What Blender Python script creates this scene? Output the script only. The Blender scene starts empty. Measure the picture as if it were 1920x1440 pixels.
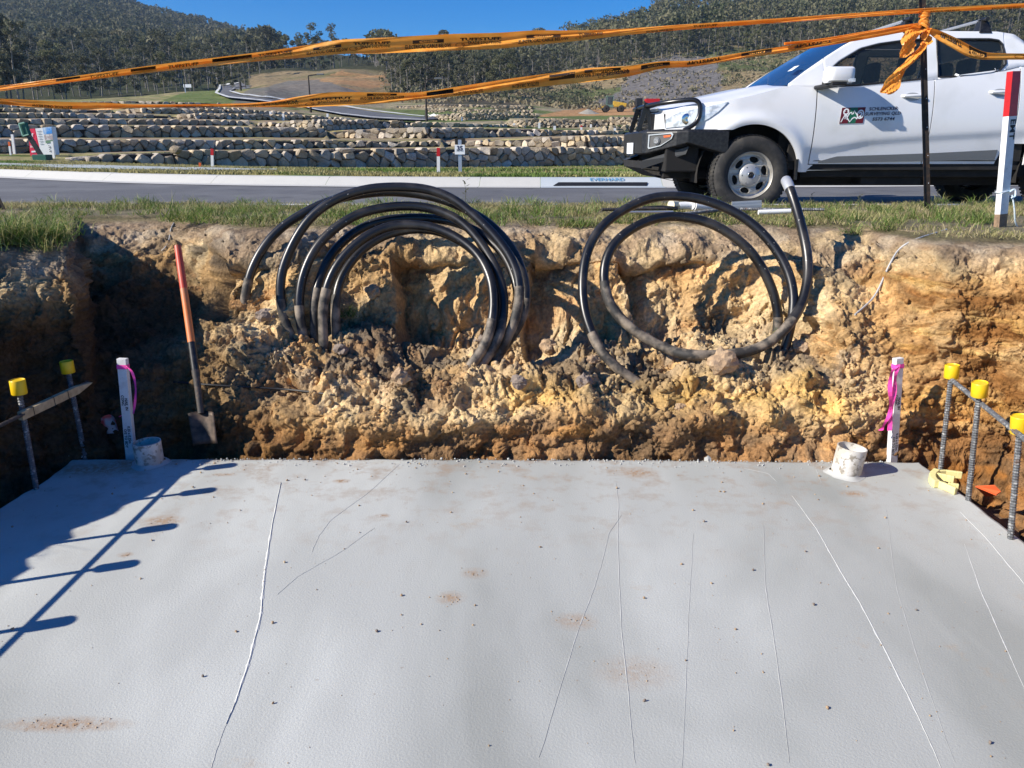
import bpy, bmesh, math, random
import numpy as np
from mathutils import Vector, Matrix, geometry
random.seed(7)
R = math.radians
SC = bpy.context.scene
COL = SC.collection

# ---------------------------------------------------------------- camera, sky, sun, exposure
CAMH, PITCH, FOC = 1.5, R(16.9), 1442.0
cam_d = bpy.data.cameras.new('camera'); cam = bpy.data.objects.new('camera', cam_d); COL.objects.link(cam)
cam.location = (0, 0, CAMH); cam.rotation_euler = (R(90) - PITCH, 0, 0)
cam_d.sensor_width = 36; cam_d.lens = 36 * FOC / 1920; cam_d.clip_end = 4000; cam_d.clip_start = 0.02
SC.camera = cam
W = bpy.data.worlds.new('World'); SC.world = W; W.use_nodes = True
SUN_EL, SUN_AZ = R(32), R(19.5)     # azimuth: light travels towards (+cos, +sin)
to_sun = Vector((-math.cos(SUN_AZ) * math.cos(SUN_EL), -math.sin(SUN_AZ) * math.cos(SUN_EL), math.sin(SUN_EL)))
nt = W.node_tree; nt.nodes.clear()
sky = nt.nodes.new('ShaderNodeTexSky'); sky.sky_type = 'NISHITA'; sky.sun_disc = False
sky.sun_elevation = SUN_EL; sky.sun_rotation = math.atan2(to_sun.x, to_sun.y)
sky.air_density = 1.0; sky.dust_density = 0.0; sky.ozone_density = 5.0
hs = nt.nodes.new('ShaderNodeHueSaturation'); hs.inputs['Saturation'].default_value = 1.5; hs.inputs['Value'].default_value = 1.32
bg = nt.nodes.new('ShaderNodeBackground'); bg.inputs[1].default_value = 0.055
wo = nt.nodes.new('ShaderNodeOutputWorld')
nt.links.new(sky.outputs[0], hs.inputs['Color']); tint = nt.nodes.new('ShaderNodeMix'); tint.data_type = 'RGBA'; tint.blend_type = 'MULTIPLY'; tint.inputs[0].default_value = 1; tint.inputs[7].default_value = (.80, .98, 1.30, 1); nt.links.new(hs.outputs[0], tint.inputs[6]); nt.links.new(tint.outputs[2], bg.inputs[0]); nt.links.new(bg.outputs[0], wo.inputs[0])
sd = bpy.data.lights.new('sun', 'SUN'); sun = bpy.data.objects.new('sun', sd); COL.objects.link(sun)
sd.energy = 5.0; sd.angle = R(0.5); sd.color = (1.0, 0.93, 0.82)
sun.rotation_euler = to_sun.to_track_quat('Z', 'Y').to_euler()
SC.view_settings.view_transform = 'Standard'; SC.view_settings.look = 'None'
SC.view_settings.exposure = 0.55; SC.view_settings.gamma = 1
try:
    SC.view_settings.use_curve_mapping = False
except Exception:
    pass
SC.render.engine = 'CYCLES'; SC.cycles.max_bounces = 6; SC.cycles.transparent_max_bounces = 8

# ---------------------------------------------------------------- helpers
def at(u, v, X=None, Y=None, z=None):
    """point of the place seen at pixel (u, v) of the 1920x1440 photograph, on a plane X=, Y= or z="""
    dx = (u - 960) / FOC; dz = (720 - v) / FOC
    d = Vector((dx, math.cos(PITCH) + dz * math.sin(PITCH), -math.sin(PITCH) + dz * math.cos(PITCH)))
    t = Y / d.y if Y is not None else ((z - CAMH) / d.z if z is not None else X / d.x)
    return Vector((0, 0, CAMH)) + d * t

def tag(o, label=None, cat=None, group=None, kind=None):
    if label: o['label'] = label
    if cat: o['category'] = cat
    if group: o['group'] = group
    if kind: o['kind'] = kind
    return o

def empty(name, loc=(0, 0, 0), rz=0, parent=None):
    o = bpy.data.objects.new(name, None); COL.objects.link(o); o.location = loc; o.rotation_euler = (0, 0, rz)
    o.empty_display_size = .1
    if parent: o.parent = parent
    return o

def link(name, me, parent=None, m=None, smooth=False):
    if m is not None and len(me.materials) == 0: me.materials.append(m)
    if smooth: me.polygons.foreach_set('use_smooth', [True] * len(me.polygons))
    o = bpy.data.objects.new(name, me); COL.objects.link(o)
    if parent: o.parent = parent
    return o

def np_mesh(name, V, F, smooth=False):
    """V (n,3); F list of arrays (m,k) or one array"""
    me = bpy.data.meshes.new(name)
    V = np.asarray(V, dtype=np.float32).reshape(-1, 3)
    Fs = F if isinstance(F, list) else [F]
    Fs = [np.asarray(f, dtype=np.int32) for f in Fs if len(f)]
    loops = np.concatenate([f.ravel() for f in Fs]); tot = np.concatenate([np.full(len(f), f.shape[1], np.int32) for f in Fs])
    st = np.concatenate([[0], np.cumsum(tot)[:-1]]).astype(np.int32)
    me.vertices.add(len(V)); me.vertices.foreach_set('co', V.ravel())
    me.loops.add(len(loops)); me.loops.foreach_set('vertex_index', loops)
    me.polygons.add(len(tot)); me.polygons.foreach_set('loop_start', st); me.polygons.foreach_set('loop_total', tot)
    if smooth: me.polygons.foreach_set('use_smooth', np.ones(len(tot), bool))
    me.update(calc_edges=True)
    return me

class MB:
    """collects boxes, tubes and strips into one mesh"""
    def __init__(s): s.v = []; s.f = []
    def add(s, vs, fs):
        b = len(s.v); s.v += [tuple(v) for v in vs]; s.f += [tuple(b + i for i in f) for f in fs]; return s
    def box(s, a, b, rot=None, piv=None):
        x0, y0, z0 = a; x1, y1, z1 = b
        vs = [Vector(p) for p in ((x0,y0,z0),(x1,y0,z0),(x1,y1,z0),(x0,y1,z0),(x0,y0,z1),(x1,y0,z1),(x1,y1,z1),(x0,y1,z1))]
        if rot is not None:
            pv = Vector(piv or (0, 0, 0)); vs = [pv + rot @ (v - pv) for v in vs]
        return s.add(vs, [(3,2,1,0),(4,5,6,7),(0,1,5,4),(1,2,6,5),(2,3,7,6),(3,0,4,7)])
    def bar(s, a, b, w, h, up=(0, 0, 1)):
        a, b = Vector(a), Vector(b); d = (b - a).normalized(); u = Vector(up)
        n = d.cross(u)
        if n.length < 1e-4: n = d.cross(Vector((1, 0, 0)))
        n.normalize(); u = n.cross(d).normalized(); vs = []
        for p in (a, b):
            for i, j in ((-1,-1),(1,-1),(1,1),(-1,1)): vs.append(p + n * (i * w / 2) + u * (j * h / 2))
        return s.add(vs, [(0,1,2,3),(7,6,5,4),(0,4,5,1),(1,5,6,2),(2,6,7,3),(3,7,4,0)])
    def tube(s, pts, r, n=8, caps=True, closed=False):
        pts = [Vector(p) for p in pts]; m = len(pts)
        rr = r if hasattr(r, '__len__') else [r] * m
        vs = []; fs = []; prev = None
        for i, p in enumerate(pts):
            if closed: t = pts[(i + 1) % m] - pts[i - 1]
            else: t = pts[min(i + 1, m - 1)] - pts[max(i - 1, 0)]
            t.normalize()
            if prev is None:
                prev = t.cross(Vector((0, 0, 1)))
                if prev.length < .05: prev = t.cross(Vector((1, 0, 0)))
            nrm = (prev - t * prev.dot(t)).normalized(); prev = nrm; bn = t.cross(nrm)
            for k in range(n):
                a = 2 * math.pi * k / n; vs.append(p + (nrm * math.cos(a) + bn * math.sin(a)) * rr[i])
        for i in range(m if closed else m - 1):
            j = (i + 1) % m
            for k in range(n):
                fs.append((i*n+k, i*n+(k+1)%n, j*n+(k+1)%n, j*n+k))
        if caps and not closed: fs.append(tuple(range(n))[::-1]); fs.append(tuple((m-1)*n + k for k in range(n)))
        return s.add(vs, fs)
    def cyl(s, a, b, r, n=16, r2=None): return s.tube([a, b], [r, r if r2 is None else r2], n)
    def grid(s, rows, close_u=False):
        """rows: list of equal-length point lists"""
        n = len(rows[0]); vs = [p for r_ in rows for p in r_]; fs = []
        for i in range(len(rows) - 1):
            for k in range(n - (0 if close_u else 1)):
                k2 = (k + 1) % n
                fs.append((i*n+k, i*n+k2, (i+1)*n+k2, (i+1)*n+k))
        return s.add(vs, fs)
    def lathe(s, prof, n=32, axis='Y', c=(0, 0, 0), closed_prof=False):
        rows = []
        for k in range(n):
            a = 2 * math.pi * k / n; ca, sa = math.cos(a), math.sin(a); row = []
            for r_, h in prof:
                if axis == 'Y': p = (c[0] + r_*ca, c[1] + h, c[2] + r_*sa)
                elif axis == 'Z': p = (c[0] + r_*ca, c[1] + r_*sa, c[2] + h)
                else: p = (c[0] + h, c[1] + r_*ca, c[2] + r_*sa)
                row.append(p)
            rows.append(row)
        rows.append(rows[0])
        return s.grid(rows)
    def mesh(s, name):
        me = bpy.data.meshes.new(name); me.from_pydata(s.v, [], s.f); me.update(); return me
    def build(s, name, m=None, parent=None, smooth=False, weld=False, fixn=False):
        me = s.mesh(name)
        if weld or fixn:
            bm = bmesh.new(); bm.from_mesh(me)
            if weld: bmesh.ops.remove_doubles(bm, verts=bm.verts, dist=1e-5)
            bmesh.ops.recalc_face_normals(bm, faces=bm.faces); bm.to_mesh(me); bm.free()
        if smooth:
            me.polygons.foreach_set('use_smooth', [True] * len(me.polygons))
            try: me.set_sharp_from_angle(angle=R(38))
            except Exception: pass
        return link(name, me, parent, m)

def bevel(o, w, seg=2, ang=30):
    md = o.modifiers.new('bevel', 'BEVEL'); md.width = w; md.segments = seg; md.limit_method = 'ANGLE'; md.angle_limit = R(ang)
    return o

def prism(pts, d0, d1, axis='Y'):
    """extrude a 2-D outline (x,z) between depths d0 and d1 along Y (or (x,y) along Z)"""
    mb = MB(); n = len(pts)
    f = (lambda p, d: (p[0], d, p[1])) if axis == 'Y' else ((lambda p, d: (p[0], p[1], d)) if axis == 'Z' else (lambda p, d: (d, p[0], p[1])))
    mb.add([f(p, d0) for p in pts] + [f(p, d1) for p in pts],
           [tuple(range(n)), tuple(range(2*n-1, n-1, -1))] + [(i, i + n, (i+1) % n + n, (i+1) % n) for i in range(n)])
    return mb

# ---- noise
def _h(x, y, z, s):
    with np.errstate(over='ignore'):
        n = (x.astype(np.uint32) * np.uint32(374761393)) ^ (y.astype(np.uint32) * np.uint32(668265263)) ^ (z.astype(np.uint32) * np.uint32(2246822519)) ^ np.uint32(s * 3266489917 & 0xffffffff)
        n = (n ^ (n >> np.uint32(13))) * np.uint32(1274126177); n = (n ^ (n >> np.uint32(15))) * np.uint32(2654435761 & 0xffffffff)
        return ((n ^ (n >> np.uint32(16))) & np.uint32(0xffffff)).astype(np.float32) / 16777215.0
def vnoise(P, sc, seed=0):
    """smooth 3-D value noise in -1..1"""
    Q = P * np.asarray(sc, dtype=np.float32); I = np.floor(Q); F_ = Q - I; I = I.astype(np.int64)
    F_ = F_ * F_ * F_ * (F_ * (F_ * 6 - 15) + 10); r = 0
    for a in (0, 1):
        wx = F_[:, 0] if a else 1 - F_[:, 0]
        for b in (0, 1):
            wy = F_[:, 1] if b else 1 - F_[:, 1]
            for c in (0, 1):
                wz = F_[:, 2] if c else 1 - F_[:, 2]
                r = r + wx * wy * wz * _h(I[:, 0] + a, I[:, 1] + b, I[:, 2] + c, seed)
    return r * 2 - 1
def fbm(P, sc, oct=4, seed=0, gain=.5):
    r = 0; a = 1; t = 0; sc = np.asarray(sc, dtype=np.float32)
    for i in range(oct):
        r = r + a * vnoise(P, sc, seed + i * 17); t += a; a *= gain; sc = sc * 2.03
    return r / t
def worley(P, sc, seed=0):
    Q = P * np.asarray(sc, dtype=np.float32); I = np.floor(Q).astype(np.int64)
    f1 = np.full(len(P), 9., np.float32); f2 = f1.copy(); idv = np.zeros(len(P), np.float32)
    for a in (-1, 0, 1):
        for b in (-1, 0, 1):
            for c in (-1, 0, 1):
                J = I + np.array([a, b, c])
                hx = _h(J[:, 0], J[:, 1], J[:, 2], seed); hy = _h(J[:, 0], J[:, 1], J[:, 2], seed + 1); hz = _h(J[:, 0], J[:, 1], J[:, 2], seed + 2)
                d = np.sqrt((J[:, 0] + hx - Q[:, 0])**2 + (J[:, 1] + hy - Q[:, 1])**2 + (J[:, 2] + hz - Q[:, 2])**2)
                n1 = d < f1; f2 = np.where(n1, f1, np.minimum(f2, d)); idv = np.where(n1, hx, idv); f1 = np.where(n1, d, f1)
    return f1, f2, idv
def facets(P, sc, seed=0):
    """angular broken lumps: every cell is a randomly tilted plane"""
    Qv = P * np.asarray(sc, dtype=np.float32); I = np.floor(Qv).astype(np.int64)
    f1 = np.full(len(P), 9., np.float32); f2 = f1.copy(); h = np.zeros(len(P), np.float32)
    for a in (-1, 0, 1):
        for b in (-1, 0, 1):
            for c in (-1, 0, 1):
                J = I + np.array([a, b, c]); k_ = [_h(J[:, 0], J[:, 1], J[:, 2], seed + q) for q in range(4)]
                dx, dy, dz = J[:, 0] + k_[0] - Qv[:, 0], J[:, 1] + k_[1] - Qv[:, 1], J[:, 2] + k_[2] - Qv[:, 2]
                d = np.abs(dx) * .5 + np.abs(dy) * .5 + np.abs(dz) * .5 + .5 * np.sqrt(dx*dx + dy*dy + dz*dz)
                n1 = d < f1; f2 = np.where(n1, f1, np.minimum(f2, d)); hh = (k_[3] - .5) + dx * (k_[1] - .5) * 1.6 + dz * (k_[2] - .5) * 1.6 + dy * (k_[0] - .5)
                h = np.where(n1, hh, h); f1 = np.where(n1, d, f1)
    return h, np.clip((f2 - f1) / .22, 0, 1)
def sstep(a, b, x):
    t = np.clip((x - a) / (b - a), 0, 1); return t * t * (3 - 2 * t)

# ---- materials
def mat(name, base=(.5, .5, .5), rough=.6, metal=0, spec=.5, noise=None, bump=None, coat=0, spots=None, trans=0, alpha=1):
    """noise=(scale, colour2, lo, hi, detail) mixes a second colour; bump=(scale, strength, dist, detail)"""
    m = bpy.data.materials.new(name); m.use_nodes = True; t = m.node_tree; b = t.nodes['Principled BSDF']
    b.inputs['Base Color'].default_value = (*base, 1); b.inputs['Roughness'].default_value = rough; b.inputs['Metallic'].default_value = metal
    b.inputs['Specular IOR Level'].default_value = spec; b.inputs['Coat Weight'].default_value = coat; b.inputs['Coat Roughness'].default_value = .05
    b.inputs['Transmission Weight'].default_value = trans; b.inputs['Alpha'].default_value = alpha
    tc = t.nodes.new('ShaderNodeTexCoord'); last = None
    def nz(sc, det, ro=.55):
        n = t.nodes.new('ShaderNodeTexNoise'); n.inputs['Scale'].default_value = sc; n.inputs['Detail'].default_value = det; n.inputs['Roughness'].default_value = ro
        t.links.new(tc.outputs['Object'], n.inputs['Vector']); return n
    def ramp(src, lo, hi):
        r_ = t.nodes.new('ShaderNodeMapRange'); r_.inputs[1].default_value = lo; r_.inputs[2].default_value = hi
        t.links.new(src, r_.inputs[0]); return r_.outputs[0]
    if noise:
        for nn in (noise if isinstance(noise, list) else [noise]):
            sc, c2, lo, hi, det = nn
            n = nz(sc, det); mx = t.nodes.new('ShaderNodeMix'); mx.data_type = 'RGBA'
            t.links.new(ramp(n.outputs[0], lo, hi), mx.inputs[0])
            if last is None: mx.inputs[6].default_value = (*base, 1)
            else: t.links.new(last, mx.inputs[6])
            mx.inputs[7].default_value = (*c2, 1); last = mx.outputs[2]
    if last is not None: t.links.new(last, b.inputs['Base Color'])
    if bump:
        prev = None
        for sc, st, di, det in (bump if isinstance(bump, list) else [bump]):
            n = nz(sc, det, .6); bp = t.nodes.new('ShaderNodeBump'); bp.inputs['Strength'].default_value = st; bp.inputs['Distance'].default_value = di
            t.links.new(n.outputs[0], bp.inputs['Height'])
            if prev: t.links.new(prev, bp.inputs['Normal'])
            prev = bp.outputs[0]
        t.links.new(prev, b.inputs['Normal'])
    return m

def attr_mat(name, rough=.9, spec=.2, noise_amt=.25, noise_sc=30, bump=None, attr='col', trans=0.0, vec='Object'):
    """base colour from a mesh colour attribute, varied with noise"""
    m = mat(name, rough=rough, spec=spec, bump=bump); t = m.node_tree; b = t.nodes['Principled BSDF']
    a = t.nodes.new('ShaderNodeAttribute'); a.attribute_name = attr
    tc = t.nodes.new('ShaderNodeTexCoord'); n = t.nodes.new('ShaderNodeTexNoise'); n.inputs['Scale'].default_value = noise_sc; n.inputs['Detail'].default_value = 5
    t.links.new(tc.outputs[vec], n.inputs['Vector'])
    mr = t.nodes.new('ShaderNodeMapRange'); mr.inputs[1].default_value = .3; mr.inputs[2].default_value = .7; mr.inputs[3].default_value = 1 - noise_amt; mr.inputs[4].default_value = 1 + noise_amt
    t.links.new(n.outputs[0], mr.inputs[0])
    vm = t.nodes.new('ShaderNodeVectorMath'); vm.operation = 'SCALE'; t.links.new(a.outputs['Color'], vm.inputs[0]); t.links.new(mr.outputs[0], vm.inputs['Scale'])
    t.links.new(vm.outputs[0], b.inputs['Base Color'])
    if trans:
        tr = t.nodes.new('ShaderNodeBsdfTranslucent'); t.links.new(vm.outputs[0], tr.inputs[0]); ms = t.nodes.new('ShaderNodeMixShader'); ms.inputs[0].default_value = trans
        out = t.nodes['Material Output']; t.links.new(b.outputs[0], ms.inputs[1]); t.links.new(tr.outputs[0], ms.inputs[2]); t.links.new(ms.outputs[0], out.inputs[0])
    return m

def set_col(me, C, name='col'):
    ca = me.color_attributes.new(name, 'FLOAT_COLOR', 'POINT')
    C = np.asarray(C, np.float32); C4 = np.ones((len(C), 4), np.float32); C4[:, :3] = C; ca.data.foreach_set('color', C4.ravel())

def text_mesh(s, size=1.0, bold=0.0, align='CENTER', extr=0.0, spacing=1.0, res=2):
    cu = bpy.data.curves.new('t', 'FONT'); cu.body = s; cu.size = size; cu.align_x = align; cu.align_y = 'CENTER'; cu.offset = bold; cu.extrude = extr
    cu.space_character = spacing; cu.resolution_u = res
    o = bpy.data.objects.new('t', cu); COL.objects.link(o)
    dg = bpy.context.evaluated_depsgraph_get(); me = bpy.data.meshes.new_from_object(o.evaluated_get(dg))
    bpy.data.objects.remove(o); bpy.data.curves.remove(cu); me.materials.clear()
    return me

def rebar_mb(a, b, r=.009, pitch=.012):
    """ribbed bar: alternating radii"""
    a, b = Vector(a), Vector(b); n = max(2, int((b - a).length / pitch * 2)); pts = []; rr = []
    for i in range(n + 1):
        pts.append(a.lerp(b, i / n)); rr.append(r * (1.14 if i % 2 else .9))
    mb = MB(); mb.tube(pts, rr, 8); return mb

M = {}
M['white_paint'] = mat('white_paint', (.80, .81, .82), .28, coat=.6, noise=(3, (.70, .71, .70), .5, .75, 3))
M['black_plastic'] = mat('black_plastic', (.009, .009, .010), .42, noise=(40, (.03, .03, .03), .4, .7, 3))
M['bar_steel'] = mat('bar_steel', (.012, .012, .013), .28, spec=.6, bump=(300, .05, .001, 2))
M['rubber'] = mat('rubber', (.025, .024, .023), .8, noise=(12, (.06, .055, .048), .45, .7, 4))
M['dark_under'] = mat('dark_under', (.012, .011, .010), .85, noise=(8, (.035, .03, .025), .5, .8, 4))
M['glass_dark'] = mat('glass_dark', (.02, .03, .035), .03, spec=.8, trans=.0, alpha=.52)
M['glass_clear'] = mat('glass_clear', (.9, .93, .95), .05, spec=.6, alpha=.25)
M['chrome'] = mat('chrome', (.75, .75, .74), .18, metal=1)
M['alloy'] = mat('alloy', (.52, .50, .46), .42, metal=.55, noise=(14, (.36, .33, .28), .5, .75, 4))
M['grey_trim'] = mat('grey_trim', (.17, .18, .185), .5)
M['seat_cloth'] = mat('seat_cloth', (.03, .035, .045), .9)
M['silver_bar'] = mat('silver_bar', (.6, .61, .6), .35, metal=.7)
M['red_paint'] = mat('red_paint', (.55, .012, .015), .4, noise=(25, (.42, .01, .012), .4, .7, 3))
M['orange_paint'] = mat('orange_paint', (.75, .14, .02), .45, noise=(20, (.6, .1, .02), .4, .7, 3))
M['white_stake'] = mat('white_stake', (.78, .78, .76), .6, noise=[(18, (.62, .60, .56), .5, .8, 5), (90, (.5, .48, .42), .62, .75, 3)], bump=(120, .2, .002, 3))
M['timber'] = mat('timber', (.50, .38, .22), .8, noise=(30, (.34, .24, .13), .4, .7, 5), bump=(90, .3, .002, 3))
M['raw_timber'] = mat('raw_timber', (.30, .20, .12), .85, noise=(25, (.16, .11, .07), .4, .7, 5))
M['ink'] = mat('ink', (.01, .01, .012), .6)
M['pink'] = mat('pink', (.95, .08, .42), .5)
M['yellow_cap'] = mat('yellow_cap', (.85, .55, .01), .4, noise=(20, (.72, .44, .02), .45, .75, 3))
M['pale_yellow'] = mat('pale_yellow', (.80, .72, .32), .5, noise=(20, (.66, .6, .3), .5, .8, 3))
M['rebar'] = mat('rebar', (.13, .135, .14), .6, metal=.35, noise=[(60, (.42, .42, .40), .52, .68, 5), (22, (.16, .10, .07), .6, .75, 3)], bump=(150, .3, .002, 2))
M['rebar_dark'] = mat('rebar_dark', (.06, .055, .05), .65, metal=.3, noise=(40, (.16, .11, .08), .5, .75, 4))
M['pvc'] = mat('pvc', (.66, .64, .59), .6, noise=[(14, (.50, .46, .39), .44, .56, 6), (38, (.30, .27, .22), .54, .62, 6)], bump=(60, .3, .003, 3))
M['pvc_white'] = mat('pvc_white', (.8, .8, .78), .35)
M['cream'] = mat('cream', (.78, .70, .48), .5)
M['galv'] = mat('galv', (.55, .56, .57), .38, metal=.75)
M['conduit'] = mat('conduit', (.009, .009, .010), .34, spec=.55, noise=[(5, (.05, .045, .04), .50, .72, 6), (75, (.55, .53, .5), .735, .75, 2)], bump=(90, .06, .001, 2))
M['conduit_mud'] = mat('conduit_mud', (.035, .032, .028), .65, noise=(11, (.26, .21, .155), .44, .62, 6), bump=(60, .4, .004, 4))
M['duct_tape'] = mat('duct_tape', (.5, .51, .52), .4, metal=.4, bump=(60, .3, .002, 3))
M['cable_grey'] = mat('cable_grey', (.45, .45, .44), .6)
M['blue_rope'] = mat('blue_rope', (.45, .62, .72), .7, noise=(90, (.75, .8, .82), .45, .55, 2))
M['green_sign'] = mat('green_sign', (.012, .10, .065), .5)
M['sign_white'] = mat('sign_white', (.82, .84, .85), .5)
M['sign_red'] = mat('sign_red', (.72, .02, .07), .5)
M['steel_post'] = mat('steel_post', (.028, .022, .019), .55, metal=.4, noise=(18, (.09, .05, .03), .5, .7, 4))
M['orange_film'] = None
# ================================================================ THE PIT: slab, earth bank, verge
# stations round the pit: base point, outward direction, profile of (offset, z)
def prof(*a): return list(a)
PC = prof((-.04,-.3),(.0,0),(.05,.2),(.24,.33),(.53,.45),(.84,.50),(.97,.72),(1.08,.9),(1.38,1.02),(1.95,1.04))      # centre, with ledge
PL = prof((-.02,-.3),(.06,0),(.18,.2),(.34,.36),(.47,.5),(.6,.56),(.70,.74),(.82,.9),(1.1,1.02),(1.7,1.04))        # left buttress
PN = prof((.02,-.3),(.12,0),(.22,.2),(.38,.36),(.66,.48),(1.05,.60),(1.35,.76),(1.6,.90),(1.95,1.0),(2.4,1.04))     # notch
PS = prof((-.04,-.3),(.0,0),(.05,.2),(.09,.36),(.13,.52),(.17,.64),(.22,.78),(.3,.9),(.48,1.01),(1.0,1.04))        # spur / sheer
PR = prof((-.04,-.3),(.03,0),(.09,.2),(.14,.38),(.18,.54),(.22,.66),(.27,.79),(.33,.90),(.47,1.01),(1.0,1.04))       # right face
PM = prof((-.04,-.3),(.02,0),(.07,.2),(.17,.36),(.3,.52),(.42,.64),(.58,.76),(.80,.90),(1.15,1.02),(1.7,1.04))     # ramp
PE = prof((0,-.25),(.12,-.12),(.28,.02),(.42,.2),(.5,.4),(.56,.6),(.62,.78),(.7,.9),(.85,1.01),(1.4,1.04))        # right side
PW = prof((0,-.3),(.04,0),(.08,.2),(.12,.36),(.18,.52),(.26,.64),(.34,.78),(.46,.9),(.70,1.0),(1.2,1.04))          # left side
def dn(a): return (math.sin(R(a)), math.cos(R(a)))   # a from +Y clockwise
ST = [((-2.72,-3.2),-90,PW),((-2.75,1.6),-88,PW),((-2.72,2.3),-80,PW),((-2.6,2.9),-64,PS),((-2.46,3.33),-56,PS),((-2.30,3.6),-34,PS),
      ((-2.14,3.68),-27,PS),((-2.07,3.70),-29,PN),((-1.85,3.70),-24,PN),((-1.72,3.70),-20,PN),((-1.64,3.69),-3,PL),((-1.3,3.68),0,PL),((-1.05,3.68),0,PC),
      ((1.2,3.68),0,PC),((1.55,3.68),0,PC),((1.78,3.68),2,PM),((2.02,3.68),4,PM),((2.28,3.67),6,PR),((2.42,3.62),22,PR),((2.46,3.5),48,PR),((2.36,3.2),72,PE),((2.30,2.7),86,PE),((2.32,1.6),90,PE),((2.32,-3.2),90,PE)]
S_b = np.array([s[0] for s in ST]); S_a = np.array([s[1] for s in ST], float); S_p = np.array([s[2] for s in ST], float)
_seg = np.linalg.norm(np.diff(S_b, axis=0), axis=1); _fan = np.radians(np.abs(np.diff(S_a))) * .9
S_s = np.concatenate([[0], np.cumsum(_seg + _fan)])
def stations(s):
    """s array -> base (n,2), dir (n,2), profile (n,10,2)"""
    def ip(a): return np.stack([np.interp(s, S_s, a.reshape(len(S_s), -1)[:, k]) for k in range(a.reshape(len(S_s), -1).shape[1])], 1)
    # ease between stations
    i = np.clip(np.searchsorted(S_s, s) - 1, 0, len(S_s) - 2); t = (s - S_s[i]) / (S_s[i+1] - S_s[i]); te = t * t * (3 - 2 * t)
    s2 = S_s[i] + te * (S_s[i+1] - S_s[i])
    b = ip(S_b); ang = ip(S_a)[:, 0]
    p = np.stack([np.interp(s2, S_s, S_p.reshape(len(S_s), -1)[:, k]) for k in range(20)], 1).reshape(-1, 10, 2)
    return b, np.stack([np.sin(np.radians(ang)), np.cos(np.radians(ang))], 1), p
s0, s1 = S_s[4], S_s[20]
ss = np.concatenate([np.linspace(0, s0, 90, endpoint=False), np.linspace(s0, s1, 1250, endpoint=False), np.linspace(s1, S_s[-1], 110)])
sb, sdir, sp = stations(ss)
# rows: dense on the faces, fewer outside the crest
rows_t = np.concatenate([np.linspace(0, 1, 18, endpoint=False), np.linspace(1, 8, 262, endpoint=False), np.linspace(8, 9, 22)])
nr, ns = len(rows_t), len(ss)
i0 = np.clip(rows_t.astype(int), 0, 8); ft = rows_t - i0
P2 = sp[:, i0, :] * (1 - ft)[None, :, None] + sp[:, i0 + 1, :] * ft[None, :, None]     # (ns,nr,2)
k = np.ones(9) / 9   # soften the profile's corners
for c in (0, 1):
    pad = np.pad(P2[:, :, c], ((0, 0), (4, 4)), 'edge'); P2[:, :, c] = sum(pad[:, j:j+nr] for j in range(9)) / 9
BX = sb[:, None, 0] + sdir[:, None, 0] * P2[:, :, 0]; BY = sb[:, None, 1] + sdir[:, None, 1] * P2[:, :, 0]; BZ = P2[:, :, 1]
B = np.stack([BX, BY, BZ], 2).astype(np.float32)
def gnormals(B):
    du = np.gradient(B, axis=0); dv = np.gradient(B, axis=1); n = np.cross(dv, du); n /= np.linalg.norm(n, axis=2, keepdims=True) + 1e-9
    return n
N = gnormals(B)   # should face into the pit / up
if N[ns//2, nr//2, 1] > 0: N = -N
P = B.reshape(-1, 3); Nf = N.reshape(-1, 3); rt = np.tile(rows_t, ns)
Xc, Zc = P[:, 0], P[:, 2]
# zone masks
spoil = np.exp(-((Zc - .42) / .17)**2) * sstep(-1.7, -1.2, Xc) * (1 - sstep(1.7, 2.1, Xc))          # churned ledge
sheer_r = sstep(1.75, 2.15, Xc)                                                                   # cut right face
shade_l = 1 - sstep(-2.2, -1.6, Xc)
outer = 1 - sstep(7.2, 8.2, rt)
lip = np.exp(-((rt - 7.4) / .9)**2)
# broad shapes: buttresses and hollows in the faces
D = .085 * fbm(P + 3.1, (2.1, 2.1, 2.6), 3, 5) * outer
D += .045 * fbm(P, (6, 6, 7), 3, 11) * outer
# vertical ribs in the upper face
rib = vnoise(P * np.array([1, 0, .25], np.float32), 7.0, 21); up_ = sstep(.5, .62, Zc) * (1 - sstep(.85, .95, Zc))
D += .05 * rib * up_ * (1 - .6 * sheer_r) * outer
# bays cut into the upper face: each starts with a sharp edge on its left and eases out to the right
bays = 0
for bx_, dep_, ln_ in ((-1.86,.20,.55),(-.74,.24,.62),(.06,.20,.50),(.70,.26,.75)):
    q_ = (Xc - bx_ - .05 * vnoise(P * np.array([0,0,1],np.float32), 6.0, int(bx_*100)+300)) ; bays = np.maximum(bays, dep_ * sstep(0, .05, q_) * np.clip(1 - q_ / ln_, 0, 1) ** .8)
band_ = sstep(4.6, 5.3, rt) * (1 - sstep(6.75, 7.15, rt)) * (Xc < 1.9) * (Xc > -2.0)
D -= bays * band_ * outer
# trench hollows behind the foot of the coils
hol = (.16 * np.exp(-((Xc - .12) / .26) ** 2) + .10 * np.exp(-((Xc + .45) / .3) ** 2) + .05 * np.exp(-((Xc - .75) / .3) ** 2)) * sstep(3.2, 3.9, rt) * (1 - sstep(5.2, 5.9, rt)); P0z = -hol
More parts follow.
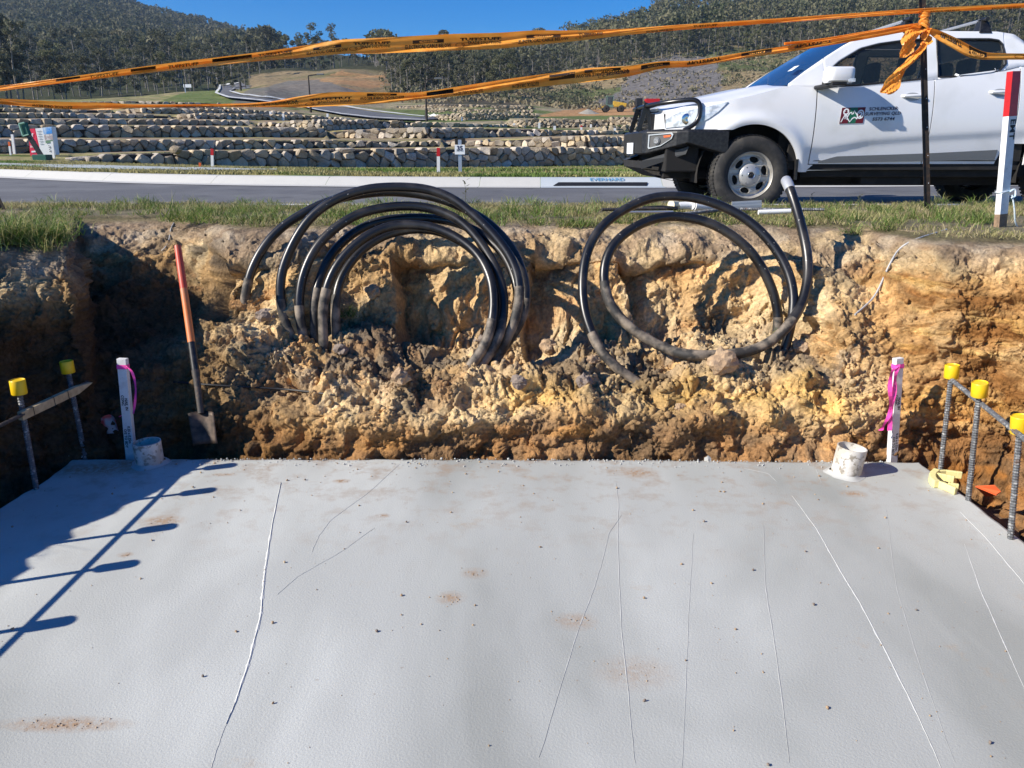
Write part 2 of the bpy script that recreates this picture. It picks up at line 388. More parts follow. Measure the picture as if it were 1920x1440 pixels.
# clods
f1, f2, cid = worley(P + .02 * np.stack([vnoise(P, 25, 3)] * 3, 1), 7.5, 31); cl1 = np.clip(f2 - f1, 0, .5)
g1, g2, gid = worley(P, 19.0, 41); cl2 = np.clip(g2 - g1, 0, .5)
h1, h2, hid = worley(P, 46.0, 51); cl3 = np.clip(h2 - h1, 0, .5)
loose = np.clip(spoil * 1.3 + .25 * (fbm(P, 2.5, 2, 61) > .05), 0, 1.2) * (1 - .55 * sheer_r)
Pw = P + .035 * np.stack([vnoise(P, 8, 3), vnoise(P, 8, 4), vnoise(P, 8, 5)], 1)
b1_, e1_ = facets(Pw, 4.2, 501); b2_, e2_ = facets(Pw + 5, 9.5, 511); b3_, e3_ = facets(Pw + 9, 21, 521); b4_, e4_ = facets(Pw + 2, 44, 531)
patchy = sstep(-.25, .25, fbm(P, 1.9, 3, 61)); lo_ = np.clip(loose, .18, 1)
D += outer * (.075 * b1_ * e1_ * (.4 + .35 * lo_) * (1 - .5 * sheer_r) + .042 * b2_ * e2_ * (.3 + .7 * lo_) * (.5 + .5 * patchy) + .030 * b3_ * e3_ * (.25 + .75 * lo_ * patchy) + .013 * b4_ * e4_ * (.4 + .6 * lo_) + .006 * facets(Pw + 4, 85, 541)[0])
D -= outer * (.030 * (1 - e1_) * (.3 + .7 * lo_) + .018 * (1 - e2_) * lo_ + .006 * (1 - e3_) * lo_)
# layered cracks in the sheer cut
lay = fbm(P + .03 * np.stack([vnoise(P, 9, 71)] * 3, 1), (4, 4, 34), 3, 73)
D -= outer * .06 * np.clip(lay - .12, 0, .5) * (.25 + .75 * sheer_r)
D += .014 * fbm(P, 40, 3, 81) * (.3 + .7 * outer)
D += .03 * lip * fbm(P, 11, 3, 91)
# undercut under the turf and above the slab
D -= .06 * np.exp(-((Zc - .90) / .035)**2) * (1 - sheer_r) * outer * (.5 + .5 * vnoise(P, 5, 95))
D -= .035 * np.exp(-((Zc - .08) / .05)**2) * (vnoise(P, 6, 97) > -.2) * outer * (1 - shade_l)
D = np.where(rt > 8.3, .006 * fbm(P, 30, 2, 99), D)
Q = P + Nf * D[:, None]; Q[:, 2] += P0z
Q[:, 1] += outer * .02 * vnoise(P, 16, 103) ; Q[:, 0] += outer * .018 * vnoise(P, 17, 107)
# last rows stretch out under the verge turf to the rectangle round the site
Qg = Q.reshape(ns, nr, 3)
ii, jj = np.meshgrid(np.arange(ns - 1), np.arange(nr - 1), indexing='ij'); a0 = (ii * nr + jj).ravel()
F = np.stack([a0, a0 + nr, a0 + nr + 1, a0 + 1], 1)
me = np_mesh('earth_bank', Q, F, smooth=True)
# soil colour by layer, with the left corner's shade darkened into it
warp = Zc + .05 * vnoise(P, 3, 201) + .03 * vnoise(P, 9, 203)
def C(r, g, b): return np.array([r, g, b], np.float32)
tan_, buff, rust, yel, topc, grey, dark, red = C(.50,.30,.135), C(.60,.43,.25), C(.26,.12,.045), C(.60,.36,.11), C(.24,.165,.115), C(.33,.25,.185), C(.11,.07,.045), C(.42,.17,.05)
def mixc(a, b, t): return a * (1 - t[:, None]) + b * t[:, None]
n1 = fbm(P, 3.5, 4, 211); n2 = fbm(P, 9, 4, 221); n3 = fbm(P, (3, 3, 16), 4, 231)
col = mixc(np.tile(tan_, (len(P), 1)), buff, sstep(-.15, .35, n1))
col = mixc(col, red, sstep(.1, .5, n3) * .55)
col = mixc(col, grey, spoil.clip(0, 1) * sstep(-.25, .2, n2) * .85)
col = mixc(col, C(.17,.125,.10), spoil.clip(0, 1) * sstep(.1, .35, fbm(P, 4, 3, 241)) * .8)
yb = np.exp(-((warp - .25) / .06)**2) * sstep(-.4, .1, Xc)
col = mixc(col, yel, yb * .85)
lowr = 1 - sstep(.09, .21, warp)
col = mixc(col, mixc(np.tile(rust, (len(P), 1)), C(.36, .17, .05), sstep(-.1, .4, n3)), lowr * .85 * (1 - shade_l))
col = mixc(col, C(.16, .10, .06), lowr * sstep(-.1, .25, n2) * .7)
# right cut: brown-ochre strata
cutc = mixc(np.tile(C(.44, .25, .10), (len(P), 1)), C(.27, .14, .055), sstep(-.2, .3, n3)); cutc = mixc(cutc, C(.62, .42, .17), sstep(.1, .5, fbm(P, (5, 5, 22), 3, 251)) * .8)
col = mixc(col, cutc, sheer_r * sstep(.1, .3, warp) * (1 - sstep(.82, .92, warp)) * .8)
tp = sstep(.87, .97, warp)
topn = mixc(np.tile(topc, (len(P), 1)), C(.34, .26, .2), sstep(-.2, .4, n2)); col = mixc(col, topn, tp)
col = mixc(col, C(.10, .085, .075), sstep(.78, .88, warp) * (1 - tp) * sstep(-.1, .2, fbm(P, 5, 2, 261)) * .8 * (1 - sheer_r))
col = mixc(col, C(.125, .075, .05), shade_l * (1 - sstep(.6, .9, Zc)) * .8)  # left corner darkened below the turf to stand in for its shade
gr = sstep(8.0, 8.6, rt); col = mixc(col, C(.15, .125, .07), gr)
col = col * (.86 + .28 * gid)[:, None] * (.9 + .2 * cid)[:, None]
lum = col.mean(1, keepdims=True); big = fbm(P, 1.6, 3, 601); mid_ = fbm(P, 5.5, 4, 611)
col = (col * .9 + lum * .1) * 1.24 * (1 + .30 * big + .34 * mid_)[:, None]
dk = sstep(.0, .30, fbm(P + 7, (2.6, 2.6, 3.4), 4, 621)) * (.25 + .75 * np.clip(spoil, 0, 1)); col = mixc(col, C(.15, .112, .088), dk * .72 * (1 - sheer_r))
bf = sstep(.12, .34, fbm(P + 3, (3.1, 3.1, 3.1), 4, 631)) * (1 - shade_l); col = mixc(col, C(.62, .45, .28), bf * .6 * (1 - lowr))
col = mixc(col, col * np.array([.80, .66, .50], np.float32), sheer_r * (.45 + .55 * sstep(-.1, .3, n3)) * (1 - tp) if False else sheer_r * (.45 + .55 * sstep(-.1, .3, n3)) * (1 - sstep(.80, .95, warp)))
col = col * np.array([.97, .985, .87], np.float32)
fl = 1 - sstep(-2.0, -1.25, Xc + .9 * (Zc - .45)); col = mixc(col, col * .42, fl * (1 - sstep(.70, .95, Zc)))  # shadow over the left bank painted into the soil, with a slanting edge
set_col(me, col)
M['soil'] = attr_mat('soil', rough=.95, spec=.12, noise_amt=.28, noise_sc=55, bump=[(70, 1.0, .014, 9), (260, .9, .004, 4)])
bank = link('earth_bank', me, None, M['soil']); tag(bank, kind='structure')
tag(bank, 'cut bank of tan and brown soil along the back of the pit')

# pit floor around the slab
M['wet_soil'] = mat('wet_soil', (.10, .06, .035), .95, noise=(12, (.24, .14, .07), .45, .65, 6), bump=[(30, .8, .02, 6), (120, .5, .006, 3)])
gx, gy = np.meshgrid(np.linspace(-2.9, 2.8, 230), np.linspace(-3.4, 3.95, 260), indexing='ij')
PP = np.stack([gx.ravel(), gy.ravel(), np.full(gx.size, -.24)], 1).astype(np.float32)
PP[:, 2] += .04 * fbm(PP, 5, 4, 7) + .03 * worley(PP, 14, 8)[0]
a0 = (np.arange(229)[:, None] * 260 + np.arange(259)[None]).ravel()
tag(link('pit_floor', np_mesh('pit_floor', PP, np.stack([a0, a0 + 260, a0 + 261, a0 + 1], 1), True), None, M['wet_soil']), kind='structure')

# verge: flat ground outside the crest, up to the road
crest = np.stack([sb[:, 0] + sdir[:, 0] * (sp[:, 8, 0] + .12), sb[:, 1] + sdir[:, 1] * (sp[:, 8, 0] + .12)], 1)
inner = np.stack([sb[:, 0] + sdir[:, 0] * sp[:, 9, 0] * .93, sb[:, 1] + sdir[:, 1] * sp[:, 9, 0] * .93], 1)
VX0, VX1, VY0, VY1 = -14, 22, -12, 6.92
sel = np.unique(np.concatenate([np.arange(0, ns, 6), [ns - 1]])); cpt = np.array([0., 1.0]); vv = []; nrow = 14
for q in sel:
    a = inner[q]; d = a - cpt; ts = []
    if d[0] > 0: ts.append((VX1 - cpt[0]) / d[0])
    if d[0] < 0: ts.append((VX0 - cpt[0]) / d[0])
    if d[1] > 0: ts.append((VY1 - cpt[1]) / d[1])
    if d[1] < 0: ts.append((VY0 - cpt[1]) / d[1])
    e = cpt + d * min(ts)
    for j in range(nrow):
        t = (j / (nrow - 1))**2; p = a * (1 - t) + e * t; vv.append((p[0], p[1], 1.044 if j else 1.02))
vv = np.array(vv, np.float32); edge_far = np.repeat(np.arange(nrow)[None], len(sel), 0).ravel()
vv[:, 2] += np.where((edge_far > 0) & (edge_far < nrow - 1), .012 * fbm(vv, 2.5, 3, 5), 0)
n_ = len(sel); a0 = (np.arange(n_ - 1)[:, None] * nrow + np.arange(nrow - 1)[None]).ravel()
me = np_mesh('verge', vv, np.stack([a0, a0 + 1, a0 + nrow + 1, a0 + nrow], 1), True)
M['turf_soil'] = mat('turf_soil', (.13, .11, .06), .95, noise=[(3.5, (.22, .17, .10), .45, .65, 5), (14, (.10, .10, .045), .5, .7, 4)], bump=[(40, .7, .012, 5)])
tag(link('verge', me, None, M['turf_soil']), kind='structure')

# ---- slab
SLX0, SLX1, SLY1 = -2.235, 2.055, 3.635
def slab_edge(n=260):
    pts = []
    for i in range(n): t = i / n; pts.append((SLX0 + .01 * math.sin(t * 60) - .06 * (1 - t), -3.2 + (SLY1 + 3.2) * t))
    for i in range(n + 1): t = i / n; pts.append((SLX0 + (SLX1 - SLX0) * t, SLY1 - .075 * max(0, (t - .45)) ** 1.2))
    for i in range(1, n): t = 1 - i / n; pts.append((SLX1 + .03 * (1 - t), -3.2 + (SLY1 - .05 + 3.2) * t))
    q = np.array([(x, y, 0) for x, y in pts], np.float32); w = fbm(q, 9, 4, 3) * .014; w2 = fbm(q + 9, 9, 4, 5) * .014
    q[:, 0] += w; q[:, 1] += w2; return q
eg = slab_edge(); mb = MB(); n = len(eg); inn = eg.copy()
cx = np.array([-.09, .2, 0]); dirs = cx - eg; dl = np.linalg.norm(dirs, axis=1, keepdims=True); inn = eg + dirs / dl * .03
inn[:, 2] = 0; eg2 = eg.copy(); eg2[:, 2] = -.008; eg3 = eg.copy(); eg3[:, 2] = -.30
vs = list(map(tuple, inn)) + list(map(tuple, eg2)) + list(map(tuple, eg3))
fs = [tuple(range(n))] + [(i, (i + 1) % n, (i + 1) % n + n, i + n) for i in range(n)] + [(i + n, (i + 1) % n + n, (i + 1) % n + 2*n, i + 2*n) for i in range(n)]
mb.add(vs, fs)
SPOTS = [((1195,886),.10,.07,.8),((1600,926),.06,.035,.9),((305,976),.09,.05,.8),((640,902),.04,.025,.9),((845,1121),.05,.04,.7),((1078,1165),.07,.05,.5),((235,1040),.03,.02,.8),((120,1358),.17,.03,.8),((170,880),.28,.10,.9),((260,868),.2,.06,.8),((420,890),.06,.02,.7),((718,967),.03,.02,.8),((1190,1260),.12,.08,.35),((890,1075),.05,.04,.5)]
def concrete_mat():
    m = mat('slab_concrete', (.50, .505, .50), .82, spec=.25); t = m.node_tree; b = t.nodes['Principled BSDF']
    tc = t.nodes.new('ShaderNodeTexCoord')
    def nz(sc, det, ro=.55, vec=None, dist=0):
        n = t.nodes.new('ShaderNodeTexNoise'); n.inputs['Scale'].default_value = sc; n.inputs['Detail'].default_value = det; n.inputs['Roughness'].default_value = ro; n.inputs['Distortion'].default_value = dist
        t.links.new(vec or tc.outputs['Object'], n.inputs['Vector']); return n.outputs[0]
    def mr(src, a, b_, c=0, d=1):
        r_ = t.nodes.new('ShaderNodeMapRange'); r_.inputs[1].default_value = a; r_.inputs[2].default_value = b_; r_.inputs[3].default_value = c; r_.inputs[4].default_value = d; t.links.new(src, r_.inputs[0]); return r_.outputs[0]
    def mix(f, a, c):
        x = t.nodes.new('ShaderNodeMix'); x.data_type = 'RGBA'; t.links.new(f, x.inputs[0])
        for s_, i in ((a, 6), (c, 7)):
            if isinstance(s_, tuple): x.inputs[i].default_value = (*s_, 1)
            else: t.links.new(s_, x.inputs[i])
        return x.outputs[2]
    def mul(a, b_):
        x = t.nodes.new('ShaderNodeMath'); x.operation = 'MULTIPLY'; t.links.new(a, x.inputs[0]); t.links.new(b_, x.inputs[1]); return x.outputs[0]
    mp = t.nodes.new('ShaderNodeMapping'); mp.inputs['Rotation'].default_value = (0, 0, .5); mp.inputs['Scale'].default_value = (1, .42, 1); t.links.new(tc.outputs['Object'], mp.inputs[0])
    c = mix(mr(nz(1.1, 4, .5, mp.outputs[0], .6), .40, .60), (.325, .336, .306), (.575, .590, .548))
    c = mix(mr(nz(2.6, 3, .5, mp.outputs[0]), .40, .60, 0, .7), c, (.445, .456, .424))
    c = mix(mr(nz(260, 2, .5), .30, .72, 0, .4), c, (.36, .36, .35))
    # brown soil smears, strongest near the back edge
    sx = t.nodes.new('ShaderNodeSeparateXYZ'); t.links.new(tc.outputs['Object'], sx.inputs[0])
    near_back = mr(sx.outputs[1], 2.5, 3.6)
    c = mix(mul(mr(nz(7, 6, .7), .50, .66, 0, .8), near_back), c, (.34, .26, .19))
    c = mix(mr(nz(2.3, 7, .75), .61, .72, 0, .5), c, (.42, .31, .2))
    c = mix(mr(nz(34, 3, .6), .70, .76, 0, .6), c, (.26, .20, .15))
    for (px_, py_), rx, ry, st_ in SPOTS:
        q_ = at(px_, py_, z=0); s1 = t.nodes.new('ShaderNodeVectorMath'); s1.operation = 'SUBTRACT'; s1.inputs[1].default_value = (q_.x, q_.y, 0); t.links.new(tc.outputs['Object'], s1.inputs[0])
        s2 = t.nodes.new('ShaderNodeVectorMath'); s2.operation = 'MULTIPLY'; s2.inputs[1].default_value = (1/rx, 1/ry, 0); t.links.new(s1.outputs[0], s2.inputs[0])
        s3 = t.nodes.new('ShaderNodeVectorMath'); s3.operation = 'LENGTH'; t.links.new(s2.outputs[0], s3.inputs[0])
        c = mix(mul(mr(s3.outputs['Value'], 1.25, .2, 0, min(1, st_ * 1.2)), mr(nz(38, 6, .75), .34, .56)), c, (.36, .235, .14))
    t.links.new(c, b.inputs['Base Color'])
    bp = t.nodes.new('ShaderNodeBump'); bp.inputs['Strength'].default_value = .5; bp.inputs['Distance'].default_value = .003
    t.links.new(nz(135, 4, .65), bp.inputs['Height'])
    bp2 = t.nodes.new('ShaderNodeBump'); bp2.inputs['Strength'].default_value = .12; bp2.inputs['Distance'].default_value = .012; t.links.new(nz(4, 3, .5, mp.outputs[0]), bp2.inputs['Height']); t.links.new(bp.outputs[0], bp2.inputs['Normal'])
    t.links.new(bp2.outputs[0], b.inputs['Normal']); return m
M['concrete'] = concrete_mat()
slab = mb.build('concrete_slab', M['concrete'], fixn=True); tag(slab, kind='structure'); tag(slab, 'pale grey concrete slab filling the floor of the pit')
# raised trowel and screed lines
M['ridge'] = mat('ridge', (.60, .605, .575), .8, bump=(200, .4, .002, 3))
M['ridge_faint'] = mat('ridge_faint', (.46, .465, .44), .85, bump=(200, .4, .002, 3))
lines = [([(527,905),(512,975),(500,1050),(495,1085),(490,1150),(470,1230),(445,1310),(424,1358)],.0065,1),([(424,1358),(405,1410),(395,1445)],.002,0),
 ([(750,870),(690,925),(620,975),(598,1005),(585,1035)],.0018,0),([(702,990),(640,1035),(560,1080),(520,1115)],.0018,0),
 ([(1155,905),(1160,945),(1158,1000),(1165,1180),(1178,1300),(1190,1430)],.0024,0),([(1166,965),(1142,1000),(1128,1058),(1115,1100),(1085,1180),(1050,1290),(1012,1420)],.002,0),
 ([(1300,1000),(1290,1180),(1280,1440)],.0015,0),([(1432,985),(1435,1100),(1448,1180),(1465,1300),(1480,1430)],.0024,0),
 ([(1485,930),(1530,990),(1575,1070),(1612,1130),(1665,1230),(1720,1340),(1765,1440)],.0032,1),([(1662,955),(1680,1100),(1725,1250),(1790,1430)],.0016,0),
 ([(1800,960),(1850,1010),(1900,1070),(1925,1100)],.003,1),([(1808,1020),(1840,1110),(1880,1200),(1925,1300)],.0022,1),
 ([(1395,878),(1440,888),(1456,903)],.002,0),([(1530,880),(1540,905)],.0025,0)]
for pts, w, big in lines:
    P3 = [at(u, v, z=0) for u, v in pts]; Qs = []
    for i in range(len(P3) - 1):
        for q in range(22): Qs.append(P3[i].lerp(P3[i+1], q / 22))
    Qs.append(P3[-1]); Qs = [Vector((q.x + random.uniform(-.002, .002), q.y, .0004)) for q in Qs]
    # smooth
    for _ in range(7): Qs = [Qs[0]] + [(Qs[i-1] + Qs[i] * 2 + Qs[i+1]) / 4 for i in range(1, len(Qs) - 1)] + [Qs[-1]]
    mb = MB(); row = []
    for i, q in enumerate(Qs):
        d = (Qs[min(i+1, len(Qs)-1)] - Qs[max(i-1, 0)]).normalized(); nn = Vector((-d.y, d.x, 0)); ww = w * (.45 + .9 * random.random()) * (.55 + .45 * math.sin(i * .35 + pts[0][0]) ** 2) * min(1, .2 + 3 * min(i, len(Qs)-1-i) / len(Qs))
        row.append([q - nn * ww, q + Vector((0, 0, w * .35)), q + nn * ww])
    mb.grid(row); mb.build('trowel_line', M['ridge'] if big else M['ridge_faint'], slab)
# ================================================================ THE UTE (local: x rearwards, y away from the verge, z up)
truck = empty('parked_pickup', (2.27, 8.53, .9), R(.6))
tag(truck, 'white dual-cab pickup with black bull bar, parked on the road above the pit', 'pickup')
def ip1(pts, x): return float(np.interp(x, [p[0] for p in pts], [p[1] for p in pts]))
WB = 3.096; WR = .372
HOODE = [(-.86,.93),(-.78,.968),(-.55,1.02),(-.265,1.045),(-.145,1.066),(.055,1.113),(.25,1.165),(.33,1.178),(.45,1.165),(.6,1.152),(.95,1.165),(1.52,1.217),(1.71,1.236),(2.31,1.31),(2.46,1.345),(2.62,1.36)]
HOODC = [(-.9,.96),(-.82,1.0),(-.6,1.062),(-.26,1.128),(.07,1.19),(.2,1.205),(.4,1.21)]
CREASE = [(-1,.60),(.72,.60),(1.08,.666),(1.64,.705),(2.33,.744),(4.3,.76)]
def bw(x, z):
    w = .925 - .11 * ((z - .86) / .55) ** 2
    if x < -.15: w -= .24 * ((-.15 - x) / .7) ** 1.7
    c = ip1(CREASE, x); w -= .02 * (1 - 1 / (1 + math.exp(-(z - c) / .012))) * (1 if x > .6 else max(0, (x - .5) / .1))
    for cx_ in (0, WB):
        r_ = math.hypot(x - cx_, z - WR); w += .028 * math.exp(-((r_ - .50) / .065) ** 2)
    return w
def sp_(x, z, s=-1, off=0): return (x, s * (bw(x, z) + off), z)
def arch(x, cx_, r_=.462):
    d = r_ * r_ - (x - cx_) ** 2
    return WR + math.sqrt(d) if d > 0 else -9
def side_grid(x0, x1, lo, hi, s, nx=40, nz=26, off=0, ins=.025, xs=None):
    mb = MB(); rows = []
    for i in range(nx + 1):
        x = xs[i] if xs is not None else x0 + (x1 - x0) * i / nx; a, b = lo(x), hi(x)
        col_ = [sp_(x, a + (b - a) * k / nz, s, off) for k in range(nz + 1)]
        col_ = [(col_[0][0], col_[0][1] - s * ins, col_[0][2])] + col_ + [(col_[-1][0], col_[-1][1] - s * ins, col_[-1][2])]
        rows.append(col_)
    rows = [[(p[0], p[1] - s * ins, p[2]) for p in rows[0]]] + rows + [[(p[0], p[1] - s * ins, p[2]) for p in rows[-1]]]
    mb.grid(rows); return mb
def cosx(a, b, n):   # columns denser near both ends
    return [a + (b - a) * (.5 - .5 * math.cos(math.pi * i / n)) for i in range(n + 1)]
WP = M['white_paint']
belt = lambda x: ip1(HOODE, x)
for s in (-1, 1):
    fl = lambda x: max(arch(x, 0), .785 if x < -.2 else .40)
    xs = [-.80 + .50 * i / 20 for i in range(20)] + [-.3 + .76 * (.5 - .5 * math.cos(math.pi * i / 50)) for i in range(51)] + [.475, .5, .53, .555]
    side_grid(0, 0, fl, belt, s, nx=len(xs) - 1, nz=24, xs=xs).build('front_fender', WP, truck, smooth=True, fixn=True)
    d1 = side_grid(.567, 1.652, lambda x: .475, lambda x: belt(x) - .004, s, 50, 34).build('front_door', WP, truck, smooth=True, fixn=True)
    lo2 = lambda x: .475 if x < 2.36 else (.475 + (x - 2.36) * 4.0)
    d2 = side_grid(1.662, 2.455, lo2, lambda x: belt(x) - .004, s, 50, 34).build('rear_door', WP, truck, smooth=True, fixn=True)
    side_grid(.5, 2.42, lambda x: .40 + .02 * x, lambda x: .468, s, 30, 5, off=-.012).build('sill', WP, truck, smooth=True, fixn=True)
    lo3 = lambda x: max(arch(x, WB, .47), .45) if abs(x - WB) < .47 else (.66 if x < WB else .5)
    side_grid(2.465, 2.66, lambda x: lo3(x), lambda x: ip1([(2.46, 1.345), (2.66, 1.33)], x), s, 16, 20).build('cab_corner', WP, truck, smooth=True, fixn=True)
    side_grid(2.70, 4.22, lo3, lambda x: 1.27, s, 90, 22).build('cargo_bed_side', WP, truck, smooth=True, fixn=True)
    # black rubbing strip, mud flap
    side_grid(.66, 2.35, lambda x: .482 + .018 * (x - .63), lambda x: ip1([(.66,.50),(.82,.545),(1.66,.572),(2.35,.605)], x), s, 40, 5, off=.010).build('rubbing_strip', M['grey_trim'], truck, smooth=True, fixn=True)
    mf = MB(); mf.box((.43, s*.90 - .01, .33), (.45, s*.66 + .01, .52)); mf.build('mud_flap', M['black_plastic'], truck)
    # handles
    for hx, hz, dd in ((1.455, 1.083, d1), (2.275, 1.118, d2)):
        hd = MB(); pts = [sp_(hx - .10, hz, s, -.004), sp_(hx - .085, hz, s, .022), sp_(hx, hz + .002, s, .034), sp_(hx + .085, hz + .004, s, .022), sp_(hx + .10, hz + .004, s, -.004)]
        hd.tube(pts, .013, 8); hd.build('door_handle', WP, dd, smooth=True)
        rc = MB(); rim_ = [sp_(hx + .075 * math.cos(a), hz - .004 + .036 * math.sin(a), s, .0025) for a in np.linspace(0, 2 * math.pi, 25)[:-1]]
        rc.add(rim_, [tuple(range(24))]); rc.build('handle_recess_shade', M['recess_shade'] if 'recess_shade' in M else M.setdefault('recess_shade', mat('recess_shade', (.36, .37, .38), .4)), dd)  # flat grey oval painted on for the shading behind the handle
# hood
mb = MB(); rows = []
for i in range(41):
    x = -.80 + (.30 + .80) * i / 40; rows_ = []
    e = belt(x) - .003; c = ip1(HOODC, x); yw = bw(x, e) - .012
    for k in range(33):
        y = yw * (k - 16) / 16; q = abs(y) / yw
        xx = x - (.17 * (1 - q * q) if i > 0 else .17 * (1 - q*q)) * (i / 40) - .06 * (1 - q * q) * (1 - i / 40)
        z = e + (c - e) * (1 - q ** 2.6) + .012 * math.exp(-((q - .62) / .07) ** 2)
        rows_.append((xx, y, z))
    rows.append(rows_)
rows = [[(p[0] + .01, p[1], p[2] - .03) for p in rows[0]]] + rows
mb.grid(rows).build('hood', WP, truck, smooth=True, fixn=True)
# nose panel, grille, headlights
mb = MB(); rows = []
for j in range(9):
    z = .80 + .16 * j / 8; rows.append([(-.80 - .06 * (1 - (k / 12 - 1) ** 2) - .05 * math.sin(j / 8 * math.pi * .5) * 0, .70 * (k / 12 - 1) * (1 - .02 * j), z) for k in range(25)])
nose = mb.grid(rows).build('front_panel', WP, truck, smooth=True)
g = MB(); g.box((-.885, -.36, .81), (-.85, .42, .95)); gr_ = g.build('grille', M['black_plastic'], truck)
for k in range(4):
    g = MB(); g.box((-.892, -.35, .825 + k * .033), (-.882, .41, .833 + k * .033)); g.build('slat', M['chrome'], gr_)
HL_lo = [(-.80,.805),(-.72,.812),(-.547,.828),(-.44,.88),(-.351,.945),(-.27,1.028)]
HL_hi = [(-.80,.885),(-.756,.915),(-.678,.950),(-.457,.990),(-.27,1.034)]
M['lamp_glass'] = mat('lamp_glass', (.70, .75, .80), .08, spec=.8, coat=1, noise=(16, (.38, .42, .46), .45, .6, 2))
for s in (-1, 1):
    m_ = side_grid(-.80, -.27, lambda x: ip1(HL_lo, x), lambda x: ip1(HL_hi, x), s, 24, 8, off=.010, ins=.03); hl = m_.build('headlight', M['lamp_glass'], truck, smooth=True, fixn=True)
    r_ = MB(); r_.lathe([(0, .0), (.035, -.006), (.05, 0)], 20, 'Y', (-.62, s * (bw(-.62, .89) + .012), .885)); r_.build('reflector', M['chrome'], hl, smooth=True)
# greenhouse
OUT = [(.297,1.195),(.447,1.304),(.654,1.439),(.823,1.540),(.944,1.600),(1.15,1.640),(1.37,1.660),(1.67,1.672),(2.28,1.668),(2.44,1.645),(2.53,1.58),(2.60,1.46),(2.655,1.33)]
WBOT = [(.634,1.165),(.95,1.178),(1.575,1.236),(1.705,1.250),(2.0,1.262),(2.19,1.283),(2.29,1.318),(2.345,1.37)]
WTOP = [(.634,1.27),(.78,1.395),(.986,1.512),(1.16,1.556),(1.394,1.588),(1.575,1.60),(1.705,1.602),(2.21,1.602),(2.29,1.59),(2.325,1.555),(2.345,1.45)]
def gw(x, z): return bw(x, min(z, 1.16)) - .012 - max(0, z - 1.16) * .40
cols = sorted(set([round(v, 4) for v in list(np.linspace(.30, 2.65, 95)) + [.634, 1.575, 1.705, 2.345, 2.29, 2.32, 2.335]]))
for s in (-1, 1):
    mb = MB()
    def wall(x, a, b, n=6): return [(x, s * gw(x, a + (b - a) * k / n), a + (b - a) * k / n) for k in range(n + 1)]
    for seg in (('full', .30, .634), ('low', .634, 1.575), ('up', .634, 1.575), ('full', 1.575, 1.705), ('low', 1.705, 2.345), ('up', 1.705, 2.345), ('full', 2.345, 2.65)):
        xs = [c_ for c_ in cols if seg[1] <= c_ <= seg[2]]
        if seg[0] == 'full': rows = [wall(x, belt(x) + .001, max(ip1(OUT, x), belt(x) + .002)) for x in xs]
        elif seg[0] == 'low': rows = [wall(x, belt(x) + .001, ip1(WBOT, x)) for x in xs]
        else: rows = [wall(x, ip1(WTOP, x), ip1(OUT, x)) for x in xs]
        mb.grid(rows)
    o = mb.build('cab_side_frame', WP, truck, smooth=True, weld=True)
    sm = o.modifiers.new('t', 'SOLIDIFY'); sm.thickness = .035; sm.offset = 1 if s > 0 else -1
    for x0, x1 in ((.634, 1.575), (1.705, 2.345)):
        xs = [c_ for c_ in cols if x0 <= c_ <= x1]; gl = MB(); q = .012
        gl.grid([[(x, s * (gw(x, ip1(WBOT, x)) - q), ip1(WBOT, x) - .003), (x, s * (gw(x, ip1(WTOP, x)) - q), ip1(WTOP, x) + .003)] for x in xs])
        pane = gl.build('side_window', M['glass_dark'], truck)
        loop = [(x, s * (gw(x, ip1(WBOT, x)) + .001), ip1(WBOT, x) + .004) for x in xs] + [(x, s * (gw(x, ip1(WTOP, x)) + .001), ip1(WTOP, x) - .004) for x in xs[::-1]]
        sl = MB(); sl.tube(loop, .010, 6, closed=True); sl.build('window_seal', M['black_plastic'], pane, smooth=True)
    # black sail panel at the front corner of the window and the pillar applique
    sl = MB(); sl.add([(x, s * (gw(x, z) + .003), z) for x, z in ((.60,1.165),(.70,1.17),(.70,1.325),(.628,1.268))], [(0,1,2,3)]); sl.build('mirror_mount', M['black_plastic'], truck)
# roof
mb = MB(); rows = []
for i in range(31):
    x = .93 + (2.56 - .93) * i / 30; e = ip1(OUT, x); w_ = gw(x, e); rr = []
    for k in range(25):
        q = (k - 12) / 12; rr.append((x - (.07 * (1 - q * q) * (1 - i / 30)), w_ * q, e + .035 * (1 - q ** 2) ** .8 * (1 if i < 28 else .6) - .001))
    rows.append(rr)
mb.grid(rows).build('roof', WP, truck, smooth=True, fixn=True)
# windscreen, rear window wall
mb = MB(); rows = []
for j in range(11):
    t = j / 10; rr = []
    for k in range(21):
        q = (k - 10) / 10
        xb = .13 + .20 * q * q; xt = .86 + .085 * q * q; x = xb + (xt - xb) * t; z = 1.175 + (1.628 - 1.175) * t - .012 * q * q * t; yw = (.80 + (.69 - .80) * t)
        rr.append((x, yw * q, z + .02 * math.sin(t * math.pi)))
    rows.append(rr)
M['windscreen'] = mat('windscreen', (.015, .05, .13), .04, spec=.9, alpha=.93, coat=.6)
ws = mb.grid(rows).build('windscreen', M['windscreen'], truck, smooth=True)
st_ = MB(); st_.box((-.04, -.05, 0), (.04, .05, .001)); lb = st_.build('label_sticker', M['sign_white'], ws)
lb.location = (.40, -.66, 1.345); lb.rotation_euler = (0, R(-34), R(6)); 
mb = MB(); mb.tube([(.13 + .20*q*q - .012, .80*q, 1.172) for q in np.linspace(-.97, .97, 25)], .016, 6); mb.build('cowl', M['black_plastic'], truck, smooth=True)
mb = MB(); mb.tube([(.24, -.45, 1.215), (.33, -.1, 1.235), (.40, .1, 1.28)], .006, 6); mb.build('wiper', M['black_plastic'], truck)
mb = MB(); mb.grid([[(2.64, -.80, .7), (2.64, .80, .7)], [(2.64, -.80, 1.34), (2.64, .80, 1.34)]]); mb.build('cab_back', WP, truck)
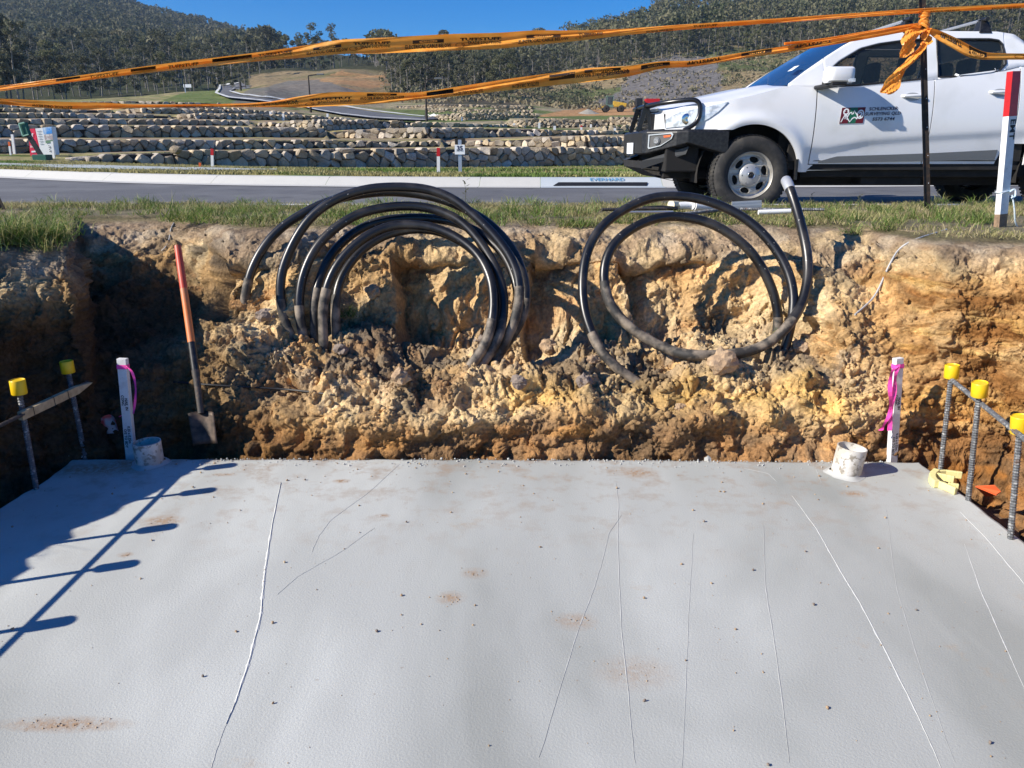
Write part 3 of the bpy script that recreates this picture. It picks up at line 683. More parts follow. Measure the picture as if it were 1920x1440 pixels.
mb = MB(); mb.grid([[(2.64, -.78, 1.34), (2.64, .78, 1.34)], [(2.54, -.70, 1.60), (2.54, .70, 1.60)]]); mb.build('rear_window', M['glass_dark'], truck)
# dark interior: liner, floor, seats, dash, wheel
mb = MB(); mb.box((.36, -.84, .42), (2.6, .84, .50)); mb.box((.36, -.86, .5), (2.6, -.82, 1.10)); mb.box((.36, .82, .5), (2.6, .86, 1.10)); mb.box((.28, -.8, .5), (.40, .8, 1.08))
mb.build('cabin_liner', M['dark_under'], truck)
mb = MB(); mb.box((.36, -.74, 1.0), (.72, .74, 1.14)); bevel(mb.build('dashboard', M['seat_cloth'], truck), .03)
def seat(x, y, w):
    b_ = MB(); b_.box((x, y - w/2, .62), (x + .48, y + w/2, .78)); o = b_.build('seat', M['seat_cloth'], truck); bevel(o, .04, 3)
    rot = Matrix.Rotation(R(16), 3, 'Y'); b_ = MB(); b_.box((x + .42, y - w/2, .70), (x + .56, y + w/2, 1.28), rot, (x + .45, y, .70)); bevel(b_.build('backrest', M['seat_cloth'], o), .05, 3)
    for yy in ([y] if w < .8 else [y - .42, y, y + .42]):
        b_ = MB(); b_.box((x + .62, yy - .13, 1.30), (x + .72, yy + .13, 1.50)); bevel(b_.build('headrest', M['seat_cloth'], o), .045, 3)
seat(.95, -.38, .52); seat(.95, .38, .52); seat(1.75, 0, 1.3)
mb = MB(); cst = Vector((.78, .38, 1.10)); rm = Matrix.Rotation(R(-62), 3, 'Y')
mb.tube([cst + rm @ Vector((.19 * math.cos(a), .19 * math.sin(a), 0)) for a in np.linspace(0, 2*math.pi, 25)[:-1]], .014, 6, closed=True); mb.bar(cst, (.62, .38, 1.02), .05, .05); mb.build('steering_wheel', M['black_plastic'], truck)
# bonnet-side mirrors
for s in (-1, 1):
    mb = MB(); rows = []
    for j in range(9):
        t = j / 8; zz = 1.185 + .135 * t; gwid = (.9 + .1 * math.sin(t * math.pi)) ; sx_ = .125 * (.93 if j in (0, 8) else 1)
        rows.append([(.685 + sx_ * (abs(math.cos(a)) ** .45) * (1 if math.cos(a) > 0 else -1), s * (1.045 + .10 * gwid * (.75 if j in (0, 8) else 1) * (abs(math.sin(a)) ** .55) * (1 if math.sin(a) > 0 else -1)), zz) for a in np.linspace(0, 2*math.pi, 29)[:-1]])
    mb.grid(rows, True); mb.add([p for p in rows[-1]], [tuple(range(28))]); mb.add([p for p in rows[0]], [tuple(range(28))])
    o = mb.build('side_mirror', WP, truck, smooth=True, weld=True, fixn=True)
    a_ = MB(); a_.bar((.56, s*.88, 1.155), (.66, s*1.05, 1.172), .10, .035); a_.box((.60, min(s*.95, s*1.13), 1.160), (.74, max(s*.95, s*1.13), 1.186)); bevel(a_.build('mirror_arm', M['black_plastic'], o), .012)
    a_ = MB(); a_.box((.74, min(s*1.05, s*1.14), 1.19), (.802, max(s*1.05, s*1.14), 1.218)); a_.build('indicator', M['lamp_glass'], o)
# bull bar
BB = [(-.24,-.93),(-.62,-.925),(-.72,-.88),(-.97,-.66),(-1.0,-.60),(-1.005,-.3),(-1.01,0)]
BBf = BB + [(x, -y) for x, y in BB[-2::-1]]
mb = MB(); rows = []
BT = [(-.24,.55),(-.62,.655),(-.97,.555),(-1.02,.555)]
for x, y in BBf:
    zb = ip1(BT[::-1], x) if True else .55; t_ = .79
    ins = .07; sx_ = 1 if x > -.65 else 0
    rows.append([(x + .16 * (1 - sx_), y * (.90 if sx_ == 1 else .93), zb), (x, y, zb + .015), (x, y, zb + .06), (x, y, t_ - .02), (x + .02 * (1 - sx_), y * .985, t_), (x + .20 * (1 - sx_), y * .90, t_ + .001)])
bar_ = mb.grid(rows).build('bull_bar', M['black_plastic'], truck, smooth=False, fixn=True); bevel(bar_, .008, 2, 20)
mb = MB(); hoop = [(-.655,-.86,.78),(-.56,-.87,.83),(-.515,-.87,.90),(-.512,-.865,1.0),(-.535,-.855,1.04),(-.58,-.84,1.058),(-.72,-.78,1.045),(-.86,-.66,1.03),(-.915,-.52,1.025)]
hp = [Vector(p) for p in hoop] + [Vector((-.93, y, 1.025)) for y in (-.3, 0, .3)] + [Vector((p[0], -p[1], p[2])) for p in hoop[::-1]]
for _ in range(2):
    q = [hp[0]]
    for i in range(len(hp) - 1): q += [hp[i] * .75 + hp[i+1] * .25, hp[i] * .25 + hp[i+1] * .75]
    hp = q + [hp[-1]]
mb.tube(hp, .0215, 10).build('top_hoop', M['bar_steel'], bar_, smooth=True)
for y in (-.36, .12):
    u_ = MB(); u_.bar((-1.0, y, .78), (-.925, y, 1.055), .012, .05, (1, 0, 0)); u_.bar((-.92, y, 1.05), (-.88, y, .78), .012, .035, (1, 0, 0)); bevel(u_.build('upright', M['bar_steel'], bar_), .004)
u_ = MB(); u_.tube([(-.93, -.36, .90), (-.93, .12, .90)], .012, 8); u_.build('cross_tube', M['bar_steel'], bar_, smooth=True)
# fog lamp recess on the swept wing
fa = Vector((-.94, -.686, 0)); fb = Vector((-.735, -.867, 0)); fd = (fb - fa).normalized(); fn = Vector((-fd.y, fd.x, 0)); fn = fn if fn.y < 0 else -fn
for s in (1, -1):
    def FP(a, z, off): p = fa + fd * a + fn * off; return (p.x, p.y * s, z)
    outl = [(-.01,.745),(.245,.762),(.262,.745),(.245,.705),(.13,.64),(0,.612),(-.012,.622)]
    cx_ = sum(p[0] for p in outl) / 7; cz_ = sum(p[1] for p in outl) / 7
    f_ = MB(); n = 7; inn_ = [(cx_ + (a - cx_) * .90, cz_ + (z - cz_) * .84) for a, z in outl]
    f_.add([FP(a, z, .002) for a, z in outl] + [FP(a, z, .012) for a, z in outl] + [FP(a, z, .012) for a, z in inn_] + [FP(a, z, -.03) for a, z in inn_],
           [(i, (i+1) % n, (i+1) % n + n, i + n) for i in range(n)] + [(i + n, (i+1) % n + n, (i+1) % n + 2*n, i + 2*n) for i in range(n)] + [(i + 2*n, (i+1) % n + 2*n, (i+1) % n + 3*n, i + 3*n) for i in range(n)])
    sur = f_.build('fog_lamp_surround', M['silver_bar'], bar_)
    f_ = MB(); f_.add([FP(a, z, .004) for a, z in inn_], [tuple(range(n))]); f_.build('recess', mat('recess_grey', (.09, .09, .09), .6) if s > 0 else bpy.data.materials['recess_grey'], sur)
    f_ = MB(); c_ = fa + fd * .085; f_.tube([FP(.085, .685, -.02), FP(.085, .685, .014), FP(.085, .685, .024)], [.038, .036, .024], 20); lamp = f_.build('fog_lamp', M['grey_trim'], sur, smooth=True)
    for k in range(3):
        f_ = MB(); f_.box((0, 0, 0), (.001, .001, .001)); 
        f_ = MB(); f_.tube([FP(.065, .670 + .014 * k, .024), FP(.105, .670 + .014 * k, .024)], .003, 5); f_.build('lamp_bar', M['silver_bar'], lamp)
    f_ = MB(); f_.add([FP(.15, .735, .0075), FP(.235, .742, .0075), FP(.225, .722, .0075), FP(.16, .715, .0075)], [(0,1,2,3)]); f_.build('indicator', M['orange_paint'], sur)
# skid blades and dark underbody
for s in (-1, 1):
    m_ = MB(); m_.add([(-1.0, s*.60, .50), (-.60, s*.88, .635), (-.62, s*.86, .565), (-.99, s*.56, .42), (-.97, s*.5, .50), (-.60, s*.80, .62)], [(0,1,2,3), (0,4,5,1)]); m_.build('skid_blade', mat('blade', (.05, .052, .055), .5) if s < 0 else bpy.data.materials['blade'], bar_)
mb = MB(); mb.grid([[(-1.0, -.60, .50), (-1.0, .60, .50)], [(-.99, -.56, .43), (-.99, .56, .43)], [(-.80, -.5, .34), (-.80, .5, .34)], [(-.45, -.5, .27), (-.45, .5, .27)], [(0, -.55, .25), (0, .55, .25)]]); mb.build('bash_plate', M['dark_under'], bar_)
mb = MB()
mb.box((-.80, -.80, .40), (-.48, .80, .70)); mb.box((-.78, -.60, .33), (.6, .60, .42)); mb.box((-.55, -.58, .45), (.62, .58, .95))
mb.box((.3, -.5, .26), (4.1, -.36, .42)); mb.box((.3, .36, .26), (4.1, .5, .42)); mb.box((.9, -.2, .26), (1.5, .2, .5)); mb.box((.5, -.78, .35), (4.0, .78, .47)); mb.box((1.15, -.72, .27), (1.75, -.5, .36)); mb.tube([(.5, .3, .3), (2.5, .3, .28), (4.2, .6, .3)], .035, 8); mb.cyl((WB, -.7, WR), (WB, .7, WR), .05); mb.cyl((0, -.7, .33), (0, .7, .33), .04)
bevel(mb.build('chassis', M['dark_under'], truck), .02)
for s in (-1, 1):
    for cx_, r_ in ((0, .50), (WB, .50)):
        w_ = MB(); w_.grid([[(cx_ + r_ * math.cos(a), y, WR + r_ * .985 * math.sin(a)) for a in np.linspace(-.15, math.pi + .15, 24)] for y in (s*.86, s*.55)]); w_.add([(cx_ + r_ * math.cos(a), s*.55, WR + r_ * math.sin(a)) for a in np.linspace(0, math.pi, 20)], [tuple(range(20))]); w_.build('wheel_well', M['dark_under'], truck)
# number plate
pl = MB(); pl.box((-1.024, -.19, .565), (-1.016, .19, .675)); plate = pl.build('number_plate', M['sign_white'], bar_)
# wheels
def wheel(cx_, s, steer=0):
    we = empty('wheel', (cx_, s * .80, WR), 0, truck); we.rotation_euler = (0, 0, R(steer) + (math.pi if s > 0 else 0))
    t_ = MB(); t_.lathe([(.215,-.10),(.235,-.122),(.29,-.132),(.335,-.122),(.358,-.105),(.370,-.08),(.372,0),(.370,.08),(.358,.105),(.335,.122),(.29,.13),(.235,.12),(.215,.10)], 64)
    ty = t_.build('tyre', M['rubber'], we, smooth=True)
    tr_ = MB()
    for k in range(64):
        a = 2 * math.pi * k / 64; tr_m = Matrix.Rotation(a, 3, 'Y')
        for y0, y1, dx_ in ((-.108, -.045, .0), (-.03, .03, .015), (.045, .108, 0)):
            tr_.add([tr_m @ Vector(p) for p in ((-.013+dx_, y0, .366), (.010+dx_, y0, .366), (.010+dx_, y1, .366), (-.013+dx_, y1, .366), (-.012+dx_, y0, .3775 - (0.008 if abs(y0) > .1 or abs(y1) > .1 else 0)), (.009+dx_, y0, .3775 - (.008 if y0 < -.1 else 0)), (.009+dx_, y1, .3775 - (.008 if y1 > .1 else 0)), (-.012+dx_, y1, .3775 - (.008 if y1 > .1 else 0)))], [(4,5,6,7),(0,1,5,4),(1,2,6,5),(2,3,7,6),(3,0,4,7)])
    tb = tr_.build('tread_blocks', M['rubber'], ty); tb['kind'] = 'stuff'
    # rim face with seven oval windows
    outer = [Vector((.192 * math.cos(a), .192 * math.sin(a), 0)) for a in np.linspace(0, 2*math.pi, 73)[:-1]]
    polys = [outer]
    for k in range(6):
        a0_ = 2 * math.pi * k / 6 + .3; c_ = Vector((math.cos(a0_), math.sin(a0_), 0)); tn = Vector((-c_.y, c_.x, 0))
        polys.append([c_ * (.145 + .028 * math.sin(b)) + tn * ((.047 + .006 * math.sin(b)) * math.cos(b)) for b in np.linspace(0, 2*math.pi, 21)[:-1]][::-1])
    tess = geometry.tessellate_polygon(polys); allp = [p for pl_ in polys for p in pl_]
    def ry(p): r_ = p.length; return -.070 - .030 * math.sin(min(1, r_ / .19) * math.pi) * 0 - (.022 if r_ > .1 and r_ < .19 else 0)
    f_ = MB(); f_.add([(p.x, -.078 + (.02 if p.length > .188 else (0 if p.length > .14 else .006)), p.y) for p in allp], [tuple(t) for t in tess])
    base_i = 0
    for pl_ in polys[1:]:
        n = len(pl_); f_.add([(p.x, -.078 + (.0 if p.length > .14 else .006), p.y) for p in pl_] + [(p.x, -.045, p.y) for p in pl_], [(i, (i+1) % n, (i+1) % n + n, i + n) for i in range(n)])
    rim = f_.build('rim', M['alloy'], we, weld=True, fixn=True)
    f_ = MB(); f_.lathe([(.19,-.058),(.200,-.062),(.206,-.098),(.216,-.112),(.220,-.108),(.218,-.09)], 64); f_.build('rim_lip', M['alloy'], rim, smooth=True)
    f_ = MB(); f_.lathe([(.19,-.058),(.185,-.0),(.19,.09)], 40); f_.lathe([(0,-.03),(.17,-.03)], 40); f_.build('brake_disc', M['dark_under'], we)
    f_ = MB(); f_.lathe([(.108,-.078),(.104,-.094),(.10,-.10),(.085,-.108),(.06,-.118),(.045,-.124),(0,-.126)], 8 if False else 40); f_.build('hub_cap', M['alloy'] if False else mat('hub', (.50, .50, .49), .35, metal=.5) if 'hub' not in bpy.data.materials else bpy.data.materials['hub'], we, smooth=True)
    f_ = MB(); f_.lathe([(.034,-.127),(.031,-.131),(.027,-.128)], 24); em = f_.build('emblem_ring', M['chrome'], we, smooth=True)
    f_ = MB(); f_.lathe([(0,-.1275),(.027,-.1275)], 24); f_.tube([(-.015,-.129,-.008),(-.005,-.129,.008),(.004,-.129,-.002),(.014,-.129,.01),(.016,-.129,-.006)], .003, 5); f_.build('emblem', M['ink'], em)
    for k in range(6):
        a = 2 * math.pi * k / 6; f_ = MB(); f_.cyl((.083*math.cos(a), -.105, .083*math.sin(a)), (.083*math.cos(a), -.113, .083*math.sin(a)), .007, 6); f_.build('wheel_nut', M['grey_trim'], we)
wheel(0, -1, 2); wheel(0, 1, 2); wheel(WB, -1); wheel(WB, 1)
# roof racks
for x in (1.45, 2.17):
    r_ = MB(); r_.grid([[(x - .045, y, 1.775), (x, y, 1.79), (x + .045, y, 1.775), (x, y, 1.765), (x - .045, y, 1.775)] for y in np.linspace(-.60, .60, 9)]); rk = r_.build('roof_rack_bar', M['silver_bar'], truck, smooth=True)
    for s in (-1, 1):
        f_ = MB(); f_.add([(x + a, s * b, z) for a, b, z in ((-.06,.69,1.655),(.06,.69,1.655),(.06,.56,1.675),(-.06,.56,1.675),(-.035,.64,1.768),(.035,.64,1.768),(.035,.57,1.768),(-.035,.57,1.768))], [(0,1,5,4),(1,2,6,5),(2,3,7,6),(3,0,4,7),(4,5,6,7)])
        f_.tube([(x, s*.60, 1.778), (x, s*.68, 1.776)], .022, 8); bevel(f_.build('rack_foot', M['black_plastic'], rk, fixn=True), .006)
# cargo bed
mb = MB(); mb.box((2.70, -.84, .62), (4.2, .84, .66)); mb.box((2.70, -.84, .62), (2.73, .84, 1.24)); mb.box((2.70, -.86, .62), (4.2, -.82, 1.262)); mb.box((2.70, .82, .62), (4.2, .86, 1.262)); mb.build('cargo_bed', WP, truck)
mb = MB(); mb.box((4.19, -.78, .62), (4.235, .78, 1.27)); bevel(mb.build('tailgate', WP, truck), .01)
for s in (-1, 1):
    mb = MB(); mb.box((4.13, min(s*.80, s*.915), .86), (4.25, max(s*.80, s*.915), 1.22)); bevel(mb.build('tail_light', M['red_paint'], truck), .01)
mb = MB(); mb.box((4.2, -.85, .48), (4.36, .85, .62)); bevel(mb.build('rear_bumper', M['black_plastic'], truck), .02)
# door signwriting: emblem panel and three lines of lettering
dr = [o for o in truck.children if o.name.startswith('front_door')][0]
def door_pt(x, z, off): return Vector(sp_(x, z, -1, off))
def door_poly(name, pts, off, m, par):
    b_ = MB(); tess = geometry.tessellate_polygon([[Vector((x, z, 0)) for x, z in pts]]); b_.add([door_pt(x, z, off) for x, z in pts], [tuple(t) for t in tess]); return b_.build(name, m, par)
M['maroon'] = mat('maroon', (.13, .008, .018), .5); M['logo_green'] = mat('logo_green', (.01, .13, .07), .5)
LX, LZ, LW, LH = .788, .838, .222, .142
def LG(a, b): return (LX + LW * a + .012 * b * LH / .142, LZ + LH * b + .006 * a)
def grid_panel(name, a0, a1, b0, b1, off, m, par):
    b_ = MB(); b_.grid([[door_pt(*LG(a0 + (a1-a0)*i/4, b0 + (b1-b0)*j/4), off) for j in range(5)] for i in range(5)]); return b_.build(name, m, par)
lg = grid_panel('emblem_panel', -.02, 1.02, -.03, 1.03, .0035, M['sign_white'], dr)
grid_panel('emblem_band', 0, .36, 0, 1, .005, M['maroon'], lg); grid_panel('emblem_band', .36, .68, 0, 1, .005, M['logo_green'], lg); grid_panel('emblem_band', .68, 1, 0, 1, .005, M['maroon'], lg)
def stroke(pts, w, off=.0068):
    b_ = MB(); P_ = [Vector(LG(a, b)) for a, b in pts]; rows = []
    for i, p in enumerate(P_):
        d = (P_[min(i+1, len(P_)-1)] - P_[max(i-1, 0)]); d.normalize(); n_ = Vector((-d.y, d.x)) * w / 2
        rows.append([door_pt(p.x + n_.x, p.y + n_.y, off), door_pt(p.x - n_.x, p.y - n_.y, off)])
    b_.grid(rows); return b_.build('emblem_mark', M['sign_white'], lg)
circ = lambda a, b, ra, rb, n=16: [(a + ra * math.cos(t), b + rb * math.sin(t)) for t in np.linspace(0, 2*math.pi, n + 1)]
stroke(circ(.20, .74, .10, .17), .012); stroke([(.13,.50),(.27,.50)], .009); stroke([(.16,.50),(.05,.10)], .009); stroke([(.20,.5),(.20,.28)], .008); stroke([(.25,.5),(.30,.24)], .008)
stroke([(.14,.78),(.17,.78)], .008); stroke([(.23,.78),(.26,.78)], .008); stroke([(.17,.62),(.23,.62)], .006)
stroke([(.27,.38),(.36,.66),(.44,.70),(.46,.58),(.52,.62),(.53,.80),(.66,.58),(.72,.42),(.70,.28)], .011); stroke([(.27,.38),(.43,.10),(.50,.30),(.58,.38),(.66,.34),(.70,.26)], .011)
stroke(circ(.82, .56, .13, .25), .012); stroke([(.76,.62),(.82,.70),(.88,.60),(.84,.46),(.78,.42),(.86,.40)], .014)
M['dark_letters'] = mat('dark_letters', (.035, .03, .06), .5)
for s_, x, z, w_ in (('SCHLENCKER', 1.190, .972, .270), ('SURVEYING QLD', 1.190, .928, .336), ('5573 6744', 1.200, .880, .208)):
    me = text_mesh(s_, .040, .0008); xs_ = [v.co.x for v in me.vertices]; k_ = w_ / (max(xs_) - min(xs_)); 
    for v in me.vertices: v.co = door_pt(x + v.co.x * k_ + .12 * v.co.y, z + v.co.y * 1.0 + .03 * v.co.x, .0045)
    link('lettering', me, dr, M['dark_letters'])
# red and black gear stowed behind the bull bar is not part of the car: plain black aerial base
mb = MB(); mb.box((-.92, -.16, .93), (-.84, .02, .99)); mb.build('winch_control_box', M['black_plastic'], bar_)
# ================================================================ ROAD, KERBS, TERRACES, HILLS
KP = [(-700,312,20.5),(-300,321,18),(0,330,15.5),(125,337,14.2),(250,342,13.3),(475,346.5,12.6),(622,348,12.4),(955,350,12.2),(1300,350,12.2),(1700,347.5,12.4),(2000,345,12.8),(2600,340,14.2),(3200,336,16)]
kb = [at(u, v, Y=Y) for u, v, Y in KP]
def resamp(pts, step):
    out = [pts[0].copy()]
    for a, b in zip(pts[:-1], pts[1:]):
        n = max(1, int((b - a).length / step)); out += [a.lerp(b, i / n) for i in range(1, n + 1)]
    for _ in range(20): out = [out[0]] + [(out[i-1] + out[i] * 2 + out[i+1]) / 4 for i in range(1, len(out) - 1)] + [out[-1]]
    return out
kb = resamp(kb, .45)
def nrm2(pts, i):
    d = pts[min(i+1, len(pts)-1)] - pts[max(i-1, 0)]; n = Vector((-d.y, d.x, 0)); n.normalize(); return n
M['asphalt'] = mat('asphalt', (.105, .105, .108), .85, noise=[(.7, (.155, .155, .155), .45, .65, 4), (60, (.17, .17, .17), .55, .7, 3), (2.2, (.085, .085, .088), .58, .7, 3)], bump=(150, .5, .004, 3))
M['kerb'] = mat('kerb', (.52, .51, .47), .8, noise=(6, (.50, .49, .45), .45, .7, 4), bump=(80, .3, .003, 3))
mb = MB(); rows = []
for i, p in enumerate(kb):
    a = Vector((p.x if abs(p.x) < 30 else p.x, 6.94, .9))
    rows.append([a.lerp(p, j / 12) - Vector((0, 0, .02 * abs(j/12 - .5))) + Vector((0, 0, .0)) for j in range(13)])
tag(mb.grid(rows).build('road', M['asphalt'], smooth=True), kind='structure')
# near kerb (its face is turned away, towards the road)
mb = MB(); mb.grid([[(x, 6.86, 1.045), (x, 6.93, 1.05), (x, 7.02, 1.045), (x, 7.09, 1.03), (x, 7.17, .915), (x, 7.35, .895)] for x in np.linspace(-30, 30, 61)])
tag(mb.build('near_kerb', M['kerb'], smooth=True), kind='structure')
# far kerb in cast lengths, each a piece
kerbs = empty('far_kerb'); tag(kerbs, kind='structure')
prof_k = [(-.28, -.005), (0, .004), (.03, .02), (.20, .115), (.24, .125), (.38, .128), (.40, .10)]
seglen = 5; i = 0; M['kerb_new'] = mat('kerb_new', (.46, .50, .52), .75, noise=(3, (.40, .45, .48), .4, .7, 3))
inlet_u = (1035, 1218)
def near_u(p): dpt = p.y * math.cos(PITCH) + (CAMH - p.z) * math.sin(PITCH); return 960 + FOC * p.x / dpt
idx = [0]; acc = 0
joints = [-1e9, 37, 187, 382, 622, 909, 1027, 1220, 1500, 1900]
us = [near_u(p) for p in kb]
cuts = sorted(set([0] + [int(np.argmin([abs(u - j) for u in us])) for j in joints[1:]] + [len(kb) - 1]))
for a_, b_ in zip(cuts[:-1], cuts[1:]):
    if b_ - a_ < 1: continue
    mid = (us[a_] + us[b_]) / 2; inlet = abs(mid - 1123) < 40
    sub = [];
    for j in range(a_, b_ + 1): sub.append((kb[j], nrm2(kb, j)))
    e0, e1 = sub[0][0], sub[-1][0]; dd = (e1 - e0).normalized() * .004; sub[0] = (e0 + dd, sub[0][1]); sub[-1] = (e1 - dd, sub[-1][1])
    mb = MB(); mb.grid([[p + n * a + Vector((0, 0, h)) for a, h in prof_k] for p, n in sub])
    kp = mb.build('kerb_length', M['kerb_new'] if inlet else M['kerb'], kerbs)
    if inlet:
        q0, q1 = sub[0][0], sub[-1][0]; L = q1 - q0; n = sub[0][1]
        mb = MB(); A = q0 + L * .10; Bq = q0 + L * .87
        mb.add([A + Vector((0,0,.012)) - n*.004, Bq + Vector((0,0,.012)) - n*.004, Bq + L.normalized()*.02 + n*.07 + Vector((0,0,.062)), A + L.normalized()*.09 + n*.07 + Vector((0,0,.062))], [(0,1,2,3)])
        mb.build('drain_opening', M['ink'], kp)
        me = text_mesh('EVERHARD', .11, .002); M['blue_ink'] = mat('blue_ink', (.13, .32, .50), .6)
        c_ = q0 + L * .55; dL = L.normalized()
        for v in me.vertices:
            h_ = .5 + v.co.y / .13; q_ = c_ + dL * v.co.x + n * (.08 + .12 * h_) + Vector((0, 0, .045 + .066 * h_ + .022)); v.co = q_
        link('stencilled_word', me, kp, M['blue_ink'])

# ---- terrain by columns: (distance, elevation line) from the terraces and the hills behind
WALLS = {
 'w1': [[(135,21,304,301),(200,21.6,307,288),(330,23,311,284),(480,24.8,315,281),(640,27,317,279),(800,29,316,278),(1000,31.6,314,276.5),(1180,34,311,276),(1400,37.5,309,275),(1900,45,306,273)]],
 'w2': [[(-150,21.8,290,268),(0,23.2,287,262),(100,24.3,286,261),(200,25.6,285,262),(480,29.3,280,262),(640,31.7,278,263),(826,34.7,275,264)],[(830,37,274,266),(1098,34.2,276,254.5)],[(1100,34.2,277,254.5),(1180,35.6,276.5,255),(1400,39.5,275,255),(1900,48,273,255)]],
 'w3': [[(-150,26.2,262,236),(0,28.2,258,234.5),(240,31.2,258,235),(480,34.8,257,238),(612,36.9,258,240)],[(615,40,258,246),(640,39.7,259,244),(803,37.6,259.5,238.5)],[(805,37.6,259.5,238.5),(900,39.5,258,240),(1170,45,252,246),(1300,48,250,245)]],
 'w4': [[(-150,30.2,235,224),(0,32.6,235,223),(230,36.2,234,222.5),(470,40,236,226)],[(480,42.5,237,231),(603,40.6,239,223.5)],[(605,40.6,245,223.5),(700,42.6,243,225),(800,44.7,239,228),(900,47,238,232),(1000,49.5,240,236.5)]],
 'w5': [[(-150,35,223,212),(0,38,222,211),(200,41.2,222,213),(316,43,222,216)],[(320,46,222,218),(363,44.6,222,212.5)],[(365,44.6,223,212.5),(480,47,225,213.5),(600,49.8,227,217),(660,51.3,226,222)]],
 'w6': [[(-150,40,212,203),(0,43.5,211,202),(206,46.8,212,206)],[(210,49.5,212,209),(273,47.8,213,202)],[(275,47.8,213,202),(360,49.6,215,203.5),(480,52.4,215,206),(570,55,216,212)]],
 'w7': [[(-150,46,203,195),(0,50,202,194),(182,53.5,202,198)],[(185,56,202,199),(206,54.6,203,195)],[(208,54.6,204,195),(360,58,206,198),(460,61,208,203)]],
 'w8': [[(150,66,195,191),(250,67,194,189),(420,70,197,193.5)]],
 'f1': [[(800,68,226,219),(830,66,226,214),(870,65,226,211),(950,66,225,211.5),(1010,67,224,213)]],
 'f2': [[(945,58,239,232),(975,55.5,239,224),(1030,55.5,240,221.5),(1138,56,238,225)],[(1140,56.1,235,219),(1260,54,238,218)]],
 'f3': [[(1105,51,247,243),(1135,49.5,248,236),(1200,50,248,234),(1420,51,248,234)]],
 'f4': [[(800,84,212,203),(900,82.5,213,204),(1000,82,212,205)]],
 'f5': [[(740,92,204,199),(830,90,203,195.5),(1000,89.5,204,198)]] }
FAR = {-700:[(70,188),(90,186),(140,180),(220,168),(350,120),(500,40),(700,-150),(900,-150)], 0:[(68,193),(90,188),(140,182),(220,165),(350,95),(500,10),(700,-110),(900,-110)],
 150:[(68,193),(90,187),(140,180),(220,165),(350,95),(520,0),(700,-60),(900,-60)], 260:[(68,192),(75,189),(95,180),(140,180),(220,165),(350,105),(520,48),(700,30),(900,36)],
 330:[(68,194),(75,188),(95,172),(140,175),(220,160),(400,105),(600,50),(700,44),(900,50)], 420:[(68,196),(75,190),(95,168),(140,172),(220,155),(400,118),(600,76),(700,70),(900,76)],
 500:[(60,206),(75,196),(95,165),(130,158),(160,152),(220,140),(400,120),(600,98),(900,105)], 560:[(60,212),(80,202),(110,160),(150,150),(220,135),(400,105),(600,98),(900,100)],
 640:[(55,225),(80,205),(110,165),(150,145),(200,132),(400,110),(600,108),(900,112)], 720:[(50,236),(80,210),(110,188),(150,150),(200,128),(400,115),(900,120)],
 800:[(51,238),(76,214),(96,196),(110,188),(150,172),(200,150),(300,122),(400,114),(900,122)], 900:[(51,238),(58,230),(68,213),(78,213),(96,196),(110,188),(150,172),(250,132),(400,110),(900,120)],
 1000:[(51,240),(58,230),(68,214),(78,213),(96,200),(110,197),(150,178),(200,160),(300,124),(400,106),(900,116)], 1100:[(50,248),(58,232),(70,222),(100,208),(130,204),(150,190),(200,150),(300,104),(400,84),(900,96)],
 1180:[(50,248),(60,226),(70,220),(100,206),(130,200),(200,130),(300,90),(400,62),(900,70)], 1300:[(50,248),(60,228),(80,215),(110,200),(130,195),(200,118),(300,62),(400,22),(900,20)],
 1500:[(50,248),(60,228),(80,205),(110,178),(130,165),(200,105),(300,50),(400,-10),(900,-20)], 1900:[(50,246),(60,225),(80,190),(110,140),(150,118),(250,60),(400,-50),(900,-60)], 3200:[(50,246),(60,225),(80,190),(110,150),(150,118),(250,40),(400,-90),(900,-120)]}
fk = sorted(FAR); kus = np.array([near_u(p) for p in kb])
def col_pts(u):
    """list of (Y, v) of the ground along the sight column u, near to far"""
    ki = int(np.clip(np.searchsorted(kus, u), 1, len(kb) - 1)); t = np.clip((u - kus[ki-1]) / (kus[ki] - kus[ki-1]), 0, 1); p = kb[ki-1].lerp(kb[ki], float(t))
    Y0 = p.y + .36; z0 = p.z + .12
    L = [(Y0, zv(Y0, z0)), (Y0 + 2.6, zv(Y0 + 2.6, z0 + .03))]
    for k_, segs in WALLS.items():
        for sg in segs:
            if sg[0][0] <= u <= sg[-1][0]:
                q = [np.interp(u, [a[0] for a in sg], [a[j] for a in sg]) for j in (1, 2, 3)]
                L += [(q[0] - .05, q[1]), (q[0] + .22, q[1] - .2), (q[0] + .32, q[2] + .6), (q[0] + .7, q[2] + .1)]
    j = int(np.clip(np.searchsorted(fk, u), 1, len(fk) - 1)); t = (u - fk[j-1]) / (fk[j] - fk[j-1]); t = min(max(t, 0), 1)
    Ys = [72, 80, 90, 100, 115, 135, 160, 200, 250, 320, 400, 500, 620, 760, 900] if u < 460 else [52, 59, 63, 72, 80, 90, 100, 115, 135, 160, 200, 250, 320, 400, 500, 620, 760, 900]
    last = max(a[0] for a in L)
    for Y in Ys:
        a = np.interp(Y, [q[0] for q in FAR[fk[j-1]]], [q[1] for q in FAR[fk[j-1]]]); b = np.interp(Y, [q[0] for q in FAR[fk[j]]], [q[1] for q in FAR[fk[j]]])
        if all(abs(Y - l[0]) > 3.0 for l in L) and Y > 50 and (Y > last or u > 640): L.append((Y, a * (1 - t) + b * t))
    L.sort(); return L
def zv(Y, z):   # picture row of a height z at distance Y
    d = Y * math.cos(PITCH) + (CAMH - z) * math.sin(PITCH); return 720 - FOC * ((z - CAMH) * math.cos(PITCH) + Y * math.sin(PITCH)) / d
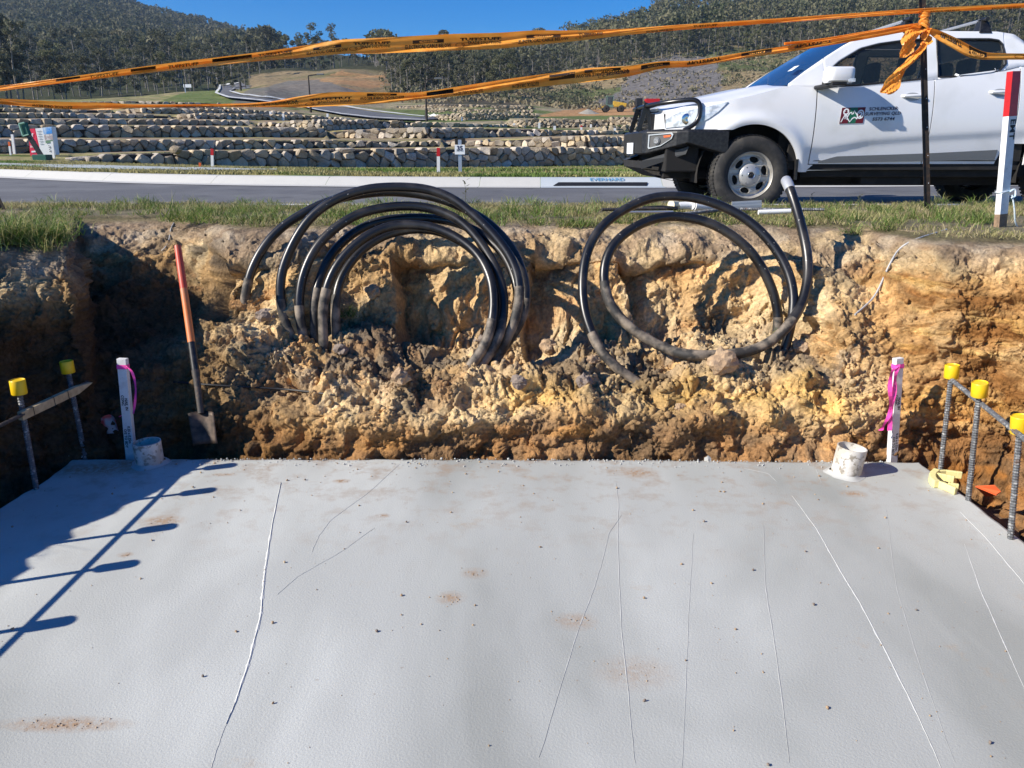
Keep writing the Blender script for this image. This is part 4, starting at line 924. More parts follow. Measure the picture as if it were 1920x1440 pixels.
us_t = np.concatenate([np.linspace(-700, -60, 40, endpoint=False), np.linspace(-60, 1560, 330, endpoint=False), np.linspace(1560, 3200, 60)])
Yg = np.concatenate([[0], np.cumsum(np.concatenate([np.full(330, .155), np.geomspace(.25, 18, 170)]))]); Yg = Yg * 1.0
nC, nY = len(us_t), len(Yg); TV = np.zeros((nC, nY, 3), np.float32); Tv = np.zeros((nC, nY)); TY = np.zeros((nC, nY))
for i, u in enumerate(us_t):
    L = col_pts(u); Y = np.minimum(L[0][0] + Yg, 900); v = np.interp(Y, [a[0] for a in L], [a[1] for a in L]); Tv[i] = v; TY[i] = Y
    dz = (720 - v) / FOC; dy = math.cos(PITCH) + dz * math.sin(PITCH); t = Y / dy
    TV[i, :, 0] = (u - 960) / FOC * t; TV[i, :, 1] = Y; TV[i, :, 2] = CAMH + (-math.sin(PITCH) + dz * math.cos(PITCH)) * t
Pt = TV.reshape(-1, 3)
rough_ = np.clip((Pt[:, 1] - 95) / 150, 0, 1) ** 1.0
Pt[:, 2] += (.012 * fbm(Pt, (1.5, 1.5, .1), 3, 301) * (Pt[:, 1] > 14) + rough_ * 3.0 * fbm(Pt, (.05, .05, 0), 3, 311)) * (np.tile(np.arange(nY), nC) > 0)
def ground(u, Y):
    """point on the terrain in sight column u at distance Y"""
    i = int(np.clip(np.searchsorted(us_t, u), 1, nC - 1)); t = (u - us_t[i-1]) / (us_t[i] - us_t[i-1]); r = []
    for q in (i - 1, i): r.append(np.array([np.interp(Y, TY[q], TV[q, :, c]) for c in range(3)]))
    return Vector(r[0] * (1 - t) + r[1] * t)
def drape(u, v, Ymin=30):
    i = int(np.clip(np.searchsorted(us_t, u), 1, nC - 1)); yy = TY[i]; vv_ = Tv[i]; m_ = (yy > Ymin) & (vv_ <= v)
    j = int(np.argmax(m_)) if m_.any() else nY - 1; return ground(u, float(yy[j]))
UU = np.repeat(us_t[:, None], nY, 1).ravel(); VV = Tv.ravel(); YY = TY.ravel()
def inpoly(u, v, poly):
    c = np.zeros(len(u), bool); n = len(poly)
    for i in range(n):
        x0, y0 = poly[i]; x1, y1 = poly[(i+1) % n]
        if y0 == y1: continue
        k_ = ((y0 > v) != (y1 > v)) & (u < (x1 - x0) * (v - y0) / (y1 - y0) + x0); c ^= k_
    return c
g1_, g2_ = fbm(Pt, (.9, .9, .2), 3, 321), fbm(Pt, (.12, .12, .1), 4, 331)
straw, green, soilc, dry, scree, forest, orange_, gravel = C(.30,.27,.12), C(.10,.14,.035), C(.27,.20,.14), C(.25,.19,.105), C(.155,.145,.14), C(.028,.035,.016), C(.40,.22,.10), C(.30,.28,.23)
cT = mixc(np.tile(straw, (len(Pt), 1)), green, sstep(-.1, .3, g1_)); cT = mixc(cT, soilc, sstep(.05, .3, fbm(Pt, (.6, 1.6, .1), 3, 341)) * (YY > 15.5) * .8)
cT = mixc(cT, mixc(np.tile(soilc, (len(Pt), 1)), C(.30,.26,.12), sstep(-.1, .2, g1_)), (YY > 24) * 1.0 * (YY < 70))
midf = (YY >= 44) & (UU > 560); cT = mixc(cT, mixc(np.tile(C(.12,.15,.05), (len(Pt), 1)), C(.30,.25,.16), sstep(-.2, .25, g2_)), midf * 1.0)
hill = sstep(100, 118, YY); cT = mixc(cT, mixc(np.tile(dry, (len(Pt), 1)), C(.10,.115,.045), sstep(-.12, .2, fbm(Pt, (.07, .07, .1), 4, 351))), hill * (UU > 440))
cT = mixc(cT, orange_, inpoly(UU, VV, [(470,178),(560,150),(640,138),(720,140),(735,160),(640,172),(560,168)]) * sstep(-.3, .1, g2_) * .8)
cT = mixc(cT, C(.17,.16,.14), inpoly(UU, VV, [(430,192),(470,165),(540,152),(600,150),(680,170),(660,192),(560,198)]) * .9)
cT = mixc(cT, C(.10,.15,.04), inpoly(UU, VV, [(290,195),(330,178),(370,168),(420,170),(450,185),(430,196)]) * .7)
cT = mixc(cT, scree, inpoly(UU + 14 * g2_.astype(float) * 2, VV, [(1085,204),(1150,168),(1215,124),(1262,108),(1330,112),(1350,150),(1362,190),(1330,210),(1180,210)]) * .95)
cT = mixc(cT, orange_ * 1.1, inpoly(UU, VV, [(1000,219),(1060,206),(1130,202),(1250,196),(1420,180),(1460,150),(1640,110),(1640,125),(1470,172),(1300,214),(1180,216)]) * .9)
treez = ((UU < 470) & (YY > 100)) | ((UU < 735) & (YY > 190)) | ((UU >= 735) & (UU < 1090) & (YY > 118 + 0 * UU)) | (inpoly(UU, VV, [(880,-400),(880,178),(960,172),(1090,128),(1180,110),(1300,96),(1500,84),(3300,60),(3300,-400)]))
treez &= ~inpoly(UU, VV, [(880,205),(960,170),(1060,135),(1090,128),(1200,108),(1200,220),(880,220)])
cT = mixc(cT, forest, treez * .9)
pitd = inpoly(UU, VV, [(795,200),(800,178),(850,172),(930,178),(985,200),(1000,215),(900,200)]); cT = mixc(cT, C(.06,.05,.04), pitd * .85)
me = np_mesh('terrain', Pt, np.stack([(np.arange(nC-1)[:, None]*nY + np.arange(nY-1)[None]).ravel() + k_ for k_ in (0, nY, nY+1, 1)], 1), True); set_col(me, cT)
M['terrain'] = attr_mat('terrain', .95, .1, .35, 1.2, bump=[(1.2, .6, .25, 6), (12, .6, .05, 4)])
tag(link('terrain', me, None, M['terrain']), 'grassed terraces and dry hillsides beyond the road', kind='structure')

# footpath along the far side, left
mb = MB(); rows = []
for u in np.linspace(-420, 520, 40):
    ki = int(np.clip(np.searchsorted(kus, u), 1, len(kb) - 1)); Yk = kb[ki].y
    wdt = 1.5 * min(1, (540 - u) / 300); Yc = Yk + 2.3
    a = ground(u, Yc - wdt * .5); b = ground(u, Yc + wdt * .5); rows.append([a + Vector((0, 0, .045)), b + Vector((0, 0, .055))])
M['path'] = mat('path', (.40, .43, .42), .85, noise=(4, (.33, .36, .35), .4, .7, 3))
tag(mb.grid(rows).build('footpath', M['path']), kind='structure')

# distant estate road with pale kerbs
def strip(name, cl, m, w, dz=.05, kind='structure'):
    mb = MB(); P_ = [drape(u, v) for u, v in cl]; P_ = resamp(P_, 2.0); rows = []
    for i, p in enumerate(P_):
        n = nrm2(P_, i); rows.append([p + n * w / 2 + Vector((0, 0, dz)), p - n * w / 2 + Vector((0, 0, dz))])
    return tag(mb.grid(rows).build(name, m), kind=kind)
def pstrip(name, a, b, m, dz=.06):
    mb = MB(); n = 30
    def s_(pl, t):
        pl_ = [(i / (len(pl)-1), *q) for i, q in enumerate(pl)]; return np.interp(t, [q[0] for q in pl_], [q[1] for q in pl_]), np.interp(t, [q[0] for q in pl_], [q[2] for q in pl_])
    rows = []
    for i in range(n + 1):
        t = i / n; ua, va = s_(a, t); ub, vb_ = s_(b, t); pa = drape(ua, va, 56); pb = drape(ub, vb_, 56); rows.append([pa.lerp(pb, j / 4) + Vector((0, 0, dz)) for j in range(5)])
    return tag(mb.grid(rows).build(name, m), kind='structure')
M['pale_kerb'] = mat('pale_kerb', (.62, .62, .58), .8)
pstrip('estate_road', [(596,199),(640,203),(700,212),(770,220),(824,225)], [(560,200),(590,208),(640,217),(700,224),(780,228)], M['asphalt'], .10)
pstrip('estate_road_kerb', [(604,198.3),(650,202.4),(705,211),(775,219.4),(822,224)], [(598,199.2),(643,203.6),(702,212.3),(772,220.4),(820,225)], M['pale_kerb'], .2)
pstrip('estate_road_kerb', [(560,200),(590,208),(640,217),(700,224),(800,229)], [(557,200.4),(587,208.7),(637,217.9),(697,224.8),(796,229.7)], M['pale_kerb'], .2)
pstrip('estate_road', [(560,196),(500,187),(450,181),(430,175),(440,168),(470,162)], [(545,200),(490,192),(430,186),(408,178),(415,168),(455,161)], M['asphalt'], .12)
pstrip('estate_road_kerb', [(560,195),(500,186),(452,180),(432,174.5),(442,167.5),(472,161.5)], [(558,196.6),(500,188),(450,182),(430,176),(439,168.6),(470,162.4)], M['pale_kerb'], .25)
pstrip('estate_road_kerb', [(545,200),(490,192),(430,186),(408,178),(415,168),(455,161)], [(545,202),(490,193.8),(426,187.6),(403,178.5),(411,167),(455,160)], M['pale_kerb'], .25)

# ---- dry-stone walls: every stone fitted to its neighbours
M['stone'] = mat('stone', (.46, .375, .265), .9, noise=[(5, (.29, .235, .17), .4, .65, 4), (22, (.54, .46, .33), .5, .7, 4)], bump=[(18, .7, .03, 5), (70, .5, .008, 3)])
def add_rand(m, amt=.35):
    t = m.node_tree; b = t.nodes['Principled BSDF']; src = b.inputs['Base Color'].links[0].from_socket; oi = t.nodes.new('ShaderNodeObjectInfo')
    mr = t.nodes.new('ShaderNodeMapRange'); mr.inputs[3].default_value = 1 - amt; mr.inputs[4].default_value = 1 + amt; t.links.new(oi.outputs['Random'], mr.inputs[0])
    hv = t.nodes.new('ShaderNodeHueSaturation'); t.links.new(mr.outputs[0], hv.inputs['Value']); t.links.new(src, hv.inputs['Color'])
    m2 = t.nodes.new('ShaderNodeMath'); m2.operation = 'MULTIPLY_ADD'; m2.inputs[1].default_value = 7.3; t.links.new(oi.outputs['Random'], m2.inputs[0]); fr = t.nodes.new('ShaderNodeMath'); fr.operation = 'FRACT'; t.links.new(m2.outputs[0], fr.inputs[0])
    mr2 = t.nodes.new('ShaderNodeMapRange'); mr2.inputs[3].default_value = .7; mr2.inputs[4].default_value = 1.25; t.links.new(fr.outputs[0], mr2.inputs[0]); t.links.new(mr2.outputs[0], hv.inputs['Saturation'])
    t.links.new(hv.outputs[0], b.inputs['Base Color'])
add_rand(M['stone'])
M['joint'] = mat('joint', (.05, .042, .034), .95)
M['block'] = mat('block', (.44, .35, .23), .9, noise=(3, (.30, .25, .19), .4, .65, 4))
def clip(poly, m_, n_):   # keep side where (p-m).n <= 0
    out = []
    for i in range(len(poly)):
        a, b = poly[i], poly[(i+1) % len(poly)]; da = (a[0]-m_[0])*n_[0] + (a[1]-m_[1])*n_[1]; db = (b[0]-m_[0])*n_[0] + (b[1]-m_[1])*n_[1]
        if da <= 0: out.append(a)
        if (da < 0) != (db < 0) and da != db: t = da / (da - db); out.append((a[0] + (b[0]-a[0])*t, a[1] + (b[1]-a[1])*t))
    return out
rng = random.Random(11)
def stone_wall(name, label, segs, sw, sh, joined=False, mat_=None, group=None, regular=0, umin=-60, umax=1330):
    root = empty(name); base0 = None
    tag(root, label, 'wall', group); allmb = MB(); core = MB(); count = 0
    for sg in segs:
        sg = [q for q in sg]
        P0 = [at(u, vb_, Y=Y) for u, Y, vb_, vt in sg]; P1 = [at(u, vt, Y=Y) for u, Y, vb_, vt in sg]
        S = [0]
        for a, b in zip(P0[:-1], P0[1:]): S.append(S[-1] + math.hypot(b.x - a.x, b.y - a.y))
        if base0 is None: base0 = P0[len(P0)//2].copy()
        def pt(s, h, off):
            x = np.interp(s, S, [p.x for p in P0]); y = np.interp(s, S, [p.y for p in P0]); z = np.interp(s, S, [p.z for p in P0]) + h
            j = int(np.clip(np.searchsorted(S, s), 1, len(S) - 1)); d = P0[j] - P0[j-1]; n = Vector((d.y, -d.x, 0)).normalized()
            return Vector((x + n.x * off, y + n.y * off, z))
        def top(s): return float(np.interp(s, S, [q.z - p.z for p, q in zip(P0, P1)]))
        Lw = S[-1]; seeds = []
        hmax = max(top(s) for s in S); nr_ = max(1, round(hmax / sh)); rh = hmax / nr_
        for r_ in range(-1, nr_ + 2):
            s = -sw + (r_ % 2) * sw * .5
            while s < Lw + sw:
                w_ = sw * (rng.uniform(.65, 1.45) if not regular else rng.uniform(.8, 1.2)); j_ = (.30 if not regular else .06)
                seeds.append((s + w_ / 2, (r_ + .5) * rh + rng.uniform(-j_, j_) * rh)); s += w_
        for k_, (sx, sy) in enumerate(seeds):
            if sx < 0 or sx > Lw: continue
            tp_ = top(sx)
            if sy > tp_ - .02 or sy < -.25 * rh: continue
            poly = [(sx - sw*1.1, sy - rh*1.2), (sx + sw*1.1, sy - rh*1.2), (sx + sw*1.1, sy + rh*1.2), (sx - sw*1.1, sy + rh*1.2)]
            for (qx, qy) in seeds:
                if (qx, qy) == (sx, sy) or abs(qx - sx) > sw * 2.3 or abs(qy - sy) > rh * 2.4: continue
                poly = clip(poly, ((sx+qx)/2, (sy+qy)/2), (qx - sx, qy - sy))
                if len(poly) < 3: break
            tmax = tp_ + rng.uniform(-.02, .09) * rh * 2
            poly = clip(poly, (0, tmax), (0, 1)); poly = clip(poly, (0, -.1), (0, -1)); poly = clip(poly, (-.02, 0), (-1, 0)); poly = clip(poly, (Lw + .02, 0), (1, 0))
            if len(poly) < 3: continue
            # cut corners so the outline is a rounded polygon
            q2 = []
            for i in range(len(poly)):
                a, b = poly[i], poly[(i+1) % len(poly)]
                if math.hypot(b[0]-a[0], b[1]-a[1]) < .02: continue
                q2 += [(a[0]*.87 + b[0]*.13, a[1]*.87 + b[1]*.13), (a[0]*.13 + b[0]*.87, a[1]*.13 + b[1]*.87)]
            poly = q2
            if len(poly) < 4: continue
            c_ = (sum(p[0] for p in poly)/len(poly), sum(p[1] for p in poly)/len(poly)); sz = min(sw, rh)
            pr = rng.uniform(.0, .28) * sz; tx, tz = rng.uniform(-.5, .5), rng.uniform(-.5, .5); n = len(poly)
            def ring(f, off): return [pt(min(max(c_[0] + (p[0]-c_[0])*f, -.02), Lw + .02), c_[1] + (p[1]-c_[1])*f, off + (p[0]-c_[0])*tx*(off > 0) + (p[1]-c_[1])*tz*(off > 0)) for p in poly]
            vs = ring(.95, -.22) + ring(.975, .02 + pr*.3) + ring(.84, .055 + pr) + [pt(c_[0] + rng.uniform(-.2,.2)*sw, c_[1] + rng.uniform(-.2,.2)*rh, .07 + pr)]
            fs = [(i, (i+1) % n, n + (i+1) % n, n + i) for i in range(n)] + [(n+i, n+(i+1) % n, 2*n+(i+1) % n, 2*n+i) for i in range(n)] + [(2*n+i, 2*n+(i+1) % n, 3*n) for i in range(n)]
            if joined or count >= 298: allmb.add(vs, fs)
            else:
                m_ = MB(); m_.add(vs, fs); o = m_.build('stone', mat_ or M['stone'], root); count += 1
        for i in range(len(P0) - 1):
            n_ = 4; rows = []
            for k_ in range(n_ + 1):
                s = S[i] + (S[i+1] - S[i]) * k_ / n_; rows.append([pt(s, -.3, -.04), pt(s, top(s) - .05, -.04), pt(s, top(s) - .04, -.4)])
            core.grid(rows)
    core.build('rubble_core', M['joint'], root)
    if allmb.v:
        o = allmb.build('stones', mat_ or M['stone'], root); o['kind'] = 'stuff'
    return root
LBL = {'w1': 'long dark boulder wall nearest the road, directly behind the grass strip with the lot sign', 'w2': 'second boulder wall back from the road, with a sunlit cream stretch behind the lot sign',
 'w3': 'third boulder wall back from the road, top edge passing just above the red and white sale board', 'w4': 'fourth boulder wall back, low and stepping down towards the estate road',
 'w5': 'fifth stone terrace wall back from the road, low with a short bright corner', 'w6': 'sixth stone terrace wall back, thin line just under the lower orange tape', 'w7': 'seventh stone terrace wall back, mostly hidden behind the lower orange tape', 'w8': 'topmost thin stone wall at the foot of the green mound'}
SZ = {'w1': (.40,.24), 'w2': (.37,.22), 'w3': (.40,.25), 'w4': (.36,.22), 'w5': (.40,.22), 'w6': (.40,.22), 'w7': (.42,.2), 'w8': (.5,.2)}
def trim(segs, umin=-90, umax=1300):
    out = []
    for sg in segs:
        a = [q for q in sg if umin <= q[0] <= umax]
        us_ = [q[0] for q in sg]
        lo, hi = max(umin, us_[0]), min(umax, us_[-1])
        if lo >= hi: continue
        f = lambda u: tuple([u] + [float(np.interp(u, us_, [q[j] for q in sg])) for j in (1, 2, 3)])
        mid = [q for q in sg if lo < q[0] < hi]; out.append([f(lo)] + mid + [f(hi)])
    return out
for k_ in ('w1','w2','w3','w4','w5','w6','w7','w8'):
    stone_wall('stone_wall', LBL[k_], trim(WALLS[k_]), *SZ[k_], group='dry stone terrace walls', joined=(k_ in ('w7', 'w8')))
FL = {'f1': 'curved blockwork retaining wall in shade, left of the two rounded ones across the valley', 'f2': 'longer curved blockwork wall with a sunlit yellow end beside the bull bar', 'f3': 'low curved blockwork wall half hidden by the bull bar of the pickup', 'f4': 'lower tan blockwork tier below the dark gully', 'f5': 'upper tan blockwork tier below the dark gully', 'f6': ''}
for k_ in ('f1','f2','f3','f4','f5'):
    stone_wall('block_wall', FL[k_], WALLS[k_], .42, .17, True, M['block'], 'blockwork walls across the valley', 1)
# cast-off boulders on the footpath verge at the left
def rock(name, loc, r, label, m=None, sc=(1,1,1), seed=0, kind_cat='rock', par=None, group=None, sub=2, rough=.35):
    bm = bmesh.new(); bmesh.ops.create_icosphere(bm, subdivisions=sub, radius=1); V_ = np.array([v.co for v in bm.verts], np.float32)
    d = 1 + rough * fbm(V_ + seed * 3.3, 1.3, 2, seed) + rough * .5 * fbm(V_ + seed, 3.5, 2, seed + 5)
    f1_, f2_, _ = worley(V_ + seed * 1.7, 1.4, seed); d *= .8 + .3 * np.clip(f2_ - f1_, 0, .6)
    for v, q in zip(bm.verts, d): v.co = Vector((v.co.x * q * sc[0], v.co.y * q * sc[1], v.co.z * q * sc[2])) * r
    me_ = bpy.data.meshes.new(name); bm.to_mesh(me_); bm.free(); o = link(name, me_, par, m or M['stone']); o.location = loc
    o.rotation_euler = (0, 0, seed * 1.3)
    if label: tag(o, label, kind_cat, group)
    return o
p_ = at(150, 302, Y=21.4); rock('boulder', p_, .30, 'flat low boulder lying at the left end of the nearest stone wall', sc=(1.4, .8, .55), seed=3)
p_ = at(330, 281, Y=22.6); rock('boulder', p_, .22, 'large angular boulder perched on top of the nearest stone wall', sc=(1.5, .8, .7), seed=9)
# ================================================================ TREES
def leaf_mat(name, base, c2, tr=.25):
    m = mat(name, base, .75, spec=.2, noise=(.8, c2, .35, .65, 3)); t = m.node_tree; b = t.nodes['Principled BSDF']; add_rand(m, .30)
    src = b.inputs['Base Color'].links[0].from_socket; tl = t.nodes.new('ShaderNodeBsdfTranslucent'); t.links.new(src, tl.inputs[0]); ms = t.nodes.new('ShaderNodeMixShader'); ms.inputs[0].default_value = tr
    t.links.new(b.outputs[0], ms.inputs[1]); t.links.new(tl.outputs[0], ms.inputs[2]); t.links.new(ms.outputs[0], t.nodes['Material Output'].inputs[0]); return m
M['gum_leaf'] = leaf_mat('gum_leaf', (.105, .118, .062), (.165, .155, .09), .3)
M['gum_bark'] = mat('gum_bark', (.30, .27, .23), .9, noise=(3, (.12, .10, .085), .4, .65, 4))
rs = np.random.RandomState(5)
def leaf_quads(cent, size, rs):
    n = len(cent); a = rs.normal(size=(n, 3)); a /= np.linalg.norm(a, axis=1, keepdims=True); b = np.cross(a, rs.normal(size=(n, 3))); b /= np.linalg.norm(b, axis=1, keepdims=True)
    s = (size * rs.uniform(.6, 1.3, n))[:, None]; a = a * s; b = b * s * .62
    return np.stack([cent - a, cent - b * .9, cent + a, cent + b * .9], 1).reshape(-1, 3)
def tree_variant(h, wid, nl, leafs, seed, trunk=True, lowc=.35, fork=False):
    r_ = np.random.RandomState(seed); mbt = MB(); lean = r_.uniform(-.06, .06, 2) * h
    tp = [Vector((lean[0] * (t**1.5) + .012 * h * math.sin(t * 5 + seed), lean[1] * t, h * .93 * t)) for t in np.linspace(0, 1, 7)]
    mbt.tube(tp, [h * .013 * (1 - .75 * t) + .02 for t in np.linspace(0, 1, 7)], 6); cents = []
    nb = nl
    for k_ in range(nb):
        t = lowc + (.97 - lowc) * (k_ + r_.uniform(0, .8)) / nb; q = tp[0].lerp(tp[-1], 0); i_ = min(5, int(t * 6)); q = tp[i_].lerp(tp[i_ + 1], t * 6 - i_)
        a = r_.uniform(0, 6.28); reach = wid * r_.uniform(.25, 1.0) * (1.05 - .6 * abs(t - .6)); rise = h * r_.uniform(.03, .12)
        e = q + Vector((math.cos(a) * reach, math.sin(a) * reach, rise)); mbt.tube([q, q.lerp(e, .5) + Vector((0, 0, rise * .15)), e], [.006 * h, .004 * h, .002 * h], 4, caps=False)
        cents.append((e, wid * r_.uniform(.26, .48)))
    cents.append((tp[-1] + Vector((0, 0, h * .02)), wid * .35))
    cc = []
    per = leafs // len(cents)
    for c_, r0 in cents:
        d = r_.normal(size=(per, 3)); d /= np.linalg.norm(d, axis=1, keepdims=True); rad = r0 * r_.uniform(.35, 1.0, per) ** .6
        p = np.array(c_) + d * rad[:, None] * np.array([1, 1, .72]); cc.append(p)
    cc = np.concatenate(cc); return mbt, cc
def leaf_mesh(name, cc, size, seed):
    V_ = leaf_quads(cc, size, np.random.RandomState(seed)); n = len(cc); return np_mesh(name, V_, np.arange(4 * n).reshape(n, 4))
variants = []
for k_, (h, wd, nl, lf, lc) in enumerate([(14, 3.2, 11, 1500, .18), (16, 3.0, 12, 1500, .22), (13, 3.8, 12, 1700, .12), (15, 2.4, 10, 1200, .25), (11, 3.3, 10, 1300, .12), (17, 3.4, 9, 950, .5), (12, 2.6, 9, 1100, .1)]):
    mbt, cc = tree_variant(h, wd, nl, lf, 40 + k_, lowc=lc); tm = mbt.mesh('trunk'); tm.materials.append(M['gum_bark']); lm = leaf_mesh('crown', cc, .27, k_); lm.materials.append(M['gum_leaf']); variants.append((h, tm, lm))
tr_rng = random.Random(3)
def plant_tree(u, Y, vtop, label, group, var=None, wide=1.0):
    g_ = ground(u, Y); top = at(u, vtop, Y=Y); h = max(3.5, top.z - g_.z); k_ = tr_rng.randrange(7) if var is None else var; hv, tm, lm = variants[k_]
    e = bpy.data.objects.new('gum_tree', None); COL.objects.link(e); e.location = g_ - Vector((0, 0, .1)); s = h / hv; e.scale = (s * wide, s * wide, s); e.rotation_euler = (0, 0, tr_rng.uniform(0, 6.28)); e.empty_display_size = .2
    tag(e, label, 'tree', group)
    for nm, m_ in (('trunk', tm), ('crown', lm)): o = bpy.data.objects.new(nm, m_); COL.objects.link(o); o.parent = e
    return e
def skyl(pts, u): return float(np.interp(u, [p[0] for p in pts], [p[1] for p in pts]))
# left belt: front trees, taller at the left edge
for i in range(64):
    u = -260 + (470 + 260) * (i + tr_rng.uniform(-.4, .4)) / 64; Y = tr_rng.uniform(108, 150); vt = skyl([(-260,-10),(0,15),(40,40),(70,85),(140,80),(200,95),(300,95),(420,95),(470,100)], u) + tr_rng.uniform(-12, 26)
    if u < 60: Y = tr_rng.uniform(92, 110)
    lab = 'tall gum at the left edge, standing above the belt behind the walls' if u < 60 else 'grey-green gum tree in the belt behind the stone terraces, left of the estate road'
    plant_tree(u, Y, vt, lab, 'tall gums at the left edge' if u < 60 else 'gums in the belt behind the terraces')
for i in range(44):
    u = -200 + 700 * (i + tr_rng.uniform(-.4, .4)) / 44; plant_tree(u, tr_rng.uniform(165, 230), skyl([(-200,10),(100,55),(300,62),(420,70),(500,66)], u) + tr_rng.uniform(-8, 18), 'gum tree in the second row of the left belt, below the wooded hill', 'second row of the left belt')
for i in range(30):
    u = 480 + 260 * (i + tr_rng.uniform(-.4, .4)) / 30; plant_tree(u, tr_rng.uniform(215, 260), skyl([(480,66),(530,60),(560,66),(600,72),(700,78),(740,80)], u) + tr_rng.uniform(-6, 14), 'gum tree above the orange earth bank, between the two tapes', 'gums above the orange earth bank')
for u, vt, lab in ((590, 46, 'tall airy gum with thin crown, left of the pair on the skyline over the tape'), (628, 48, 'broad airy gum on the skyline, right of the pair over the tape'), (505, 52, 'dense round gum at the foot of the wooded hill on the skyline'), (711, 55, 'small gum crown peeping over the upper tape near its first danger panel'), (833, 57, 'lone tiny gum crown above the middle of the upper tape'), (1016, 53, 'lone gum crown above the tape right of the second cable warning')):
    plant_tree(u, 235, vt, lab, None, 5 if vt < 50 else 4, 1.2)
# centre and right: front rows of the forest on the far slope
def band(n, u0, u1, Yf, tf, lab, grp, jit=12):
    for i in range(n):
        u = u0 + (u1 - u0) * (i + tr_rng.uniform(-.45, .45)) / n; Y = Yf(u) + tr_rng.uniform(-8, 14); g_ = ground(u, Y); vb_ = zv(Y, g_.z); plant_tree(u, Y, vb_ - tf(u) + tr_rng.uniform(-jit, jit), lab, grp)
band(40, 735, 960, lambda u: 125 + (u - 735) * .02, lambda u: 72, 'dark gum tree in the front row of the forest behind the far block walls', 'front row of the central forest')
band(34, 735, 1010, lambda u: 165 + (u - 735) * .08, lambda u: 62, 'gum tree in the second row of the central forest', 'second row of the central forest', 10)
band(34, 960, 1300, lambda u: 200 + (u - 960) * .05, lambda u: 52, 'gum tree along the lower edge of the forest above the dry slope', 'lower forest edge above the dry slope', 9)
band(40, 1290, 1960, lambda u: 218 - (u - 1290) * .06, lambda u: 56, 'slim gum tree on the ridge behind the parked pickup', 'gums on the ridge behind the pickup', 10)
for u, vt in ((1092,44),(1128,36),(1180,22),(1205,26),(1243,-2),(1262,6),(1290,-4),(1330,8)):
    plant_tree(u, 330, vt, 'skyline gum on the ridge, standing clear against the blue sky', 'skyline gums on the ridge', None, 1.1)
# the far woods that read as one mass
def woods(name, label, n, us_, Ys_, hts, keep, lf=95, size=.62, seed=1):
    r_ = np.random.RandomState(seed); base = []
    for k_ in range(6):
        _, cc = tree_variant(10, 3.1, 7, lf, 80 + k_ + seed, lowc=.3); base.append(cc)
    allc = []; tr_ = MB()
    for i in range(n):
        u = r_.uniform(*us_); Y = r_.uniform(Ys_[0], Ys_[1]); g_ = ground(u, Y); v = zv(Y, g_.z)
        if not keep(u, Y, v): continue
        h = r_.uniform(*hts); h *= .72 if u < 1060 and name == 'ridge_forest' else 1; cc = base[r_.randint(6)]; a = r_.uniform(0, 6.28); ca, sa = math.cos(a), math.sin(a); s = h / 10
        q = np.stack([cc[:, 0]*ca - cc[:, 1]*sa, cc[:, 0]*sa + cc[:, 1]*ca, cc[:, 2]], 1) * s + np.array(g_); allc.append(q)
        if Y < 420: tr_.tube([g_, g_ + Vector((0, 0, h * .8))], [.16, .07], 3, caps=False)
    cc = np.concatenate(allc); me_ = leaf_mesh(name, cc, size, seed); o = link(name, me_, None, None); me_.materials.append(M['wood_leaf']); tag(o, label, 'woodland', None, 'stuff')
    if tr_.v: t_ = tr_.build('trunks', M['gum_bark'], o); t_['kind'] = 'stuff'
    return o
M['wood_leaf'] = leaf_mat('wood_leaf', (.070, .085, .045), (.20, .185, .115), .3)
m_ = M['wood_leaf']; 
for nd in m_.node_tree.nodes:
    if nd.type == 'TEX_NOISE': nd.inputs['Scale'].default_value = .13
woods('hill_forest', 'dense eucalypt forest covering the big hill at the left', 3700, (-700, 520), (235, 720), (9, 13), lambda u, Y, v: not (u > 440 and Y > 640), 80, .85, 2)
woods('ridge_forest', 'eucalypt forest spread over the low ridge at the centre and right', 3300, (700, 3150), (190, 420), (8, 12), lambda u, Y, v: Y > 225 or (u < 960 and Y > 150), 90, .55, 4)
# scrub on the dry slope
cc = []; r_ = np.random.RandomState(9)
for i in range(700):
    u = r_.uniform(720, 1900); Y = r_.uniform(112, 215); g_ = ground(u, Y); v = zv(Y, g_.z)
    if inpoly(np.array([u]), np.array([v]), [(1095,204),(1150,168),(1215,124),(1262,108),(1330,112),(1350,150),(1362,190),(1330,210)])[0] and r_.rand() > .12: continue
    if u < 1000 and r_.rand() < .3: continue
    s = r_.uniform(.4, 1.3) * (1.6 if u < 1080 else 1); d = r_.normal(size=(34, 3)); d /= np.linalg.norm(d, axis=1, keepdims=True); cc.append(np.array(g_) + d * np.array([s, s, s * .7]) * r_.uniform(.4, 1, 34)[:, None] + [0, 0, s * .4])
me_ = leaf_mesh('scrub', np.concatenate(cc), .26, 4); me_.materials.append(M['wood_leaf']); tag(link('scrub', me_), 'low green scrub dotted over the dry hillside', 'scrub', None, 'stuff')
# tussock grass on the dry slope
n = 14000; r_ = np.random.RandomState(12); cc = []
for i in range(2600):
    u = r_.uniform(720, 1900); Y = r_.uniform(104, 210); g_ = ground(u, Y); cc.append(np.array(g_) + r_.normal(size=(5, 3)) * [.5, .5, .12] + [0, 0, .2])
M['dry_tuft'] = leaf_mat('dry_tuft', (.30, .24, .13), (.22, .18, .09), .2)
me_ = leaf_mesh('dry_tussocks', np.concatenate(cc), .30, 6); me_.materials.append(M['dry_tuft']); tag(link('dry_tussocks', me_), 'straw coloured tussocks over the dry hillside', 'grass', None, 'stuff')
